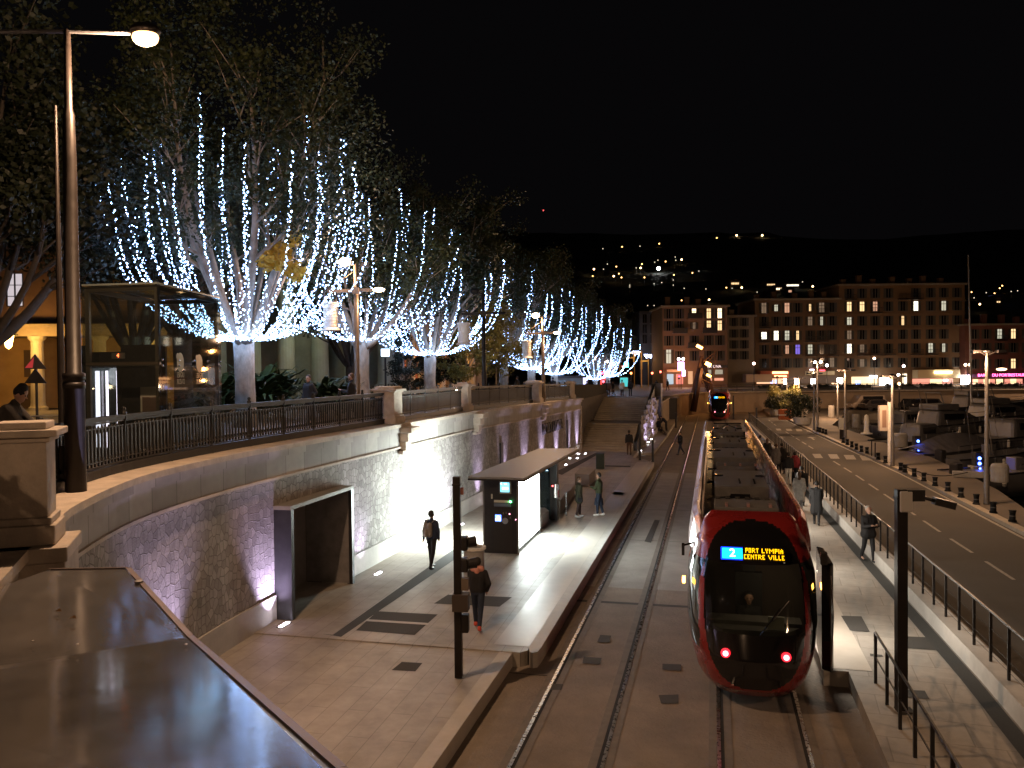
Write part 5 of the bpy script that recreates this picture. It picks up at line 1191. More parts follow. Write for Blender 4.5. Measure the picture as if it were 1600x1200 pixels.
def make_tram(label, full=True):
    t = thing('tram', label, 'tram', (0,0,0), 0, 'red city trams')
    NZ, NA = 100, 120; z0, z1 = .22, 3.42
    grid = []
    for i in range(NZ+1):
        z = z0+(z1-z0)*i/NZ; hw, L = nose(z); row=[]
        for j in range(NA+1):
            a = pi*j/NA; n_ = 0.74; cx_ = -cos(a); sy_ = sin(a)
            x = hw*(abs(cx_)**n_)*(1 if cx_>0 else -1); y = 2.6 - L*(abs(sy_)**(2/2.6))
            row.append((x,y,z))
        grid.append(row)
    def fmask(x,y,z):
        if y > 2.3: return 0
        # rounded mask in front view
        zc, hh = 1.87, 1.44; hwm = lerp_tab([(.45,.84),(1.0,.90),(1.6,.95),(2.4,.96),(3.1,.93)], z)
        k = abs((z-zc)/hh); w = hwm*max(0,(1-k**3.6))**(1/2.6)
        if z > 3.33 or z < .44: return 0
        if abs(x) < w: return 2 if 1.48 < z < 2.62 and abs(x) < w-.03 else 1
        return 0
    def smask(x,y,z):      # side cab window, both sides
        if y < .75 or y > 2.45: return 0
        yn = (y-1.5)/.95
        lo = 1.0+.30*max(0,yn); hi = 2.62
        return abs(x) > .9 and lo < z < hi and y > lerp_tab([(1.0,.62),(2.62,1.35)], z)
    parts = {0:MB(),1:MB(),2:MB(),3:MB()}
    for i in range(NZ):
        for j in range(NA):
            qd = [grid[i][j],grid[i][j+1],grid[i+1][j+1],grid[i+1][j]]
            c = [sum(p[k] for p in qd)/4 for k in range(3)]
            m_ = fmask(*c); m_ = 3 if (m_ == 0 and smask(*c)) else m_
            parts[m_].add(qd,[(0,1,2,3)])
    def weld(o):
        bm = bmesh.new(); bm.from_mesh(o.data); bmesh.ops.remove_doubles(bm, verts=bm.verts, dist=1e-5); bmesh.ops.recalc_face_normals(bm, faces=bm.faces); bm.to_mesh(o.data); bm.free()
        for p in o.data.polygons: p.use_smooth = True
    ws_=MB(); wl_=MB()
    for f_ in parts[3].f:
        pv=[parts[3].v[i_] for i_ in f_]; (ws_ if pv[0][0]>0 else wl_).add(pv,[(0,1,2,3)])
    parts[3]=ws_; weld(wl_.build('cab_window',mat('cab_window_glass',(.02,.022,.02),.08,spec=.8),t))
    for k,(nm,m_) in {0:('nose_shell',M_red),1:('front_mask',M_tbk),2:('windscreen',M_tgl),3:('cab_window',mat('cab_window_glass',(.02,.022,.02),.08,spec=.8))}.items():
        o = parts[k].build(nm,m_,t); weld(o)
        # body sections
    Lb = 31.5 if full else 12
    def extr(b,zs,y0,y1,dx=0):
        pr=[(-nose(z)[0]-dx,z) for z in zs]+[(nose(z)[0]+dx,z) for z in zs[::-1]]; n=len(pr)
        b.add([(x,y,z) for y in (y0,y1) for x,z in pr],[(i,(i+1)%n,(i+1)%n+n,i+n) for i in range(n)]+[list(range(n))[::-1],list(range(n,2*n))])
    b = MB(); extr(b,(.24,.45,.7,.9,1.06),2.602,2.6+Lb); b.build('skirt',M_red,t)
    b = MB(); extr(b,(1.063,1.4,1.9,2.3,2.55),2.602,2.6+Lb,-.004); b.build('side_glazing',mat('side_window',(.018,.018,.019),.10,spec=.8),t)
    b = MB()
    for k in range(16): y=3.0+k*(Lb-1)/16; extr(b,(1.08,1.4,1.9,2.3,2.54),y,y+.13,.004)
    b.build('window_pillar',M_red,t)
    # cove rails either side of the roof; reflected light painted pinkish on the left
    for sx in (-1,1):
        b = MB(); prof=[(HW,2.553),(HW-.02,2.85),(HW-.10,3.22),(HW-.20,3.34),(HW-.26,3.30),(HW-.22,3.0),(HW-.22,2.70),(HW-.3,2.553)]
        n=len(prof); b.add([(sx*(x-dx_),y,2.60+(z-2.55)*zs_) for y,dx_,zs_ in ((1.55,.42,.25),(2.1,.20,.62),(2.7,.05,.93),(3.4,0,1),(2.6+Lb,0,1)) for x,z in prof],[(k_*n+i,k_*n+(i+1)%n,(k_+1)*n+(i+1)%n,(k_+1)*n+i) for k_ in range(4) for i in range(n)]+[list(range(n)),list(range(4*n,5*n))])
        o=b.build('roof_fairing',M_pink if sx<0 else M_red,t); weld(o)
        for p in o.data.polygons: p.use_smooth=False
    b = MB(); b.box(-HW+.24,HW-.24,2.62,2.6+Lb,2.60,2.72); b.build('roof_deck',M_tbk,t)
    if full:
        rnd = random.Random(4)
        eq=[(3.0,3.9,.72,.42,'a'),(4.2,5.4,.80,.50,'a'),(5.9,6.9,.86,.30,'g'),(7.5,11.2,.78,.52,'b'),(11.9,12.8,.86,.28,'g'),(13.2,14.4,.7,.42,'a'),(14.8,18.2,.80,.55,'b'),(19.0,20.4,.80,.33,'g'),(20.9,23.9,.76,.5,'b'),(24.6,26.3,.8,.36,'g'),(26.9,30.4,.8,.52,'b'),(31.0,33.4,.84,.46,'a')]
        for (a,c,w,h,k) in eq:
            b=MB(); w-=.06; b.box(-w,w,a,c,2.73,2.73+h); b.build('roof_unit',M_tgr,t,bevel=.03)
            b=MB()
            if k=='b':
                b.box(-.30,.22,a+.02-.03,a+.02,2.80,3.05)
                for xx in (-.05,.35): b.box(xx,xx+.05,a+.6,a+1.5,2.733+h,2.76+h)
                for xx in (-.6,.6): b.lathe([(.14,0),(.14,.04),(0,.05)],(xx,a+2.2,2.733+h),12)
            elif k=='g':
                for i in range(6): b.box(-w+.1+i*.25,-w+.22+i*.25,a+.1,c-.1,2.733+h,2.78+h)
            else:
                for i in range(3): b.box(-w+.25+i*.5,-w+.32+i*.5,a+.03,a+.30,2.733+h,2.80+h)
                b.box(-w-.05,-w,a,c,2.73,2.9)
            b.build('roof_fitting',M_tbk if k!='a' else M_pink,t)
        b=MB()
        for k in range(9): y=3.95+k*3.4; b.tube([(-.95,y,2.9),(-.3,y+.1,2.98),(.4,y,2.93),(.95,y+.1,2.9)],.03,6)
        b.build('roof_cable',M_tbk,t)
        b=MB(); rnd=random.Random(8)
        b.tube([(-.5,28.3,3.3),(0,29.4,3.45),(.5,28.3,3.3)],.03,6); b.tube([(-.7,29.4,3.5),(.7,29.4,3.5)],.03,6); b.tube([(-.7,29.6,3.5),(.7,29.6,3.5)],.03,6); b.tube([(-.25,28.3,3.28),(-.1,30.3,3.32)],.03,6); b.build('pantograph',M_iron,t)
    # destination display
    yd = 2.6-nose(2.78)[1]+.0
    tilt = radians(-42)
    dz = 2.80; yd = 2.6 - nose(dz)[1] - .035
    Mt = Matrix.Translation((-.03,yd,dz)) @ Matrix.Rotation(radians(48),4,'X') @ Matrix.Scale(.93,4)
    def on(o): o.parent=t; o.matrix_local=Mt; return o
    b=MB(); b.box(-.66,.70,-.17,.17,-.03,-.012); o=b.build('display_housing',M_tbk,t); on(o)
    b=MB(); b.box(-.60,-.18,-.125,.125,-.010,.0); o=b.build('route_panel',emat('route_blue',(.0,.50,1.0),1.8),t); on(o)
    b=MB(); b.box(-.63,-.60,-.14,.14,-.010,.0); b.box(-.63,-.18,-.15,-.128,-.010,.0); b.box(-.63,-.18,.128,.15,-.010,.0); o=b.build('route_panel_glow',emat('route_deep',(.0,.03,1.0),2.5),t); on(o)
    tx=text_mesh('2',.27,.003,'route_number',emat('route_white',(.85,1,1),2.6),t); tx.matrix_local=Mt@Matrix.Translation((-.39,0,.006))
    M_amb=emat('amber_led',(1,.46,.0),1.5)
    FONT={'P':("111","101","111","100","100"),'O':("111","101","101","101","111"),'R':("1110","1001","1110","1010","1001"),'T':("111","010","010","010","010"),'L':("100","100","100","100","111"),'Y':("101","101","010","010","010"),'M':("10001","11011","10101","10001","10001"),'I':("1","1","1","1","1"),'A':("010","101","111","101","101"),'C':("111","100","100","100","111"),'E':("111","100","110","100","111"),'N':("1001","1101","1011","1001","1001"),'V':("10001","10001","01010","01010","00100"),' ':("00","00","00","00","00")}
    def led_text(s,x0,y0,x1,ph):
        cols=sum(len(FONT[c][0])+1 for c in s)-1; pw=(x1-x0)/cols; b=MB(); x=x0
        for c in s:
            g_=FONT[c]
            for r in range(5):
                for k,ch in enumerate(g_[r]):
                    if ch=='1': b.box(x+k*pw+.002,x+(k+1)*pw-.001,y0-(r+1)*ph,y0-r*ph-.003,.0,.006)
            x+=(len(g_[0])+1)*pw
        return b
    for w_,xa_,xb_,y_ in (('PORT',-.12,.155,.143),('LYMPIA',.22,.66,.143),('CENTRE',-.15,.28,-.012),('VILLE',.35,.68,-.012)): on(led_text(w_,xa_,y_,xb_,.0225).build('display_text',M_amb,t))
    # marker lights
    for x in (-.55,.55):
        zl=1.12; yl = 2.6-nose(zl)[1]*(max(0.01,1-(abs(x)/nose(zl)[0])**3)**(1/2.6)) -.01
        b=MB(); b.lathe([(0,0),(.088,0),(.088,.03),(.05,.045),(0,.02)],(x,yl,zl),20,Matrix.Rotation(pi/2,3,'X')); o=b.build('tail_light',emat('tail_red',(1,.015,.03),1.4),t)
        b=MB(); b.lathe([(.032,0),(.052,0),(.052,.012),(.032,.012)],(x,yl-.046,zl),20,Matrix.Rotation(pi/2,3,'X')); b.build('light_ring',emat('ring_pink',(1,.45,.5),2.2),o)
    for sx in (-1,1):
        b=MB(); b.box(sx*1.34,sx*1.40,1.55,1.72,2.05,2.16) if sx>0 else b.box(-1.40,-1.34,1.55,1.72,2.05,2.16); b.build('indicator_lamp',emat('amber_lamp',(1,.42,.06),9),t)
    if full:
        # open door leaf and mirror on platform side, camera arm
        b=MB(); b.prism([(1.34,1.5),(1.50,1.35),(1.56,1.5),(1.56,2.9),(1.42,3.1)],.45,2.62); b.build('door_leaf',M_tbk,t,bevel=.03)
        b=MB(); b.tube([(1.50,1.34,2.4),(1.535,1.30,1.6),(1.50,1.32,.6)],.014,6); b.build('door_handle',M_chrome,t)
        b=MB(); b.box(1.30,1.42,1.25,1.4,2.62,2.86); b.build('camera_housing',M_tbk,t)
        b=MB(); b.tube([(-1.18,2.3,2.75),(-1.40,2.2,2.70)],.02,6); b.box(-1.43,-1.37,2.12,2.26,2.5,2.74); b.build('mirror',M_tbk,t)
        # cab interior
        b=MB(); b.box(-.9,.9,.80,1.25,.7,1.55); b.prism([(-.85,.79),(.85,.79),(.6,.45),(-.6,.45)],1.05,1.48); b.build('dashboard',mat('dash',(.09,.085,.08),.7,var=.2,scale=5),t)
        b=MB(); b.box(.25,.55,.55,.6,1.5,1.74); b.build('console_paper',mat('paper',(.5,.5,.44),.7),t)
        b=MB(); b.box(-.32,.22,1.9,2.05,1.0,2.25); b.box(-.28,.18,1.45,1.95,.9,1.25); b.box(-.17,.08,1.93,2.03,2.27,2.5); b.build('driver_seat',mat('seat_black',(.02,.02,.02),.8),t)
        b=MB(); b.box(-1.2,1.2,2.55,2.6,.6,2.6); b.build('cab_bulkhead',mat('bulkhead',(.11,.085,.07),.8),t)
        b=MB(); b.box(-.85,.85,1.0,2.4,.62,.66); b.build('cab_floor',M_darkgrey,t)
        b=MB(); b.tube([(.05,-.0,1.50),(.45,.28,1.98)],.014,6); b.tube([(.30,.12,1.78),(.62,.42,2.1)],.010,6); b.build('wiper',M_tbk,t)
        light('POINT','cab_light',(.5,1.2,2.3),5,(1,.7,.45),.15,parent=t)
    return t
tr = make_tram('big red tram with lit destination display standing at the right platform'); tr.location=(.77,15.95,0.03)
# light from the open doors falling on the platform
for y in (20.0,26.5,33,39.5): light('AREA','door_light',(2.20,y,2.0),70,(1,.90,.76),1.1,aim=(4.2,y-.3,.3),sy=.5)
tf = make_tram('small far red tram with amber display ahead of the big tram',False); tf.location=(.83,101,0.03)
for o in list(tf.children):
    if o.name.startswith('display_text'): pass

# ============================================================ RIGHT SIDE: LAMP POSTS, BOLLARDS, SIGNS
def quay_post(px,pyt,pyb,label,i,e=0,heads=0,z=ZQ,r=.09):
    q=G(px,pyb,z); D=-q.x*sin(YAW)+q.y*cos(YAW); top=P(px,pyt,D).z-z
    d=thing('quay_lamp_post',label,'lamp post',(q.x,q.y,z),YAW,'tall lamp posts along the quay road'); b=MB()
    b.lathe([(r*1.55,0),(r*1.55,.06),(r*1.3,.1),(r*1.25,1.5),(r,1.55),(r*.8,top*.9),(r*.6,top)],n=14); b.build('pole',M_greypole,d,smooth=True)
    b=MB(); b.lathe([(r*.7,top),(r*2.6,top+.06),(r*2.6,top+.12),(r*.8,top+.22),(0,top+.24)],n=12)
    for s_ in (-1,1): b.tube([(0,0,top-.1),(s_*.42,-.1,top+.1)],.03,5); b.obox((s_*.55,-.14,top+.08),(.36,.22,.12))
    b.build('lamp_heads',M_black,d)
    if heads:
        b=MB(); [b.ball((s_*.28,-.1,top+.02),.14,10) for s_ in (-1,1)]; b.build('lamp_glass',emat('post_glow',(1,.72,.5),12),d)
    if e: light('POINT','lamp_light',(q.x-.55*cos(YAW),q.y-.4,z+top-.12),e*.44,(1,.57,.30),.12)
    return d
quay_post(1541.5,552,788,'nearest tall quay lamp post at right, in front of the boats',0,1300,r=.09)
quay_post(1394.5,590,728,'second tall quay lamp post, beside the white sign box',1,1300,r=.09)
quay_post(1320.7,580,691,'third tall quay lamp post from the right',2,1300,r=.09)
quay_post(1277.5,566,671,'quay lamp post with two glowing heads near the round shrubs',3,1600,1)
quay_post(1272,585,672,'dark thin quay post close left of the twin glowing head post',4,0)
quay_post(1248.7,592,650,'distant quay lamp post fourth from the road end',5,1500)
quay_post(1230,596,647,'distant quay lamp post standing in the yellow shrub',6,220)
quay_post(1214.5,590,643,'farthest quay lamp post at the end of the road',7,0)
quay_post(1309,600,655,'thin post standing before the far wall right of the shrubs',8,2400)  # lamp added on this thin post to brighten the far wall
# sodium lamps of the bridge and street the camera stands on, outside the frame; two more added on the far quay
def plain_lamp(x,y,z0,h,e,label):
    d=thing('street_lamp',label,'street lamp',(x,y,z0)); b=MB(); b.lathe([(.12,0),(.09,1.5),(.07,h),(0,h+.05)],n=12); b.build('pole',M_brownpole,d)
    b=MB(); b.ball((0,0,h+.1),.2,12); b.build('lamp_glass',MATS['sodium_glow'],d)
    light('POINT','lamp_light',(x,y,z0+h-.25),e,WARM,.15)
plain_lamp(14.5,9,ZQ,9.0,1800,'street lamp on the quay just outside the right edge of the photo')
_pl=P(1700,640,108); plain_lamp(_pl.x,_pl.y,.4,8,3200,'unseen lamp added on the far quay outside the right edge of the photo'); _pl=P(1405,636,107); plain_lamp(_pl.x,_pl.y,.4,3.6,650,'low added lamp on the far quay behind the boats')  # both lamps added to brighten the far wall and parked vehicles
plain_lamp(-3.0,-7.0,4.6,5.2,1500,'street lamp behind the camera position')
bol=[(1582,815),(1552,801),(1525.5,788),(1501.5,777),(1481,767.5),(1461,759),(1443.5,751.6),(1428.4,744.4),(1414,738),(1407.5,735),(1383.5,723.5),(1372,718),(1354.6,708.5),(1346,706),(1338,702.5),(1331,698.8),(1324,695),(1317.5,692),(1290.5,678.5),(1286,677),(1281.5,675.5),(1277.8,674.3)]
bd=None
for i,(x,y) in enumerate(bol):
    q=G(x,y,ZQ); 
    if bd is None:
        bd=thing('bollard','x','bollard',(0,0,0),0,'short cast bollards along the quay kerb'); b=MB(); b.lathe([(.15,0),(.15,.05),(.115,.08),(.105,.30),(.12,.36),(.115,.40),(.135,.41),(.135,.45),(0,.47)],n=16); b.build('post',M_iron,bd,smooth=False)
        b=MB(); b.lathe([(.108,.20),(.116,.21),(.116,.24),(.108,.25)],n=16); b.build('band',mat('band_grey',(.10,.10,.10),.5),bd); o=bd
    else: o=copy_tree(bd)
    o.location=q; o['label']='short dark cast bollard on the quay kerb, %s from the right edge'%ORD[i]
for x,y,h,l in ((1362,712,1.0,'thin black stake left of the white sign box, left of a pair'),(1367.5,714,.95,'thin black stake left of the white sign box, right of a pair')):
    q=G(x,y,ZQ); b=MB(); b.lathe([(.04,0),(.035,h),(0,h+.03)],q,8); tag(b.build('stake',M_black),l,'stake')
q=G(1390,722,ZQ); D=-q.x*sin(YAW)+q.y*cos(YAW); k=D/F_PX
d=thing('sign_box','tall white double sided sign box on a post beside the second lamp post','sign',(q.x,q.y,ZQ),YAW)
b=MB(); b.tube([(0,0,0),(0,0,(722-628)*k)],.12,10); b.build('post',M_white,d)
b=MB(); b.obox((-.42,0,(722-653)*k),(.52,.3,40*k)); b.build('panel',mat('sign_white',(.55,.48,.42),.5),d,bevel=.02); b=MB(); b.obox((-.40,-.155,(722-654)*k),(.26,.01,27*k)); b.build('sign_face',mat('sign_face',(.30,.20,.16),.5),d)
q=G(1316,686,ZQ); k=(-q.x*sin(YAW)+q.y*cos(YAW))/F_PX; d=thing('information_panel','small pale upright information panel left of the third lamp post','panel',(q.x,q.y,ZQ),YAW)
b=MB(); b.box(-.3,.3,-.05,.05,(686-670)*k,(686-653)*k); b.build('panel',mat('panel_pale',(.30,.31,.30),.5),d); b=MB(); b.box(-.2,.2,-.06,.06,0,(686-671)*k); b.build('foot',M_black,d)
# planters and shrubs by the road end
for i,(x,y,R,m_,l) in enumerate(((1228,650,2.1,M_leafY,'yellowish shrub at the far end of the road'),(1215,650,1.5,M_leafD,'dark shrub left of the yellowish one'),(1254,664,1.7,M_leafD,'round dark shrub in a pale planter beside the road'),(1250,650,1.4,M_leafD,'dark small tree behind the yellowish shrub'))):
    q=G(x,y,ZQ); rnd=random.Random(i+70); d=thing('shrub',l,'shrub',(q.x,q.y,ZQ),group='shrubs at the road end'); cl=[(Vector((rnd.uniform(-R,R)*.8,rnd.uniform(-.7,.7),1.0+rnd.uniform(0,R*1.1))),R*.34) for _ in range(24)]
    lb=MB(); leaves(lb,cl,50,.24,rnd); lb.build('foliage',m_,d); b=MB(); b.lathe([(.6,0),(.85,.1),(.95,.8),(.85,.82),(.8,.6)],n=16); b.build('planter',M_concrete,d); b=MB(); b.tube([(0,0,.5),(0,0,1.6)],.08,6); b.build('stem',M_bark,d)
q=G(1226,656,ZQ); d=thing('orange_road_block','orange barrier block at the far end of the road','barrier',(q.x,q.y,ZQ),YAW); b=MB(); b.prism([(-.7,-.2),(.7,-.2),(.7,.2),(-.7,.2)],0,1.2); b.build('body',mat('orange_plastic',(.5,.13,.04),.5),d,bevel=.1); b=MB(); b.box(-.72,.72,-.21,.21,.5,.62); b.build('stripe',M_white,d)
for x,y,r,h,l in ((1541,753,.0,0,''),(1562,753,.42,.95,'large pale round stone block on the quay near the nearest lamp post'),(1338,668,.4,1.3,'pale round stone post at quay edge behind bollards'),(1299,652,.35,1.4,'distant pale round post near the far quay'),(1406,698,.55,1.0,'low grey round block by the first blue service bollard')):
    if not r: continue
    q=G(x,y,ZQ); b=MB(); b.lathe([(r,0),(r,h*.85),(r*.85,h),(0,h)],q,20); tag(b.build('stone_block',M_concrete,bevel=.03),l,'stone block')
q=G(1354,678,ZQ); b=MB(); b.lathe([(.5,0),(.5,.08),(.26,.12),(.2,.5),(.24,1.1),(.17,1.6),(0,1.75)],q,16); tag(b.build('mooring_bollard',M_white),'white waisted mooring bollard on the quay edge','mooring bollard')
# blue-lit service pedestals
for i,(x,yb,yt,l) in enumerate(((1432,703,685,'service pedestal with three blue lights further along the quay'),(1527,731,710,'nearer service pedestal with three blue lights behind the nearest lamp post'))):
    q=G(x,yb+2,ZQ); k=(-q.x*sin(YAW)+q.y*cos(YAW))/F_PX; h=(yb+2-yt+4)*k
    d=thing('service_pedestal',l,'service pedestal',(q.x,q.y,ZQ),YAW,'blue-lit service pedestals'); b=MB(); b.box(-.22,.22,-.22,.22,0,h); b.build('body',M_darkgrey,d,bevel=.03)
    b=MB(); b.box(-.4,.4,-.3,.3,0,.2); b.build('foot',M_concrete,d)
    for j in range(3): b=MB(); b.ball((0,-.24,h-.35-j*(yb-yt)*k/2.6),.09,10); b.build('blue_lamp',emat('blue_lamp',(.05,.12,1),16),d)
q=G(1516,746,ZQ); b=MB(); b.obox((q.x,q.y,ZQ+.16),(1.7,.4,.32),YAW-.4); tag(b.build('concrete_block',M_concrete,bevel=.03),'low pale concrete block in front of the blue-lit pedestal','block')
# chain across the quay
a=G(1413,728,ZQ+.5); c=G(1512,738,ZQ+.5); b=MB(); b.tube([a.lerp(c,t/12)-Vector((0,0,.35*sin(pi*t/12))) for t in range(13)],.025,5); tag(b.build('chain',M_black),'thin dark chain hanging across the quay paving','chain')

# ---- motor boats moored at the quay
def boat(px,py,L,W_,H_,rz,label,hull,kind,z=-.9):
    q=G(px,py,0); d=thing('motor_boat',label,'boat',(q.x,q.y,-.9),rz,'boats moored along the quay')
    b=MB(); N=14; rows=[]
    for i in range(N+1):
        t=i/N; w=W_/2*(1-max(0,(t-.45)/.55)**2.2)*.999+.02; y=-L/2+L*t; sh=H_*(1+.35*t*t)
        rows.append([(-w,y,sh),(-w*.96,y,sh*.55),(-w*.62,y,.05),(0,y,-.15),(w*.62,y,.05),(w*.96,y,sh*.55),(w,y,sh)])
    vs_=[p for r_ in rows for p in r_]; fs_=[]
    for i in range(N):
        for k in range(6): a=i*7+k; fs_.append((a,a+1,a+8,a+7))
    fs_.append(list(range(7))[::-1]); b.add(vs_,fs_); b.build('hull',hull,d,smooth=True)
    b=MB(); vs_=[]; 
    for r_ in rows: vs_+= [(r_[0][0]+.04,r_[0][1],r_[0][2]-.06),(r_[6][0]-.04,r_[6][1],r_[6][2]-.06)]
    b.add(vs_,[(2*i,2*i+1,2*i+3,2*i+2) for i in range(N)]); b.build('deck',M_bw if kind!='tarp' else MATS['tarp'],d)
    b=MB(); b.tube([(r_[0][0],r_[0][1],r_[0][2]) for r_ in rows]+[(r_[6][0],r_[6][1],r_[6][2]) for r_ in rows[::-1]],.05,5); b.build('rub_rail',M_darkgrey,d)
    w=W_*.36
    if kind in('cabin','fly'):
        b=MB(); b.add([(-w,-L*.18,H_),(w,-L*.18,H_),(w*.8,L*.27,H_*1.05),(-w*.8,L*.27,H_*1.05),(-w*.9,-L*.16,H_+1.35),(w*.9,-L*.16,H_+1.35),(w*.75,L*.06,H_+1.3),(-w*.75,L*.06,H_+1.3)],[(4,5,6,7),(0,1,5,4),(1,2,6,5),(3,0,4,7)]); b.build('cabin',M_bw,d,bevel=.3)
        b=MB(); b.add([(w*.8,L*.27,H_*1.05),(-w*.8,L*.27,H_*1.05),(-w*.75,L*.06,H_+1.3),(w*.75,L*.06,H_+1.3)],[(0,1,2,3)]); b.box(-w*.97,w*.97,-L*.12,L*.04,H_+.55,H_+1.05); b.build('windscreen',M_dwin,d)
    if kind=='fly':
        b=MB(); b.box(-w*.8,w*.8,-L*.16,L*.02,H_+1.36,H_+1.9); b.build('flybridge',M_bw,d,bevel=.1); b=MB(); b.tube([(-w*.7,-L*.1,H_+1.9),(-w*.6,-L*.12,H_+2.9),(w*.6,-L*.12,H_+2.9),(w*.7,-L*.1,H_+1.9)],.05,6); b.build('radar_arch',M_bw,d)
    if kind!='tarp':
        b=MB(); n_=9
        for sx_ in(-1,1):
            pts_=[(sx_*(rows[i][6][0]-.08),rows[i][0][1],rows[i][0][2]+.45) for i in range(5,14)]
            b.tube(pts_,.02,4)
            for p_ in pts_[::2]: b.tube([(p_[0],p_[1],p_[2]-.45),p_],.016,4)
        b.build('bow_rail',M_chrome,d)
        b=MB(); [b.capsule((sx_*(W_/2+.12),y_,H_-.55),(sx_*(W_/2+.12),y_,H_-.15),.11,.11,8) for sx_ in(-1,1) for y_ in(-L*.3,-L*.05,L*.12)]; b.build('fender',M_white,d)
        b=MB(); b.tube([(0,-L*.2,H_+1.0),(0,-L*.24,H_+3.2)],.03,5); b.tube([(.3,-L*.15,H_+1.0),(.35,-L*.22,H_+2.6)],.012,4); b.build('antenna',M_greypole,d)
    if kind=='tarp':
        b=MB(); vs_=[]; 
        for i,r_ in enumerate(rows[1:-1]): hh=H_+.25+1.0*sin(pi*(i+.6)/(N)); vs_+=[(r_[0][0],r_[0][1],r_[0][2]),(0,r_[0][1],hh),(r_[6][0],r_[6][1],r_[6][2])]
        m=len(rows)-2; fs_=[]
        for i in range(m-1): fs_+=[(3*i,3*i+1,3*i+4,3*i+3),(3*i+1,3*i+2,3*i+5,3*i+4)]
        b.add(vs_,fs_); b.build('cover',MATS['tarp'],d)
    if kind=='open':
        b=MB(); b.box(-.35,.35,-.3,.3,H_-.3,H_+.75); b.build('console',M_bw,d,bevel=.05); b=MB(); b.box(-.3,.3,-L/2-.35,-L/2+.1,.5,H_+.55); b.build('outboard',M_darkgrey,d,bevel=.08)
    return d
mat('tarp',(.13,.13,.145),.75,var=.2,scale=2,bump=.3,bscale=4)
M_bw=mat('boat_white',(.13,.13,.135),.4,var=.15,scale=1.5); M_hw=mat('hull_white',(.14,.14,.15),.3,coat=.4,var=.1,scale=1); M_hd=mat('hull_dark',(.06,.065,.075),.3,coat=.3)
boat(1586,748,8,2.9,1.4,YAW-1.3,'white open boat with console beside the large round stone block',M_hw,'open')
boat(1545,722,8,2.8,1.35,YAW-1.25,'grey boat moored behind the nearest lamp post',M_hw,'open')
boat(1487,712,9,3.0,1.3,YAW-1.2,'boat under grey pointed cover between the two blue-lit pedestals',M_hw,'tarp')
boat(1440,696,8.5,3.0,1.4,YAW-1.15,'dark cabin boat just right of the first blue-lit pedestal',M_hd,'cabin')
boat(1590,700,12,3.8,1.9,YAW-1.2,'white cabin cruiser behind the open boat at far right',M_hw,'cabin')
boat(1480,682,13,4.0,2.0,YAW-1.3,'long white cruiser with flybridge in the second row of boats',M_hw,'fly')
boat(1560,672,14,4.2,2.2,YAW-1.35,'big grey cruiser with flybridge far right, under the pink sign',M_hd,'fly')
boat(1420,672,9,3.2,1.5,YAW-1.3,'small grey cabin boat farthest left in the second row',M_hw,'cabin')
boat(1530,655,15,4.4,2.4,YAW-1.45,'large dark yacht below the far wall',M_hd,'fly')
q=P(1519,640,88); b=MB(); b.tube([(q.x,q.y,-.9),P(1513,398,88)],[.13,.07],8); b.tube([P(1514,470,88)+Vector((-.9,0,0)),P(1514,470,88)+Vector((.9,0,0))],.03,5); tag(b.build('sailboat_mast',mat('mast_alloy',(.20,.20,.20),.4,.6)),'tall thin sailboat mast rising above the boats at right','mast')
# ---- parked vehicles on the far quay
def car(px,py,rz,col,label,van=False,z=.40,L=4.4,H_=1.5):
    q=G(px,py,z); d=thing('parked_van' if van else 'parked_car',label,'van' if van else 'car',(q.x,q.y,z),rz,'vehicles parked below the far wall'); w=.88
    prof=[(-L/2,.35),(-L/2,.85),(-L/2+.3,.95),(-L/2+ (.35 if van else .75),H_),( L/2-(1.3 if van else 1.5),H_),(L/2-.75,.98),(L/2,.85),(L/2,.35)]
    if van: prof=[(-L/2,.35),(-L/2,1.0),(-L/2+.15,H_),(L/2-1.2,H_),(L/2-.5,1.1),(L/2,.95),(L/2,.35)]
    n=len(prof); b=MB(); b.add([(x,y,zz) for y in(-w,w) for x,zz in prof],[list(range(n)),list(range(n,2*n))[::-1]]+[((i+1)%n,i,i+n,(i+1)%n+n) for i in range(n)]); b.build('body',col,d,bevel=.08)
    b=MB(); b.box(-L/2+(.45 if van else .9),L/2-1.5,-w-.012,w+.012,H_-.55 if not van else H_-.75,H_-.12); b.build('side_windows',M_dwin,d)
    for x in(-L/2+.8,L/2-.85):
        for s_ in(-1,1): b=MB(); b.lathe([(.33,-.1),(.33,.1),(.2,.11),(0,.1)],(x,s_*(w-.06),.33),16,Matrix.Rotation(pi/2,3,'X')); b.build('wheel',M_black,d)
    for s_ in(-1,1):
        b=MB(); b.box(L/2-.03,L/2+.02,s_*.6-.15,s_*.6+.15,.65,.8); b.build('headlight',M_white,d)
    return d
car(1353,640,YAW+.15+pi,mat('van_white',(.34,.27,.22),.35,coat=.5),'pale van parked below the far wall, left of the dark cars',True,L=4.9,H_=2.0)
car(1369,641,YAW+.15,mat('car_dark',(.03,.025,.025),.25,coat=.6),'dark car parked against the right end of the pale van')
car(1432,640,YAW+.12,mat('car_dark2',(.02,.02,.022),.25,coat=.6),'dark car parked below the far wall, left one of two')
car(1446,640,YAW+.12+pi,MATS['car_dark'],'dark car parked below the far wall, right one of two')
car(1560,632,YAW+.12,MATS['van_white'],'pale car with bright roof parked below the pink-lit restaurant')

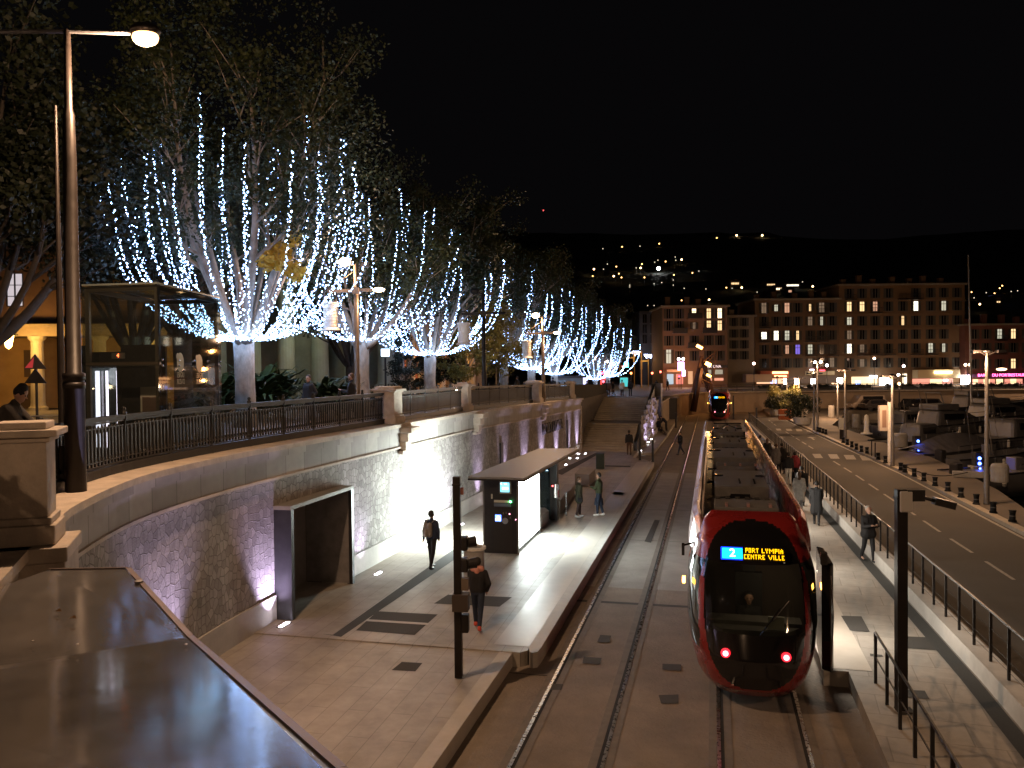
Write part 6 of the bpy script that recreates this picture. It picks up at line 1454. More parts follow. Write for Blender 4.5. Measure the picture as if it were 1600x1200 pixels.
# ============================================================ LEANING SCULPTURE
sc_=thing('beam_sculpture','tall sculpture of leaning rusty beams with orange lamps beyond the trams','sculpture',G(1080,640,.2))
def bm(px0,py0,D0,px1,py1,D1,w): 
    a=P(px0,py0,D0); c=P(px1,py1,D1); b=MB(); b.tube([a,c],[w,w*.8],4); b.build('beam',mat('rust_beam',(.05,.022,.014),.7,var=.3,scale=1),sc_,world=True)
bm(1076,640,114,1096,556,114,.24); bm(1083,643,112,1095,575,112,.42); bm(1114,618,116,1097,560,116,.34); bm(1109,618,118,1094,572,117,.22); bm(1113,603,113,1122,546,113,.06); bm(1099,565,113,1120,548,113,.07); bm(1104,568,113,1118,553,113,.05); bm(1090,590,113,1112,600,113,.12); bm(1098,600,113,1092,580,113,.1)
for i,(x,y,w_,h_,s_) in enumerate(((1093,542,.85,.35,9),(1106.5,569,.75,.45,12),(1107.5,587,.65,.3,6))):
    p=P(x,y,112.5); b=MB(); b.obox(p,(w_,.2,h_),YAW,0,.5); b.build('lamp',emat('orange_lamp%d'%i,(1,.40 if i<2 else .55,.08),s_),sc_,world=True)
    light('POINT','sculpture_light',p+Vector((0,-1.0,0)),110,(1,.42,.14),.2)
# far shelter
q=G(1046,655,ZP); d=thing('far_shelter','small dark shelter on the far end of the left platform','shelter',(q.x,q.y,ZP),0.1); k=(-q.x*sin(YAW)+q.y*cos(YAW))/F_PX
b=MB(); b.box(-.7,.9,0,.08,0,2.5); b.box(.8,.9,0,2.5,0,2.5); b.build('panels',M_darkgrey,d); b=MB(); b.box(-1.0,1.1,-.2,2.8,2.5,2.6); b.build('roof',mat('shelter_roof',(.2,.17,.14),.6),d); b=MB(); b.box(-.5,.6,.6,1.0,.4,.48); [b.box(x,x+.05,.7,.9,0,.4) for x in(-.4,.5)]; b.build('seat',M_greypole,d)
b=MB(); qs=[G(x,y,ZP) for x,y in((1020,672),(1052,672),(1075,640),(1030,640))]
b=MB(); b.prism([(-5.2,86.5),(-4.1,78),(-4.1,110),(-4.0,111.8),(-4.9,100)],-.01,ZP); struct('far_platform',b,M_plat)
b=MB(); b.prism([(-5.5,62),(-4.3,62),(-4.1,78),(-5.0,86.4),(-5.5,84)],-.01,.18); struct('far_pavement',b,M_plat)
# ============================================================ FAR BUILDINGS
def facade(name, label, D, px0, px1, ytop, ybase, m, rows, cols, lit, depth=12, ww=.95, wh=1.75, yaw=None, cornice=True, shut=None, bands=(), skip=(), floors_lit=0, wm=None):
    """rows/cols: window centres in photo pixels at this depth; lit: {(row,col): material}"""
    cx_=(px0+px1)/2; q=P(cx_,ybase,D); k=D/F_PX; ang=yaw if yaw is not None else YAW
    ww*=.82
    d=thing(name,label,'building',(q.x,q.y,q.z),ang); X=lambda px:(px-cx_)*k; Z=lambda y:(ybase-y)*k
    b=MB(); b.box(X(px0),X(px1),0,depth,-1.5,Z(ytop)); b.build('wall',m,d)
    if cornice: b=MB(); b.box(X(px0)-.4,X(px1)+.4,-.45,depth+.3,Z(ytop)+.002,Z(ytop)+.32); b.build('cornice',mat('cornice_far',(.20,.17,.13),.8,var=.2,scale=.5),d)
    if bands:
        b=MB(); [b.box(X(px0),X(px1),-.14,-.003,Z(y)-.12,Z(y)+.12) for y in bands]; b.build('string_course',MATS.get('band_'+name) or m,d)
    for i,y in enumerate(rows):
        for j,x in enumerate(cols):
            if (i,j) in skip: continue
            mm=lit.get((i,j)); w_,h_=ww,wh
            if isinstance(mm,tuple): mm,w_,h_=mm; w_*=.85
            b=MB(); b.mi=0; b.box(X(x)-w_/2,X(x)+w_/2,-.05,-.004,Z(y)-h_/2,Z(y)+h_/2)
            b.mi=1; b.box(X(x)-w_/2-.12,X(x)+w_/2+.12,-.16,-.004,Z(y)-h_/2-.14,Z(y)-h_/2-.004); b.box(X(x)-.035,X(x)+.035,-.08,-.052,Z(y)-h_/2,Z(y)+h_/2)
            if mm: b.box(X(x)-w_/2,X(x)+w_/2,-.08,-.052,Z(y)+h_*.18,Z(y)+h_*.23)
            b.mi=2; 
            if shut: [b.box(X(x)+s_*(w_/2+.28)-.24,X(x)+s_*(w_/2+.28)+.24,-.09,-.004,Z(y)-h_/2,Z(y)+h_/2) for s_ in(-1,1)]
            o=b.build('window',[mm or M_dwin, mat('sill_far',(.12,.10,.08),.8), shut or m],d)
    rb=random.Random(int(px0)); 
    for i,y in enumerate(rows[:-1]):
        for j,x in enumerate(cols):
            if wh>1.7 and px0>1170 and rb.random()<.28:
                zf=Z(y)-wh/2-.3; b=MB(); b.box(X(x)-1.0,X(x)+1.0,-.95,-.17,zf-.12,zf)
                for k_ in range(9): b.box(X(x)-1.0+k_*.245,X(x)-.96+k_*.245,-.95,-.91,zf,zf+.85)
                b.box(X(x)-1.0,X(x)+1.02,-.96,-.90,zf+.85,zf+.92); b.build('balcony',M_black,d)
    if px0>1030 and px1<1700:
        for k_ in range(int((px1-px0)/26)):
            xx=X(px0+12+26*k_+rb.uniform(-5,5)); hh=rb.uniform(.8,1.9); b=MB(); b.box(xx-.45,xx+.45,2,2.8,Z(ytop)+.3,Z(ytop)+.3+hh); b.box(xx-.52,xx+.52,1.95,2.85,Z(ytop)+.3+hh,Z(ytop)+.42+hh); b.build('chimney',m,d)
    return d,X,Z
LW=emat('lit_warm',(1,.66,.32),.75); LB=emat('lit_bright',(1,.93,.72),1.3); LD=emat('lit_dim',(.9,.60,.38),.11); LC=emat('lit_cool',(.85,.80,.60),.38); LV=emat('lit_violet',(.30,.2,1),.4); LO=emat('lit_orange',(1,.52,.32),.35); LH=emat('lit_hot',(1,.72,.42),1.6)
mb=mat('far_brown',(.145,.088,.048),.9,var=.18,scale=.3); mat('wall1',(.21,.12,.07),.9,var=.15,scale=.3)
DB=150
d1,X1,Z1=facade('corner_building','brown corner building with orange-lit shop floor and five upper storeys',DB,1036,1137,480,603,mat('corner_plaster',(.19,.12,.075),.9,var=.15,scale=.3),[490,509,532,556],[1045,1062,1085,1108,1125],{(0,2):LH,(0,3):LW,(0,4):LH,(1,2):(LD,.5,1.2),(1,3):LW,(1,4):LW,(3,0):(LC,1.0,2.6)},shut=mat('shutter_dark',(.05,.045,.035),.8),bands=(545,571),ww=.85)
for x,y in((1062,520),(1085,497),(1108,520),(1085,543)): b=MB(); b.box(X1(x)-1.3,X1(x)+1.3,-1.0,-.17,Z1(y)-.1,Z1(y)+.05); b.box(X1(x)-1.3,X1(x)+1.3,-1.0,-.95,Z1(y)+.05,Z1(y)+.9); b.build('balcony',M_darkgrey,d1)
light('POINT','shop_wash',P(1048,560,DB-6),280,(1,.42,.16),.3); light('POINT','shop_wash',P(1070,585,DB-4),260,(1,.5,.25),.3)
def flat(d,X,Z,nm,x0,x1,y0,y1,m,dep=.1,off=.12):
    b=MB(); b.box(X(x0),X(x1),-off-dep,-off,Z(y1),Z(y0)); return b.build(nm,m,d)
flat(d1,X1,Z1,'awning',1040,1065,577,581,mat('awning_pale',(.55,.38,.28),.8),1.2)
flat(d1,X1,Z1,'shop_window',1042,1052,584,600,emat('shop_cool',(.5,.65,.75),.45)); flat(d1,X1,Z1,'shop_window',1056,1067,584,600,emat('shop_red',(1,.25,.18),.5)); flat(d1,X1,Z1,'shop_window',1075,1082,580,600,emat('shop_warm',(1,.5,.25),.4))
for x in (1105,1123): flat(d1,X1,Z1,'shop_window',x-6,x+6,578,585,emat('shop_pale',(.75,.65,.48),.25)); flat(d1,X1,Z1,'shop_window',x-7,x+7,591,595,emat('shop_rose',(1,.4,.25),.5))
flat(d1,X1,Z1,'fascia',1100,1136,571,575,M_darkgrey,.4)
tx=text_mesh('A LA UNA',.7,.02,'sign_lettering',emat('sign_rose',(1,.7,.65),.8),d1); tx.rotation_euler=(pi/2,0,0); tx.location=(X1(1112),-.62,Z1(573)-.0)
d2,X2,Z2=facade('narrow_house','narrow pale house squeezed between the corner building and the long block',DB+4,1137.3,1179,495,603,mat('narrow_plaster',(.20,.16,.11),.9,var=.15,scale=.3),[503,521,538,555],[1147,1163],{},shut=MATS['shutter_dark'],ww=.8,wh=1.5)
flat(d2,X2,Z2,'restaurant_awning',1160,1200,585,597,mat('tent_pale',(.40,.30,.20),.8),2.5)
d3,X3,Z3=facade('apartment_block','long brown six-storey apartment block with scattered lit windows above restaurants',DB+6,1180,1311,469,603,mb,[481,502,524,546,567],[1194,1213,1230,1246.5,1266,1284,1300],{(0,0):(LD,1.0,1.9),(0,1):(LC,.7,1.2),(0,2):(LO,1.0,1.8),(0,4):(LW,.4,1.3),(0,5):(LD,1.1,1.8),(1,4):(LD,.9,1.6),(1,5):(LC,.5,1.6),(2,0):(LB,1.1,1.3),(2,1):(LB,.95,1.7),(2,2):LC,(2,3):(LW,.5,1.7),(3,2):(LO,.7,1.6),(3,3):LV,(3,4):LC,(4,4):(LD,.9,1.6),(4,6):LD},bands=(491,512,535,557),shut=MATS['shutter_dark'])
d4,X4,Z4=facade('tall_apartment_block','taller brown apartment block with attic storey right of the long block',DB+6,1311.3,1507,446,603,mat('far_brown2',(.16,.096,.048),.9,var=.18,scale=.3),[458,478.5,501,522.5,544,566.5],[1327,1347,1367.5,1388,1410.6,1431,1454,1474.4,1495],
 {(1,0):LW,(1,1):LW,(1,2):LO,(1,5):LB,(1,7):LC,(2,0):(LC,.9,1.4),(2,4):(LW,.5,1.7),(3,0):(LD,.9,1.6),(4,0):LB,(4,1):(LD,.9,1.5),(4,6):LC,(4,7):(LC,.6,1.6),(5,1):(LD,.9,1.4)},bands=(468,490,512,556),shut=MATS['shutter_dark'],skip={(0,4),(3,8)})
d5,X5,Z5=facade('red_building','dark red building at the right edge above the pink neon restaurant',DB+4,1508,1660,508,603,mat('far_red',(.13,.05,.035),.9,var=.18,scale=.3),[521.5,543,568],[1522,1541,1561.6,1583,1604,1626],{(0,2):LC,(0,3):LW,(0,4):LW,(2,3):LW,(2,5):LW},bands=(533,),shut=MATS['shutter_dark'])
b=MB()
for (px0,px1,yt,yb,D,m_,l,nm) in ((1000,1035,486,603,175,mat('dark_house',(.07,.06,.055),.9),'dark house left of the corner building behind the street',''),(960,1000,500,603,215,MATS['dark_house'],'dark house further down the street',''),(905,962,478,603,240,mat('dark_house2',(.10,.075,.06),.9),'dark building at the far left side of the street','')):
    facade('street_house',l,D,px0,px1,yt,yb,m_,[yt+12,yt+28,yt+44],[px0+8,px0+20,px0+31],{},cornice=False,shut=None,ww=1.0,wh=1.8)
# ground floor of the restaurants
ga=emat('glow_awning',(1,.50,.20),2.2); gp=emat('glow_panel',(1,.90,.78),7); gw=emat('glow_wall',(1,.55,.3),.7); gr=emat('glow_rose',(1,.35,.24),.6); gy=emat('glow_yellow',(1,.72,.38),.9); gb=emat('glow_blue',(.25,.35,1),2.0)
mat('awning_cream',(.50,.40,.25),.8); mat('awning_red',(.35,.10,.05),.8)
flat(d3,X3,Z3,'awning',1182,1226,579,590,MATS['awning_red'],2.4); flat(d3,X3,Z3,'awning_light',1200,1224,580,583.5,ga,.1,2.6); flat(d3,X3,Z3,'awning_light',1203,1222,586,588.5,ga,.1,2.6)
flat(d3,X3,Z3,'restaurant_front',1182,1228,591,599,gw); 
for x,w_ in ((1219,4),(1236.5,5),(1262,6)): flat(d3,X3,Z3,'light_box',x-w_/2,x+w_/2,591.5,600,gp,.3,2.7)
flat(d3,X3,Z3,'light_box',1299,1307,591,600,gp,.3,2.7); flat(d3,X3,Z3,'light_box',1197,1200,593,598,gb,.2,2.7); flat(d3,X3,Z3,'light_box',1204,1207,593,598,gb,.2,2.7)
flat(d3,X3,Z3,'restaurant_front',1230,1310,588,599,mat('dim_front',(.12,.08,.06),.8)); flat(d3,X3,Z3,'sign_light',1264,1270,577,579,emat('sign_white_rose',(1,.8,.9),4),.2,.5); flat(d3,X3,Z3,'sign_light',1279,1287,578,580,emat('sign_red2',(1,.05,.08),3),.2,.5)
flat(d3,X3,Z3,'fascia',1258,1300,580,586,MATS['awning_cream'],1.2)
flat(d4,X4,Z4,'restaurant_front',1330,1370,588,600,gy,.1); flat(d4,X4,Z4,'sign_light',1355,1366,586,590,emat('sign_icy',(.75,.9,1),5),.3,1.0); flat(d4,X4,Z4,'light_box',1364,1379,590,602,gp,.3,2.7); flat(d4,X4,Z4,'light_box',1379.5,1382,592,600,gb,.3,2.7); flat(d4,X4,Z4,'light_box',1336,1343,594,600,gb,.1,.3)
flat(d4,X4,Z4,'glowing_step',1362,1376,603,604,gp,.3,3.2)  # step edge glows by itself, light put into its material
flat(d4,X4,Z4,'doorway',1410,1416,584,600,emat('glow_door',(1,.85,.6),1.4)); flat(d4,X4,Z4,'awning',1425,1490,578,591,MATS['awning_cream'],2.2); flat(d4,X4,Z4,'sign_light',1450,1476,580.5,583.5,emat('sign_warm_white',(1,.80,.45),6),.3,2.4); flat(d4,X4,Z4,'restaurant_front',1425,1488,592,600,gr,.1); flat(d4,X4,Z4,'sign_light',1464,1470,593,596,gp,.2,2.3)
flat(d4,X4,Z4,'restaurant_front',1452,1470,593,600,gy,.1,.3); flat(d4,X4,Z4,'light_box',1489,1504,587,602,emat('glow_big',(1,.93,.88),10),.3,2.7); flat(d4,X4,Z4,'glowing_step',1486,1506,604,605.5,gp,.3,3.4)
for x in (1388,1395): pass
flat(d5,X5,Z5,'fascia',1510,1650,583.5,589,mat('fascia_violet',(.10,.04,.10),.6),.5)
for i,(s,x) in enumerate((('BAR',1530),('DU PORT',1560),('RESTAURANT',1592))): 
    tx=text_mesh(s,.75,.03,'neon_lettering',emat('neon_pink',(1,.12,.35),3.2),d5); tx.rotation_euler=(pi/2,0,0); tx.location=(X5(x),-.75,Z5(586))
for x in (1515,1531,1549,1573,1592,1612): flat(d5,X5,Z5,'lit_pillar',x-4,x+4,592,604,gr,.2)
for x in (1523,1541,1561,1582): flat(d5,X5,Z5,'restaurant_front',x-5,x+5,592,604,gy,.1); 
b=MB(); q=P(1565,577,DB-2); 
o=thing('parasol_lamp','oval warm lamp under a small parasol above the pink neon sign','lamp',q); b.ball((0,0,0),.9,12,(1,.6,.28)); b.build('glow',emat('parasol_glow',(1,.65,.35),3),o)
for x in (1219,1262,1370,1460,1497,1560): 
    p=P(x,594,DB-4.5); light('POINT','restaurant_light',p,130,(1,.6,.35),.3)
# terrace tables, parasols and diners reduced to what shows: dark low hedge boxes on the wall top
for i,(x0,x1) in enumerate(((1185,1255),(1262,1300),(1310,1360),(1384,1430),(1436,1486),(1508,1590))):
    rnd=random.Random(i+200); q=P((x0+x1)/2,602,138); k=138/F_PX; d=thing('terrace_hedge','low dark planter hedge on the restaurant terrace, %s from the left'%ORD[i],'hedge',(q.x,q.y,pz(q.y)),YAW,'planter hedges on the quay terrace'); hw=(x1-x0)*k/2
    b=MB(); b.box(-hw,hw,-.25,.25,0,.22); b.build('planter',M_darkgrey,d); lb=MB(); leaves(lb,[(Vector((rnd.uniform(-hw,hw),0,.25+rnd.random()*.2)),.22) for _ in range(26)],30,.25,rnd); lb.build('foliage',M_leafD,d)
# lamps standing on the terrace
def terr_lamp(px,py,D,label,col=(1,.75,.6),s=10,h0=None,two=True,pink=None,e=0):
    q=P(px,py,D); g=pz(q.y); d=thing('terrace_lamp',label,'street lamp',(q.x,q.y,g),YAW,'street lamps on the upper quay'); h=q.z-g
    b=MB(); b.tube([(0,0,0),(0,0,h)],.06,6); b.build('pole',M_black,d); b=MB(); m_=emat('tl_%s'%round(col[2]*100),col,s); [b.ball((x,0,h),.24,10) for x in ((-.38,.38) if two else (0,))]; b.build('lamp_glass',m_,d)
    if pink: b=MB(); b.box(-.5,.5,-.1,.1,h-1.9,h-.5); b.box(.2,.7,-.1,.1,h-2.9,h-1.9); b.build('lit_banner',emat('banner_violet',(.75,.35,1),6),d)
    if e: light('POINT','lamp_light',(q.x,q.y-.5,q.z),e,WARM,.2)
terr_lamp(1064,561,140,'upper quay lamp with two globes and violet lit banner before the corner building',(1,.72,.68),9,pink=True,e=150)
terr_lamp(1178,568,140,'single lamp with rosy glow left of the long block',(1,.66,.60),7,two=False,e=60)
terr_lamp(1366,560,150,'single warm lamp against the tall block, over a restaurant',(1,.6,.42),6,two=False)
terr_lamp(1412,572,146,'single pale rose square lamp right of the icy sign',(1,.70,.66),8,two=False); terr_lamp(1404,586,142,'bright globe lamp at the lit doorway',(1,.88,.75),9,two=False)
terr_lamp(1512,570,142,'double warm lamp beside the boat mast',(1,.76,.5),5,e=40); terr_lamp(1292,571,140,'narrow white lit column lamp over the restaurants',(1,.93,.97),9,two=False)
for i,(x,y,D,c,l) in enumerate(((999,540,185,(.9,.92,1),'white street lamp high over the side street, left one'),(986,551,165,(1,.8,.55),'warm lamp over the side street beside the light garland'),(929,560,120,(1,.70,.42),'warm globe lamp at the right of the grey hut'),(948,565,125,(1,.74,.55),'warm globe lamp inside the farthest light strings'),(1028,541,180,(1,.93,.8),'pale lamp over the side street, right of the garland'),(1036,544,170,(1,.85,.75),'small pale lamp at the corner building edge'))): terr_lamp(x,y,D,l,c,11,two=False,e=70)
# garlands across the side street
for i,(x0,x1,y,D) in enumerate(((976,999,551,172),(1007,1034,556,165))):
    rnd=random.Random(i+5); b=MB(); 
    for _ in range(260):
        t=rnd.random(); x=x0+(x1-x0)*t; p=P(x,y+abs(rnd.gauss(0,2.6))*(1 if int(t*14)%2 else .45)-2,D); b.octa(p,.075)
    a=P(x0,y-3,D); c=P(x1,y-3,D); b.mi=1; b.tube([a,c],.02,4)
    tag(b.build('street_garland',[emat('garland_blue',(.55,.65,1),9),M_wire]),['blue-white light garland across the side street, left half','blue-white light garland across the side street, right half'][i],'garland',group='light garlands over the side street')
for i,(x,yt,D,l) in enumerate(((968,549,150,'yellow-lit post with bracket in the side street, left one'),(991,556,158,'yellow-lit post with bracket in the side street, second'),(1002,548,150,'yellow-lit post with bracket in the side street, tallest'),(1013,561,160,'yellow-lit post with bracket in the side street, right one'))):
    q=P(x,yt,D); g=pz(q.y); h=q.z-g; d=thing('banner_post',l,'post',(q.x,q.y,g),YAW,'yellow-lit posts in the side street'); b=MB(); b.tube([(0,0,0),(0,0,h)],.10,6); b.build('pole',mat('yellow_pole',(.55,.36,.10),.5),d); b=MB(); b.box(-1.5,.1,-.08,.08,h-.5,h-.25); b.box(-1.5,-1.2,-.1,.1,h-2.0,h-.5); b.build('bracket',MATS['yellow_pole'],d)
    light('POINT','post_light',q+Vector((-.6,-1.5,-.2)),45,(1,.62,.22),.15)
# shops and signals in the side street
side=[(969,981,590,604,emat('shop_teal',(.1,.75,.75),.45),'teal-lit shop window in the side street','shop_front',140),(975,982,567,574,emat('cross_teal',(.1,.9,.8),3.5),'teal pharmacy-like light under the light strings','lit_sign',135),(971,983,571,574,MATS['glow_rose'],'red-lit strip sign in the side street','lit_sign',150),(938,950,590,605,emat('red_glow_shop',(.8,.08,.06),.8),'red-glowing shop front behind the top of the stairs','shop_front',135),(911,918,590,604,emat('icy_window',(.6,.6,1),1.2),'icy blue lit window right of the grey hut','shop_front',130),(1004,1032,585,604,mat('street_asphalt',(.10,.10,.11),.5),'','x',0)]
for (x0,x1,y0,y1,m_,l,nm,D) in side:
    if not D: continue
    q=P((x0+x1)/2,y1,D); k=D/F_PX; w=(x1-x0)*k/2; h=(y1-y0)*k; d=thing(nm,l,nm.replace('_',' '),q,YAW); b=MB(); b.box(-w,w,-.05,.0,0,h); b.build('lit_pane',m_,d); b=MB(); b.box(-w-.12,w+.12,-.06,.3,h,h+.15); b.box(-w-.12,-w,-.06,.3,0,h); b.box(w,w+.12,-.06,.3,0,h); b.build('frame',M_darkgrey,d)
for i,(x,y,D,c,l) in enumerate(((941,583,118,(1,.04,.06),'upper red traffic light by the stair top'),(942.5,596,118,(1,.04,.06),'lower red traffic light by the stair top'),(876,591,95,(1,.04,.05),'red signal light left of the grey hut'),(986,583,150,(1,.25,.05),'orange-red signal in the side street, left'),(1019,583,150,(1,.12,.05),'orange-red signal in the side street, right'),(1032,581,150,(1,.08,.05),'small red signal beside the corner building'),(1061,588,142,(1,.03,.05),'red signal in front of the corner shop'),(1203,627,112,(1,.05,.1),'tiny red light low in front of the far wall'))):
    q=P(x,y,D); g=pz(q.y) if i<7 else .4; d=thing('traffic_light',l,'traffic light',(q.x,q.y,g),YAW,'small signals in the distance'); h=q.z-g; b=MB(); b.tube([(0,.1,0),(0,.1,h+.1)],.05,6); b.build('pole',M_black,d); b=MB(); b.box(-.17,.17,.0,.16,h-.5,h+.3); b.build('head',M_black,d); b=MB(); b.ball((0,-.05,h),.19 if i!=7 else .1,10); b.build('red_lens',emat('sig%d'%i,c,7),d)
# ---- lights up the hillside: street lamps and lit villas
def on_hill(px,py):
    d=ray(px,py); e=d.z/sqrt(d.x*d.x+d.y*d.y)*1.0
    hh=sqrt(d.x*d.x+d.y*d.y); ax_=(-d.x*sin(YAW)+d.y*cos(YAW)); ez=d.z/ax_     # rise per metre of view depth
    D=(CAMZ-3.0+.22*240)/(.22-ez); return P(px,py,min(D,1100)), D
hl=[(942,389,1),(972,386,2),(1000,385,1),(1030,381,2),(928,421,3),(926,432,2),(949,413,1),(963,417,2),(967,428,2),(959,432,3),(971,434,2),(1003,413,2),(1001,419,3),(994,419,1),(1007,434,2),(1029,420,6),(1040,409,2),(1028,407,1),(1023,410,1),(1055,402,1),(1065,406,3),(1056,407,1),(1053,430,2),(1052,438,1),(1052,446,1),(1022,444,1),(1034,442,1),(1082,427,2),(1092,424,1),(1120,372,2),(1151,368,3),(1191,368,3),(1170,370,0),(984,446,1),(984,449,1),(933,413,0),(1076,456,0),(1069,451,1),(1103,452,1),(1108,469,3),(1065,470,2),(1012,478,1),(1022,478,1),(1135,450,2),(1159,450,3),(1183,457,1),(1144,451,1),(1270,448,3),(1254,441,1),(1518,457,2),(1541,458,1),(1566,447,2),(1562,451,2),(1554,459,2),(1522,466,1),(1580,456,1),(1590,455,1),(1531,476,3),(1200,446,1),(1206,446,2),(943,421,1),(1600,428,0),(849,329,1)]
hl=[h for h in hl if h[2]]
def ORD2(i):
    return ORD[i] if i<len(ORD) else '%dth'%(i+1)
hcol={1:((.95,.85,.6),1.0),2:((1,.50,.15),4),3:((1,.60,.25),8),6:((1,1,1),22)}
for i,(x,y,s) in enumerate(hl):
    p,D=on_hill(x,y); c,st_=hcol[s]
    if (x,y)==(849,329): c=(1,.1,.1)
    side_='beside' ; d=thing('hillside_lamp', ('glaring white lamp, brightest light on the dark hill' if s==6 else 'tiny %s light point on the dark hillside, %s from the left of its kind'%({1:'faint pale',2:'orange',3:'bright warm'}[s], ORD2(sorted([h_ for h_ in hl if h_[2]==s]).index((x,y,s))))) ,'street lamp',(p.x,p.y,p.z-3.2),0,'distant light points on the hill %d'%0 if False else {1:'faint pale lights on the hill',2:'orange lights on the hill',3:'bright warm lights on the hill',6:'brightest hill light'}[s])
    r=.00125*D*{1:.42,2:.62,3:.85,6:1.7}[s]; b=MB(); b.ball((0,0,3.4),r,8); b.build('lamp_glass',emat('hill_%s%s'%(s,'r' if x==849 else ''),c,st_),d); b=MB(); b.tube([(0,0,-1.5),(0,0,3.4-r*.8)],.06,4); b.build('pole',M_black,d)
for i,(x,y,w,h,n,m_,l) in enumerate(((1149,442,12,3.2,5,LW,'small lit villa with a row of warm windows on the hill'),(1205,444,13,2.4,4,LW,'left lit terrace of the hotel on the hill'),(1239,445,19,2.6,9,LB,'bright long lit row of windows on the hill'),(1218,450.5,10,3,3,LH,'warm lit lower terrace on the hill'),(1235,454,7,3.4,1,LO,'single big lit window on the hill below the long row'),(1556,463,21,1.6,6,emat('lit_blue',(.25,.35,1),1.6),'blue-lit long house on the hill at right'),(1560,466.5,9,2,3,LO,'warm lit house right under the blue one on the hill'),(1561,471,6,2.2,2,LW,'small warm lit house lower on the hill at right'),(1204,461,14,2,1,mat('pale_roof',(.3,.3,.28),.8),'pale sloping roof just above the long block'))):
    p,D=on_hill(x,y+h); k=D/F_PX; w_=w*k; h_=h*k; d=thing('hillside_villa',l,'house',p,YAW,'lit villas on the hill'); b=MB(); b.box(-w_/2-1,w_/2+1,.4,9,-2,h_*2.0); b.build('wall',mat('villa_wall',(.12,.10,.09),.9),d); b=MB(); b.prism([(-w_/2-1.3,.1),(w_/2+1.3,.1),(w_/2+1.3,9.3),(-w_/2-1.3,9.3)],h_*2.003,lambda x_,y_:h_*2+.8); b.build('roof',mat('villa_roof',(.10,.05,.04),.9),d)
    for j in range(n):
        b=MB(); u0=-w_/2+w_*j/n; b.box(u0+w_/n*.12,u0+w_/n*.82,.25,.39,h_*.25,h_*1.2); b.build('window',m_,d)
# dark trees between the hill and the roofs (silhouettes)
def roof_stuff(px,py,D,w,h,label):
    q=P(px,py,D); k=D/F_PX; d=thing('roof_dormer',label,'roof dormer',q,YAW); b=MB(); b.box(-w*k/2,w*k/2,0,2,0,h*k); b.build('wall',mat('dormer_wall',(.15,.14,.13),.8),d); b=MB(); b.box(-w*k/2+.1,w*k/2-.1,-.05,-.003,h*k*.25,h*k*.85); b.build('window',LC,d)
# ============================================================ PEOPLE
SKIN=mat('skin',(.42,.25,.18),.55); SKIN2=mat('skin_tan',(.33,.19,.13),.55)
def cloth(n,c): return mat('cloth_'+n,c,.85,var=.25,scale=9,bump=.3,bscale=18)
BK=cloth('black',(.012,.012,.014)); NV=cloth('navy',(.02,.03,.06)); OL=cloth('olive',(.042,.042,.022)); DK=cloth('dark_grey',(.014,.014,.016)); GY=cloth('grey',(.20,.20,.21)); LG=cloth('light_grey',(.42,.42,.40)); WH=cloth('white',(.70,.67,.58)); BR=cloth('brown',(.09,.05,.03)); DN=cloth('denim',(.018,.028,.052)); PK=cloth('pink',(.62,.28,.22)); RD=cloth('red',(.25,.03,.04))
S_WH=mat('shoe_white',(.7,.7,.68),.6); S_BK=mat('shoe_black',(.02,.02,.02),.5); S_RD=mat('shoe_red',(.6,.08,.05),.5); HR_B=mat('hair_black',(.012,.010,.009),.6); HR_G=mat('hair_grey',(.35,.33,.30),.7); HR_BR=mat('hair_brown',(.10,.055,.03),.6)
def rm(o,vox,sm=2):
    m=o.modifiers.new('join','REMESH'); m.mode='VOXEL'; m.voxel_size=vox
    s_=o.modifiers.new('smooth','SMOOTH'); s_.iterations=sm; s_.factor=.6
    for p in o.data.polygons: p.use_smooth=True
    m.use_smooth_shade=True; return o
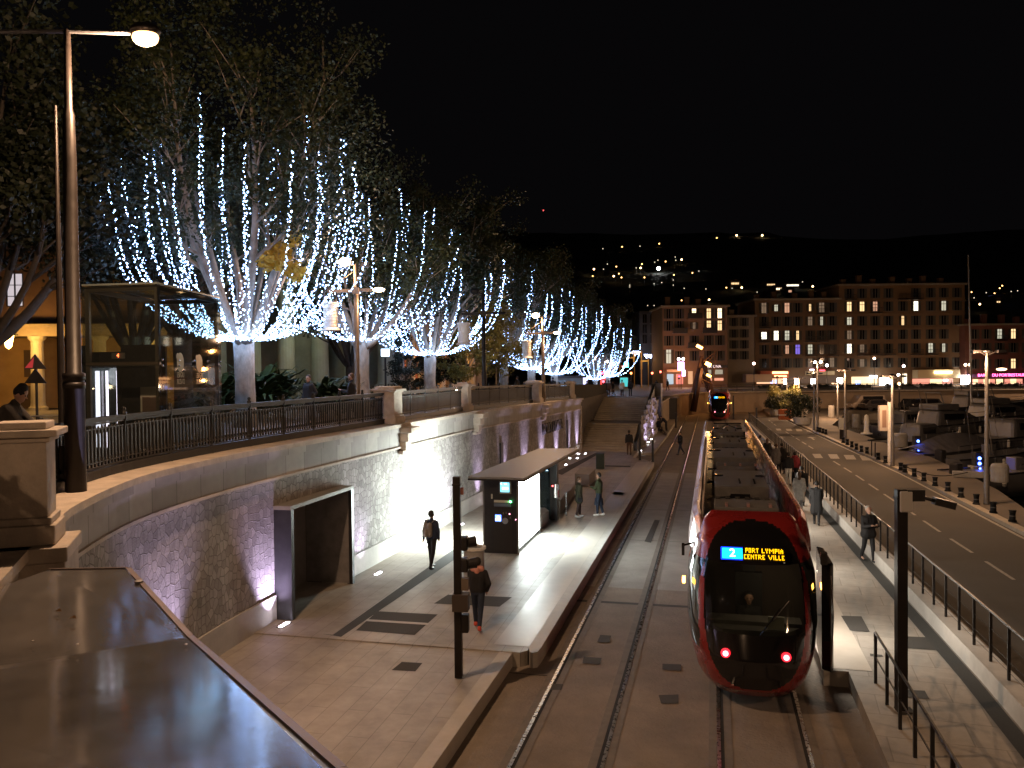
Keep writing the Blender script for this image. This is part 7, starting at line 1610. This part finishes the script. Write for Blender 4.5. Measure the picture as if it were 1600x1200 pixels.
def person(px,py,label,z=ZP,h=1.75,face=0.0,top=BK,leg=BK,shoe=S_BK,hair=HR_B,skin=SKIN,stride=.35,coat=0.0,arms=('down','down'),longhair=False,hood=None,hat=None,lean=0.0,pack=None,pos=None,vox=.022,group='people around the tram stop',sit=False,beard=False):
    q=Vector(pos) if pos is not None else G(px,py,z)
    d=thing('person',label,'person',q,face,group); s=h/1.75; d.scale=(s,s,s)
    V=Vector; hipz=.93
    legs=[]
    for sx,a in((-1,stride),(1,-stride)):
        bend=.10+.45*max(0,-a)
        if sit: a=1.35; bend=1.45
        hp=V((sx*.09,0,hipz)); kn=hp+.43*V((0,sin(a),-cos(a))); an=kn+.42*V((0,sin(a-bend),-cos(a-bend))); legs.append((hp,kn,an,a-bend))
    low=min(l[2].z for l in legs)-.085; dz=-low
    for i,l in enumerate(legs): legs[i]=(l[0]+V((0,0,dz)),l[1]+V((0,0,dz)),l[2]+V((0,0,dz)),l[3])
    hipz+=dz
    piv=V((0,0,hipz+.02)); R=Matrix.Rotation(-lean,3,'X')
    U=lambda p: piv+R@(V(p)+V((0,0,dz))-piv)
    arm=[]
    for sx,k in((-1,arms[0]),(1,arms[1])):
        sh=V((sx*.185,0,1.41))
        if k=='down': el=sh+V((sx*.05,-.04 if stride>0 else 0,-.29)); wr=el+V((sx*.0,.07,-.25))
        elif k=='fwd': el=sh+V((sx*.03,.16,-.25)); wr=el+V((-sx*.02,.20,-.14))
        elif k=='back': el=sh+V((sx*.05,-.13,-.27)); wr=el+V((0,-.02,-.26))
        elif k=='phone': el=sh+V((sx*.05,.10,-.27)); wr=el+V((-sx*.13,.21,.06))
        elif k=='pocket': el=sh+V((sx*.11,-.08,-.26)); wr=el+V((-sx*.07,.13,-.20))
        elif k=='reach': el=sh+V((sx*.04,.26,-.13)); wr=el+V((-sx*.02,.25,-.02))
        elif k=='down_out': el=sh+V((sx*.10,0,-.28)); wr=el+V((sx*.05,.06,-.24))
        arm.append((sh,el,wr,k))
    b=MB()
    for hp,kn,an,a in legs: b.capsule(hp,kn,.082,.055,8); b.capsule(kn,an,.056,.036,8); b.capsule(an,an+V((0,.13*cos(a)+.02,-.05)),.036,.03,8)
    b.capsule((-.07,0,hipz),(.07,0,hipz),.11,.11,10)
    for sx in(-1,1): b.capsule(U((sx*.06,0,1.0)),U((sx*.08,.01,1.32)),.10,.115,10)
    b.capsule(U((-.15,0,1.40)),U((.15,0,1.40)),.065,.065,8)
    b.capsule(U((0,0,1.42)),U((0,.02,1.54)),.055,.05,8); b.capsule(U((0,.0,1.64)),U((0,.01,1.68)),.088,.088,12); b.capsule(U((0,.03,1.60)),U((0,.055,1.575)),.065,.045,8)
    b.capsule(U((0,.098,1.645)),U((0,.112,1.618)),.012,.017,6)
    for sx in(-1,1): b.capsule(U((sx*.088,0,1.65)),U((sx*.092,-.005,1.62)),.018,.014,6)
    for i,(sh,el,wr,k) in enumerate(arm):
        b.capsule(U(sh),U(el),.048,.038,8); b.capsule(U(el),U(wr),.038,.027,8)
        hd=(wr-el).normalized(); b.capsule(U(wr),U(wr+hd*.075),.027,.034,8)
    o=rm(b.build('body',skin,d),vox)
    hb_=MB()
    for i,(sh,el,wr,k) in enumerate(arm):
        sx=(-1,1)[i]; hd=(wr-el).normalized(); sd=V((1,0,0)) if k in('phone','reach','fwd') else V((0,1,0)); sd=(sd-hd*sd.dot(hd)).normalized(); nn_=hd.cross(sd)*sx
        for f in range(4):
            o0=wr+hd*.085+sd*(-.027+.018*f); L=(.030,.036,.033,.025)[f]; o1=o0+hd*L+nn_*.008; o2=o1+hd*L*.7+nn_*.020
            hb_.tube([U(o0),U(o1),U(o2)],[.0085,.008,.0055],6)
        t0=wr+hd*.03+sd*.028; t1=t0+hd*.03+sd*.026; t2=t1+hd*.026+sd*.004; hb_.tube([U(t0),U(t1),U(t2)],[.011,.009,.006],6)
    hb_.build('finger',skin,d)
    eb=MB(); [eb.ball(U((sx*.034,.088,1.655)),.011,6) for sx in(-1,1)]; eb.build('eye',BK,d)
    mb_=MB(); mb_.capsule(U((-.018,.092,1.585)),U((.018,.092,1.585)),.006,.006,6); mb_.build('mouth',mat('lips',(.30,.12,.10),.6),d)
    b=MB()
    for hp,kn,an,a in legs: b.capsule(hp,kn,.10,.072,8); b.capsule(kn,an+V((0,0,.01)),.072,.052,8)
    b.capsule((-.075,0,hipz+.01),(.075,0,hipz+.01),.118,.118,10); rm(b.build('trousers',leg,d),vox)
    for hp,kn,an,a in legs:
        b=MB(); f=V((0,cos(a),sin(a)*.7)); b.capsule(an+V((0,-.03,-.035)),an+f*.16+V((0,0,-.045)),.048,.036,8); b.capsule(an+V((0,-.02,.0)),an,.05,.05,8); b.build('shoe',shoe,d,smooth=True)
    b=MB()
    for sx in(-1,0,1): b.capsule(U((sx*.07,0,.99)),U((sx*.09,.0,1.33)),.135,.145,10)
    b.capsule(U((-.155,0,1.39)),U((.155,0,1.39)),.088,.088,8); b.capsule(U((0,0,1.44)),U((0,.0,1.49)),.085,.075,8)
    for sh,el,wr,k in arm: b.capsule(U(sh),U(el),.073,.060,8); b.capsule(U(el),U(wr),.060,.045,8)
    if coat>0:
        for sx in(-1,0,1): b.capsule(U((sx*.07,0,1.0)),V((sx*.09,0,hipz-coat+.04)),.14,.165,10)
    rm(b.build('coat' if coat>.25 else 'jacket',top,d),vox)
    if not hat and not hood or hood=='down':
        b=MB(); b.capsule(U((0,-.015,1.665)),U((0,-.01,1.70)),.098,.093,12)
        if longhair: b.capsule(U((0,-.05,1.66)),U((0,-.085,1.44)),.095,.07,10)
        rm(b.build('hair',hair,d),.016)
    if hat: b=MB(); b.capsule(U((0,-.01,1.68)),U((0,-.01,1.74)),.104,.085,12); rm(b.build('beanie',hat,d),.016)
    if hood and hood!='down': b=MB(); b.capsule(U((-.09,-.03,1.50)),U((.09,-.03,1.50)),.085,.085,10); b.capsule(U((0,-.09,1.50)),U((0,-.10,1.46)),.09,.07,10); b.capsule(U((-.08,.06,1.49)),U((.08,.06,1.49)),.05,.05,8); rm(b.build('hood',hood,d),.018); b=MB(); b.capsule(U((0,-.015,1.665)),U((0,-.01,1.70)),.098,.093,12); rm(b.build('hair',hair,d),.016)
    if hood=='down': pass
    if beard: b=MB(); b.capsule(U((-.03,.06,1.575)),U((.03,.06,1.575)),.045,.045,8); b.build('beard',hair,d,smooth=True)
    return d,U
def backpack(d,U,m,label):
    o=thing('backpack',label,'backpack',d.location,d.rotation_euler.z); o.scale=d.scale
    b=MB(); b.capsule(U((-.07,-.22,1.08)),U((-.07,-.21,1.36)),.095,.085,10); b.capsule(U((.07,-.22,1.08)),U((.07,-.21,1.36)),.095,.085,10); rm(b.build('pack',m,o),.02)
    b=MB(); b.capsule(U((0,-.32,1.08)),U((0,-.31,1.20)),.07,.06,8); b.build('front_pocket',m,o,smooth=True); b=MB(); [b.tube([U((sx*.11,-.15,1.44)),U((sx*.12,.0,1.50)),U((sx*.12,.15,1.40)),U((sx*.12,.14,1.15))],.016,6) for sx in(-1,1)]; b.build('strap',m,o)
def handbag(d,U,p,w,h,m,label):
    o=thing('handbag',label,'handbag',d.location,d.rotation_euler.z); o.scale=d.scale; c=U(p)
    b=MB(); b.add([(c.x-.06,c.y-w*.5,c.z-h),(c.x+.06,c.y-w*.5,c.z-h),(c.x+.06,c.y+w*.5,c.z-h),(c.x-.06,c.y+w*.5,c.z-h),(c.x-.04,c.y-w*.42,c.z-.1),(c.x+.04,c.y-w*.42,c.z-.1),(c.x+.04,c.y+w*.42,c.z-.1),(c.x-.04,c.y+w*.42,c.z-.1)],[(3,2,1,0),(4,5,6,7),(0,1,5,4),(1,2,6,5),(2,3,7,6),(3,0,4,7)]); b.build('bag_body',m,o,bevel=.02)
    b=MB(); b.tube([(c.x,c.y-w*.25,c.z-.1),(c.x,c.y-w*.15,c.z+.02),(c.x,c.y+w*.15,c.z+.02),(c.x,c.y+w*.25,c.z-.1)],.012,6); b.build('handle',m,o)
PI=pi
d,U=person(675,888,'person in dark jacket with grey backpack walking away past the glowing wall',face=-.25,top=NV,leg=BK,shoe=S_BK,stride=.16,arms=('down_out','pocket'),h=1.80,vox=.018); backpack(d,U,mat('pack_grey',(.22,.20,.18),.7,var=.3,scale=8),'grey backpack on the back of the person before the glowing wall')
d,U=person(747,982,'person in black jacket with pink hood and red shoes walking away behind the pole',face=.12,top=BK,leg=DN,shoe=S_RD,stride=.30,hood=PK,arms=('fwd','pocket'),h=1.72,vox=.018)
d,U=person(905,808,'person in olive parka and dark tights with white shoes facing the man in green',face=-PI/2+.35,top=OL,leg=mat('tights',(.05,.025,.02),.7),shoe=S_WH,hair=HR_BR,stride=.10,coat=.22,arms=('pocket','down'),h=1.66,longhair=False); handbag(d,U,(.28,-.02,1.0),.24,.28,BK,'black shoulder bag at the hip of the person in olive parka')
d,U=person(936,806,'person in green jacket and jeans gesturing, carrying dark bag on the platform',face=PI/2-.1,top=cloth('green',(.040,.050,.020)),leg=DN,shoe=S_WH,stride=.10,arms=('phone','down'),h=1.80); handbag(d,U,(.23,.06,.80),.38,.40,NV,'dark blue bag in the hand of the person in green jacket')
person(983,711,'person in dark top and brown trousers at the foot of the stairs',face=.2,top=DK,leg=BR,stride=.25,h=1.75,group='people near the stairs')
person(1063,711,'person in dark jacket and blue jeans walking across the left track',z=.02,face=2.2,top=BK,leg=DN,stride=.35,h=1.75,arms=('fwd','pocket'))
person(1041,675,'person in black bending forward on the far platform',z=.2,face=PI/2-.1,top=BK,leg=BK,stride=.05,lean=.75,arms=('reach','reach'),h=1.75)
person(1029,676,'dark figure seated against the rock wall end on the far platform',z=.2,face=-.6,top=BK,leg=BK,sit=True,h=1.7)
person(1058,648.5,'lone figure standing by the far shelter, head lowered',face=PI/2,top=BK,leg=BK,stride=.03,h=1.75,arms=('phone','phone'))
for x,y,l,tp,lg,ht,c in ((972,613,'person in cream coat walking at the top of the stairs',WH,BK,1.7,.1),(985,614,'person all in black standing at the top of the stairs',BK,BK,1.8,.1),(946,614,'person in dark clothes with white bag at left of the stair top',BK,DK,1.65,.2),(951,607,'partly hidden person with brown hair behind the white bag carrier',BR,BK,1.65,.1)):
    d,U=person(x,y,l,pos=tuple(P(x,y,86))[:2]+(pz(86),),top=tp,leg=lg,h=ht,face=.2,stride=.2,coat=c,group='people at the top of the stairs')
    if x==946: handbag(d,U,(-.28,.1,.9),.35,.6,WH,'white carrier bag hanging at the left stair-top person')
for x,D,l,f in ((864,70,'dark silhouette of a person behind the far railing near the sixth tree',.4),(808,62,'dark silhouette behind the railing near the thick pale trunk',1.2),(917,96,'dark silhouette walking right of the grey hut',-.8),(1026,128,'small dark figure in the side street near the crossing',.3),(1043,132,'small dark figure before the corner shop',.9),(958,100,'dark figure beyond the parapet at stair top',2.0)):
    q=P(x,600,D); person(x,600,l,pos=(q.x,q.y,pz(q.y)),top=BK,leg=BK,h=1.75,face=f,stride=.2,group='distant people on the upper street')
q=P(482,600,30); person(0,0,'smiling person in black jacket strolling behind the railing left of the pedestal',pos=(q.x,q.y,pz(q.y)),top=BK,leg=BK,face=PI-.3,stride=.2,h=1.8,arms=('pocket','pocket'),vox=.018,group='people strolling behind the railing')
q=P(549,600,29.5); person(0,0,'bearded person in dark coat half hidden behind the lantern post',pos=(q.x,q.y,pz(q.y)),top=BK,leg=BK,face=PI/2+.3,stride=.2,h=1.85,beard=True,hair=HR_BR,arms=('phone','pocket'),vox=.018,group='people strolling behind the railing')
q=P(-4,600,13.0); d,U=person(0,0,'person in dark leather jacket leaning over handlebars at the left edge',pos=(q.x,q.y,pz(q.y)+.02),top=cloth('leather',(.03,.025,.022)),leg=BK,hair=HR_B,hat=BK,face=-PI/2+.5,stride=.1,lean=.45,h=1.82,arms=('reach','reach'),vox=.015,group='people strolling behind the railing')
# moped under the leaning person
q=P(-12,600,14.6); d=thing('moped','dark moped at the left edge held by the leaning person','moped',(q.x,q.y,pz(q.y)),-PI/2+.5)
for y_ in(-.2,.95): b=MB(); b.lathe([(.17,-.05),(.27,-.05),(.27,.05),(.17,.05)],(0,y_,.27),18,Matrix.Rotation(pi/2,3,'Y')); b.build('wheel',M_black,d)
b=MB(); b.capsule((0,-.35,.62),(0,.25,.60),.13,.10,10); b.capsule((0,.25,.35),(0,.75,.9),.08,.07,8); rm(b.build('bodywork',mat('moped_paint',(.03,.03,.035),.25,coat=.6),d),.025); b=MB(); b.tube([(0,.95,.27),(0,.80,.95),(0,.76,1.05)],.03,8); b.tube([(-.36,.62,1.08),(0,.78,1.04),(.36,.62,1.08)],.018,8); b.build('handlebar',M_iron,d); b=MB(); b.capsule((0,-.38,.78),(0,.1,.78),.11,.09,8); b.build('saddle',M_black,d,smooth=True)
# right platform
person(1357,878,'grey-haired person in black jacket looking at phone, walking towards the camera',face=PI+.35,top=BK,leg=BK,hair=HR_G,stride=.22,arms=('phone','phone'),h=1.78,vox=.018,coat=.08)
person(1276,820,'person in long dark coat walking away on the right platform',face=-.15,top=DK,leg=BK,stride=.22,coat=.42,h=1.72,arms=('down','fwd'),hair=HR_B)
person(1249,797,'person in long light grey coat walking away beside the tram',face=-.1,top=LG,leg=GY,stride=.2,coat=.45,h=1.66,hair=HR_BR,longhair=True)
person(1253,790,'person with black jacket just behind the light grey coat',face=-.2,top=BK,leg=BK,stride=.15,h=1.75)
person(1232,759,'person in black top and white trousers beside the tram',face=-.1,top=BK,leg=WH,stride=.15,h=1.72)
person(1242,757,'person with red hood further along the right platform',face=-.1,top=RD,leg=BK,stride=.15,h=1.7,hood=RD)
person(1213,740,'person in mid grey coat among the crowd beside the tram',face=-.1,top=GY,leg=DN,stride=.12,coat=.3,h=1.72,hair=HR_BR)
person(1222,740,'person in black jacket nearest the fence in the crowd',face=.1,top=BK,leg=BK,stride=.1,h=1.75)
person(1199,727,'person with long brown hair in the crowd by the tram',face=.0,top=DK,leg=BK,stride=.1,longhair=True,hair=HR_BR,h=1.68,coat=.2)
person(1188,722,'farthest crowd member in grey beside the tram tail',face=.0,top=GY,leg=BK,stride=.1,h=1.72)
person(862,762,'person in blue jeans standing behind the glass screen under the kiosk canopy',face=.4,top=cloth('petrol',(.03,.07,.09)),leg=DN,stride=.12,h=1.75,arms=('phone','pocket'))
person(0,0,'driver seated in the dark cab of the big red tram',pos=(.72,17.75,.50),top=BK,leg=BK,sit=True,face=PI,h=1.7,arms=('fwd','fwd'),group='tram driver')
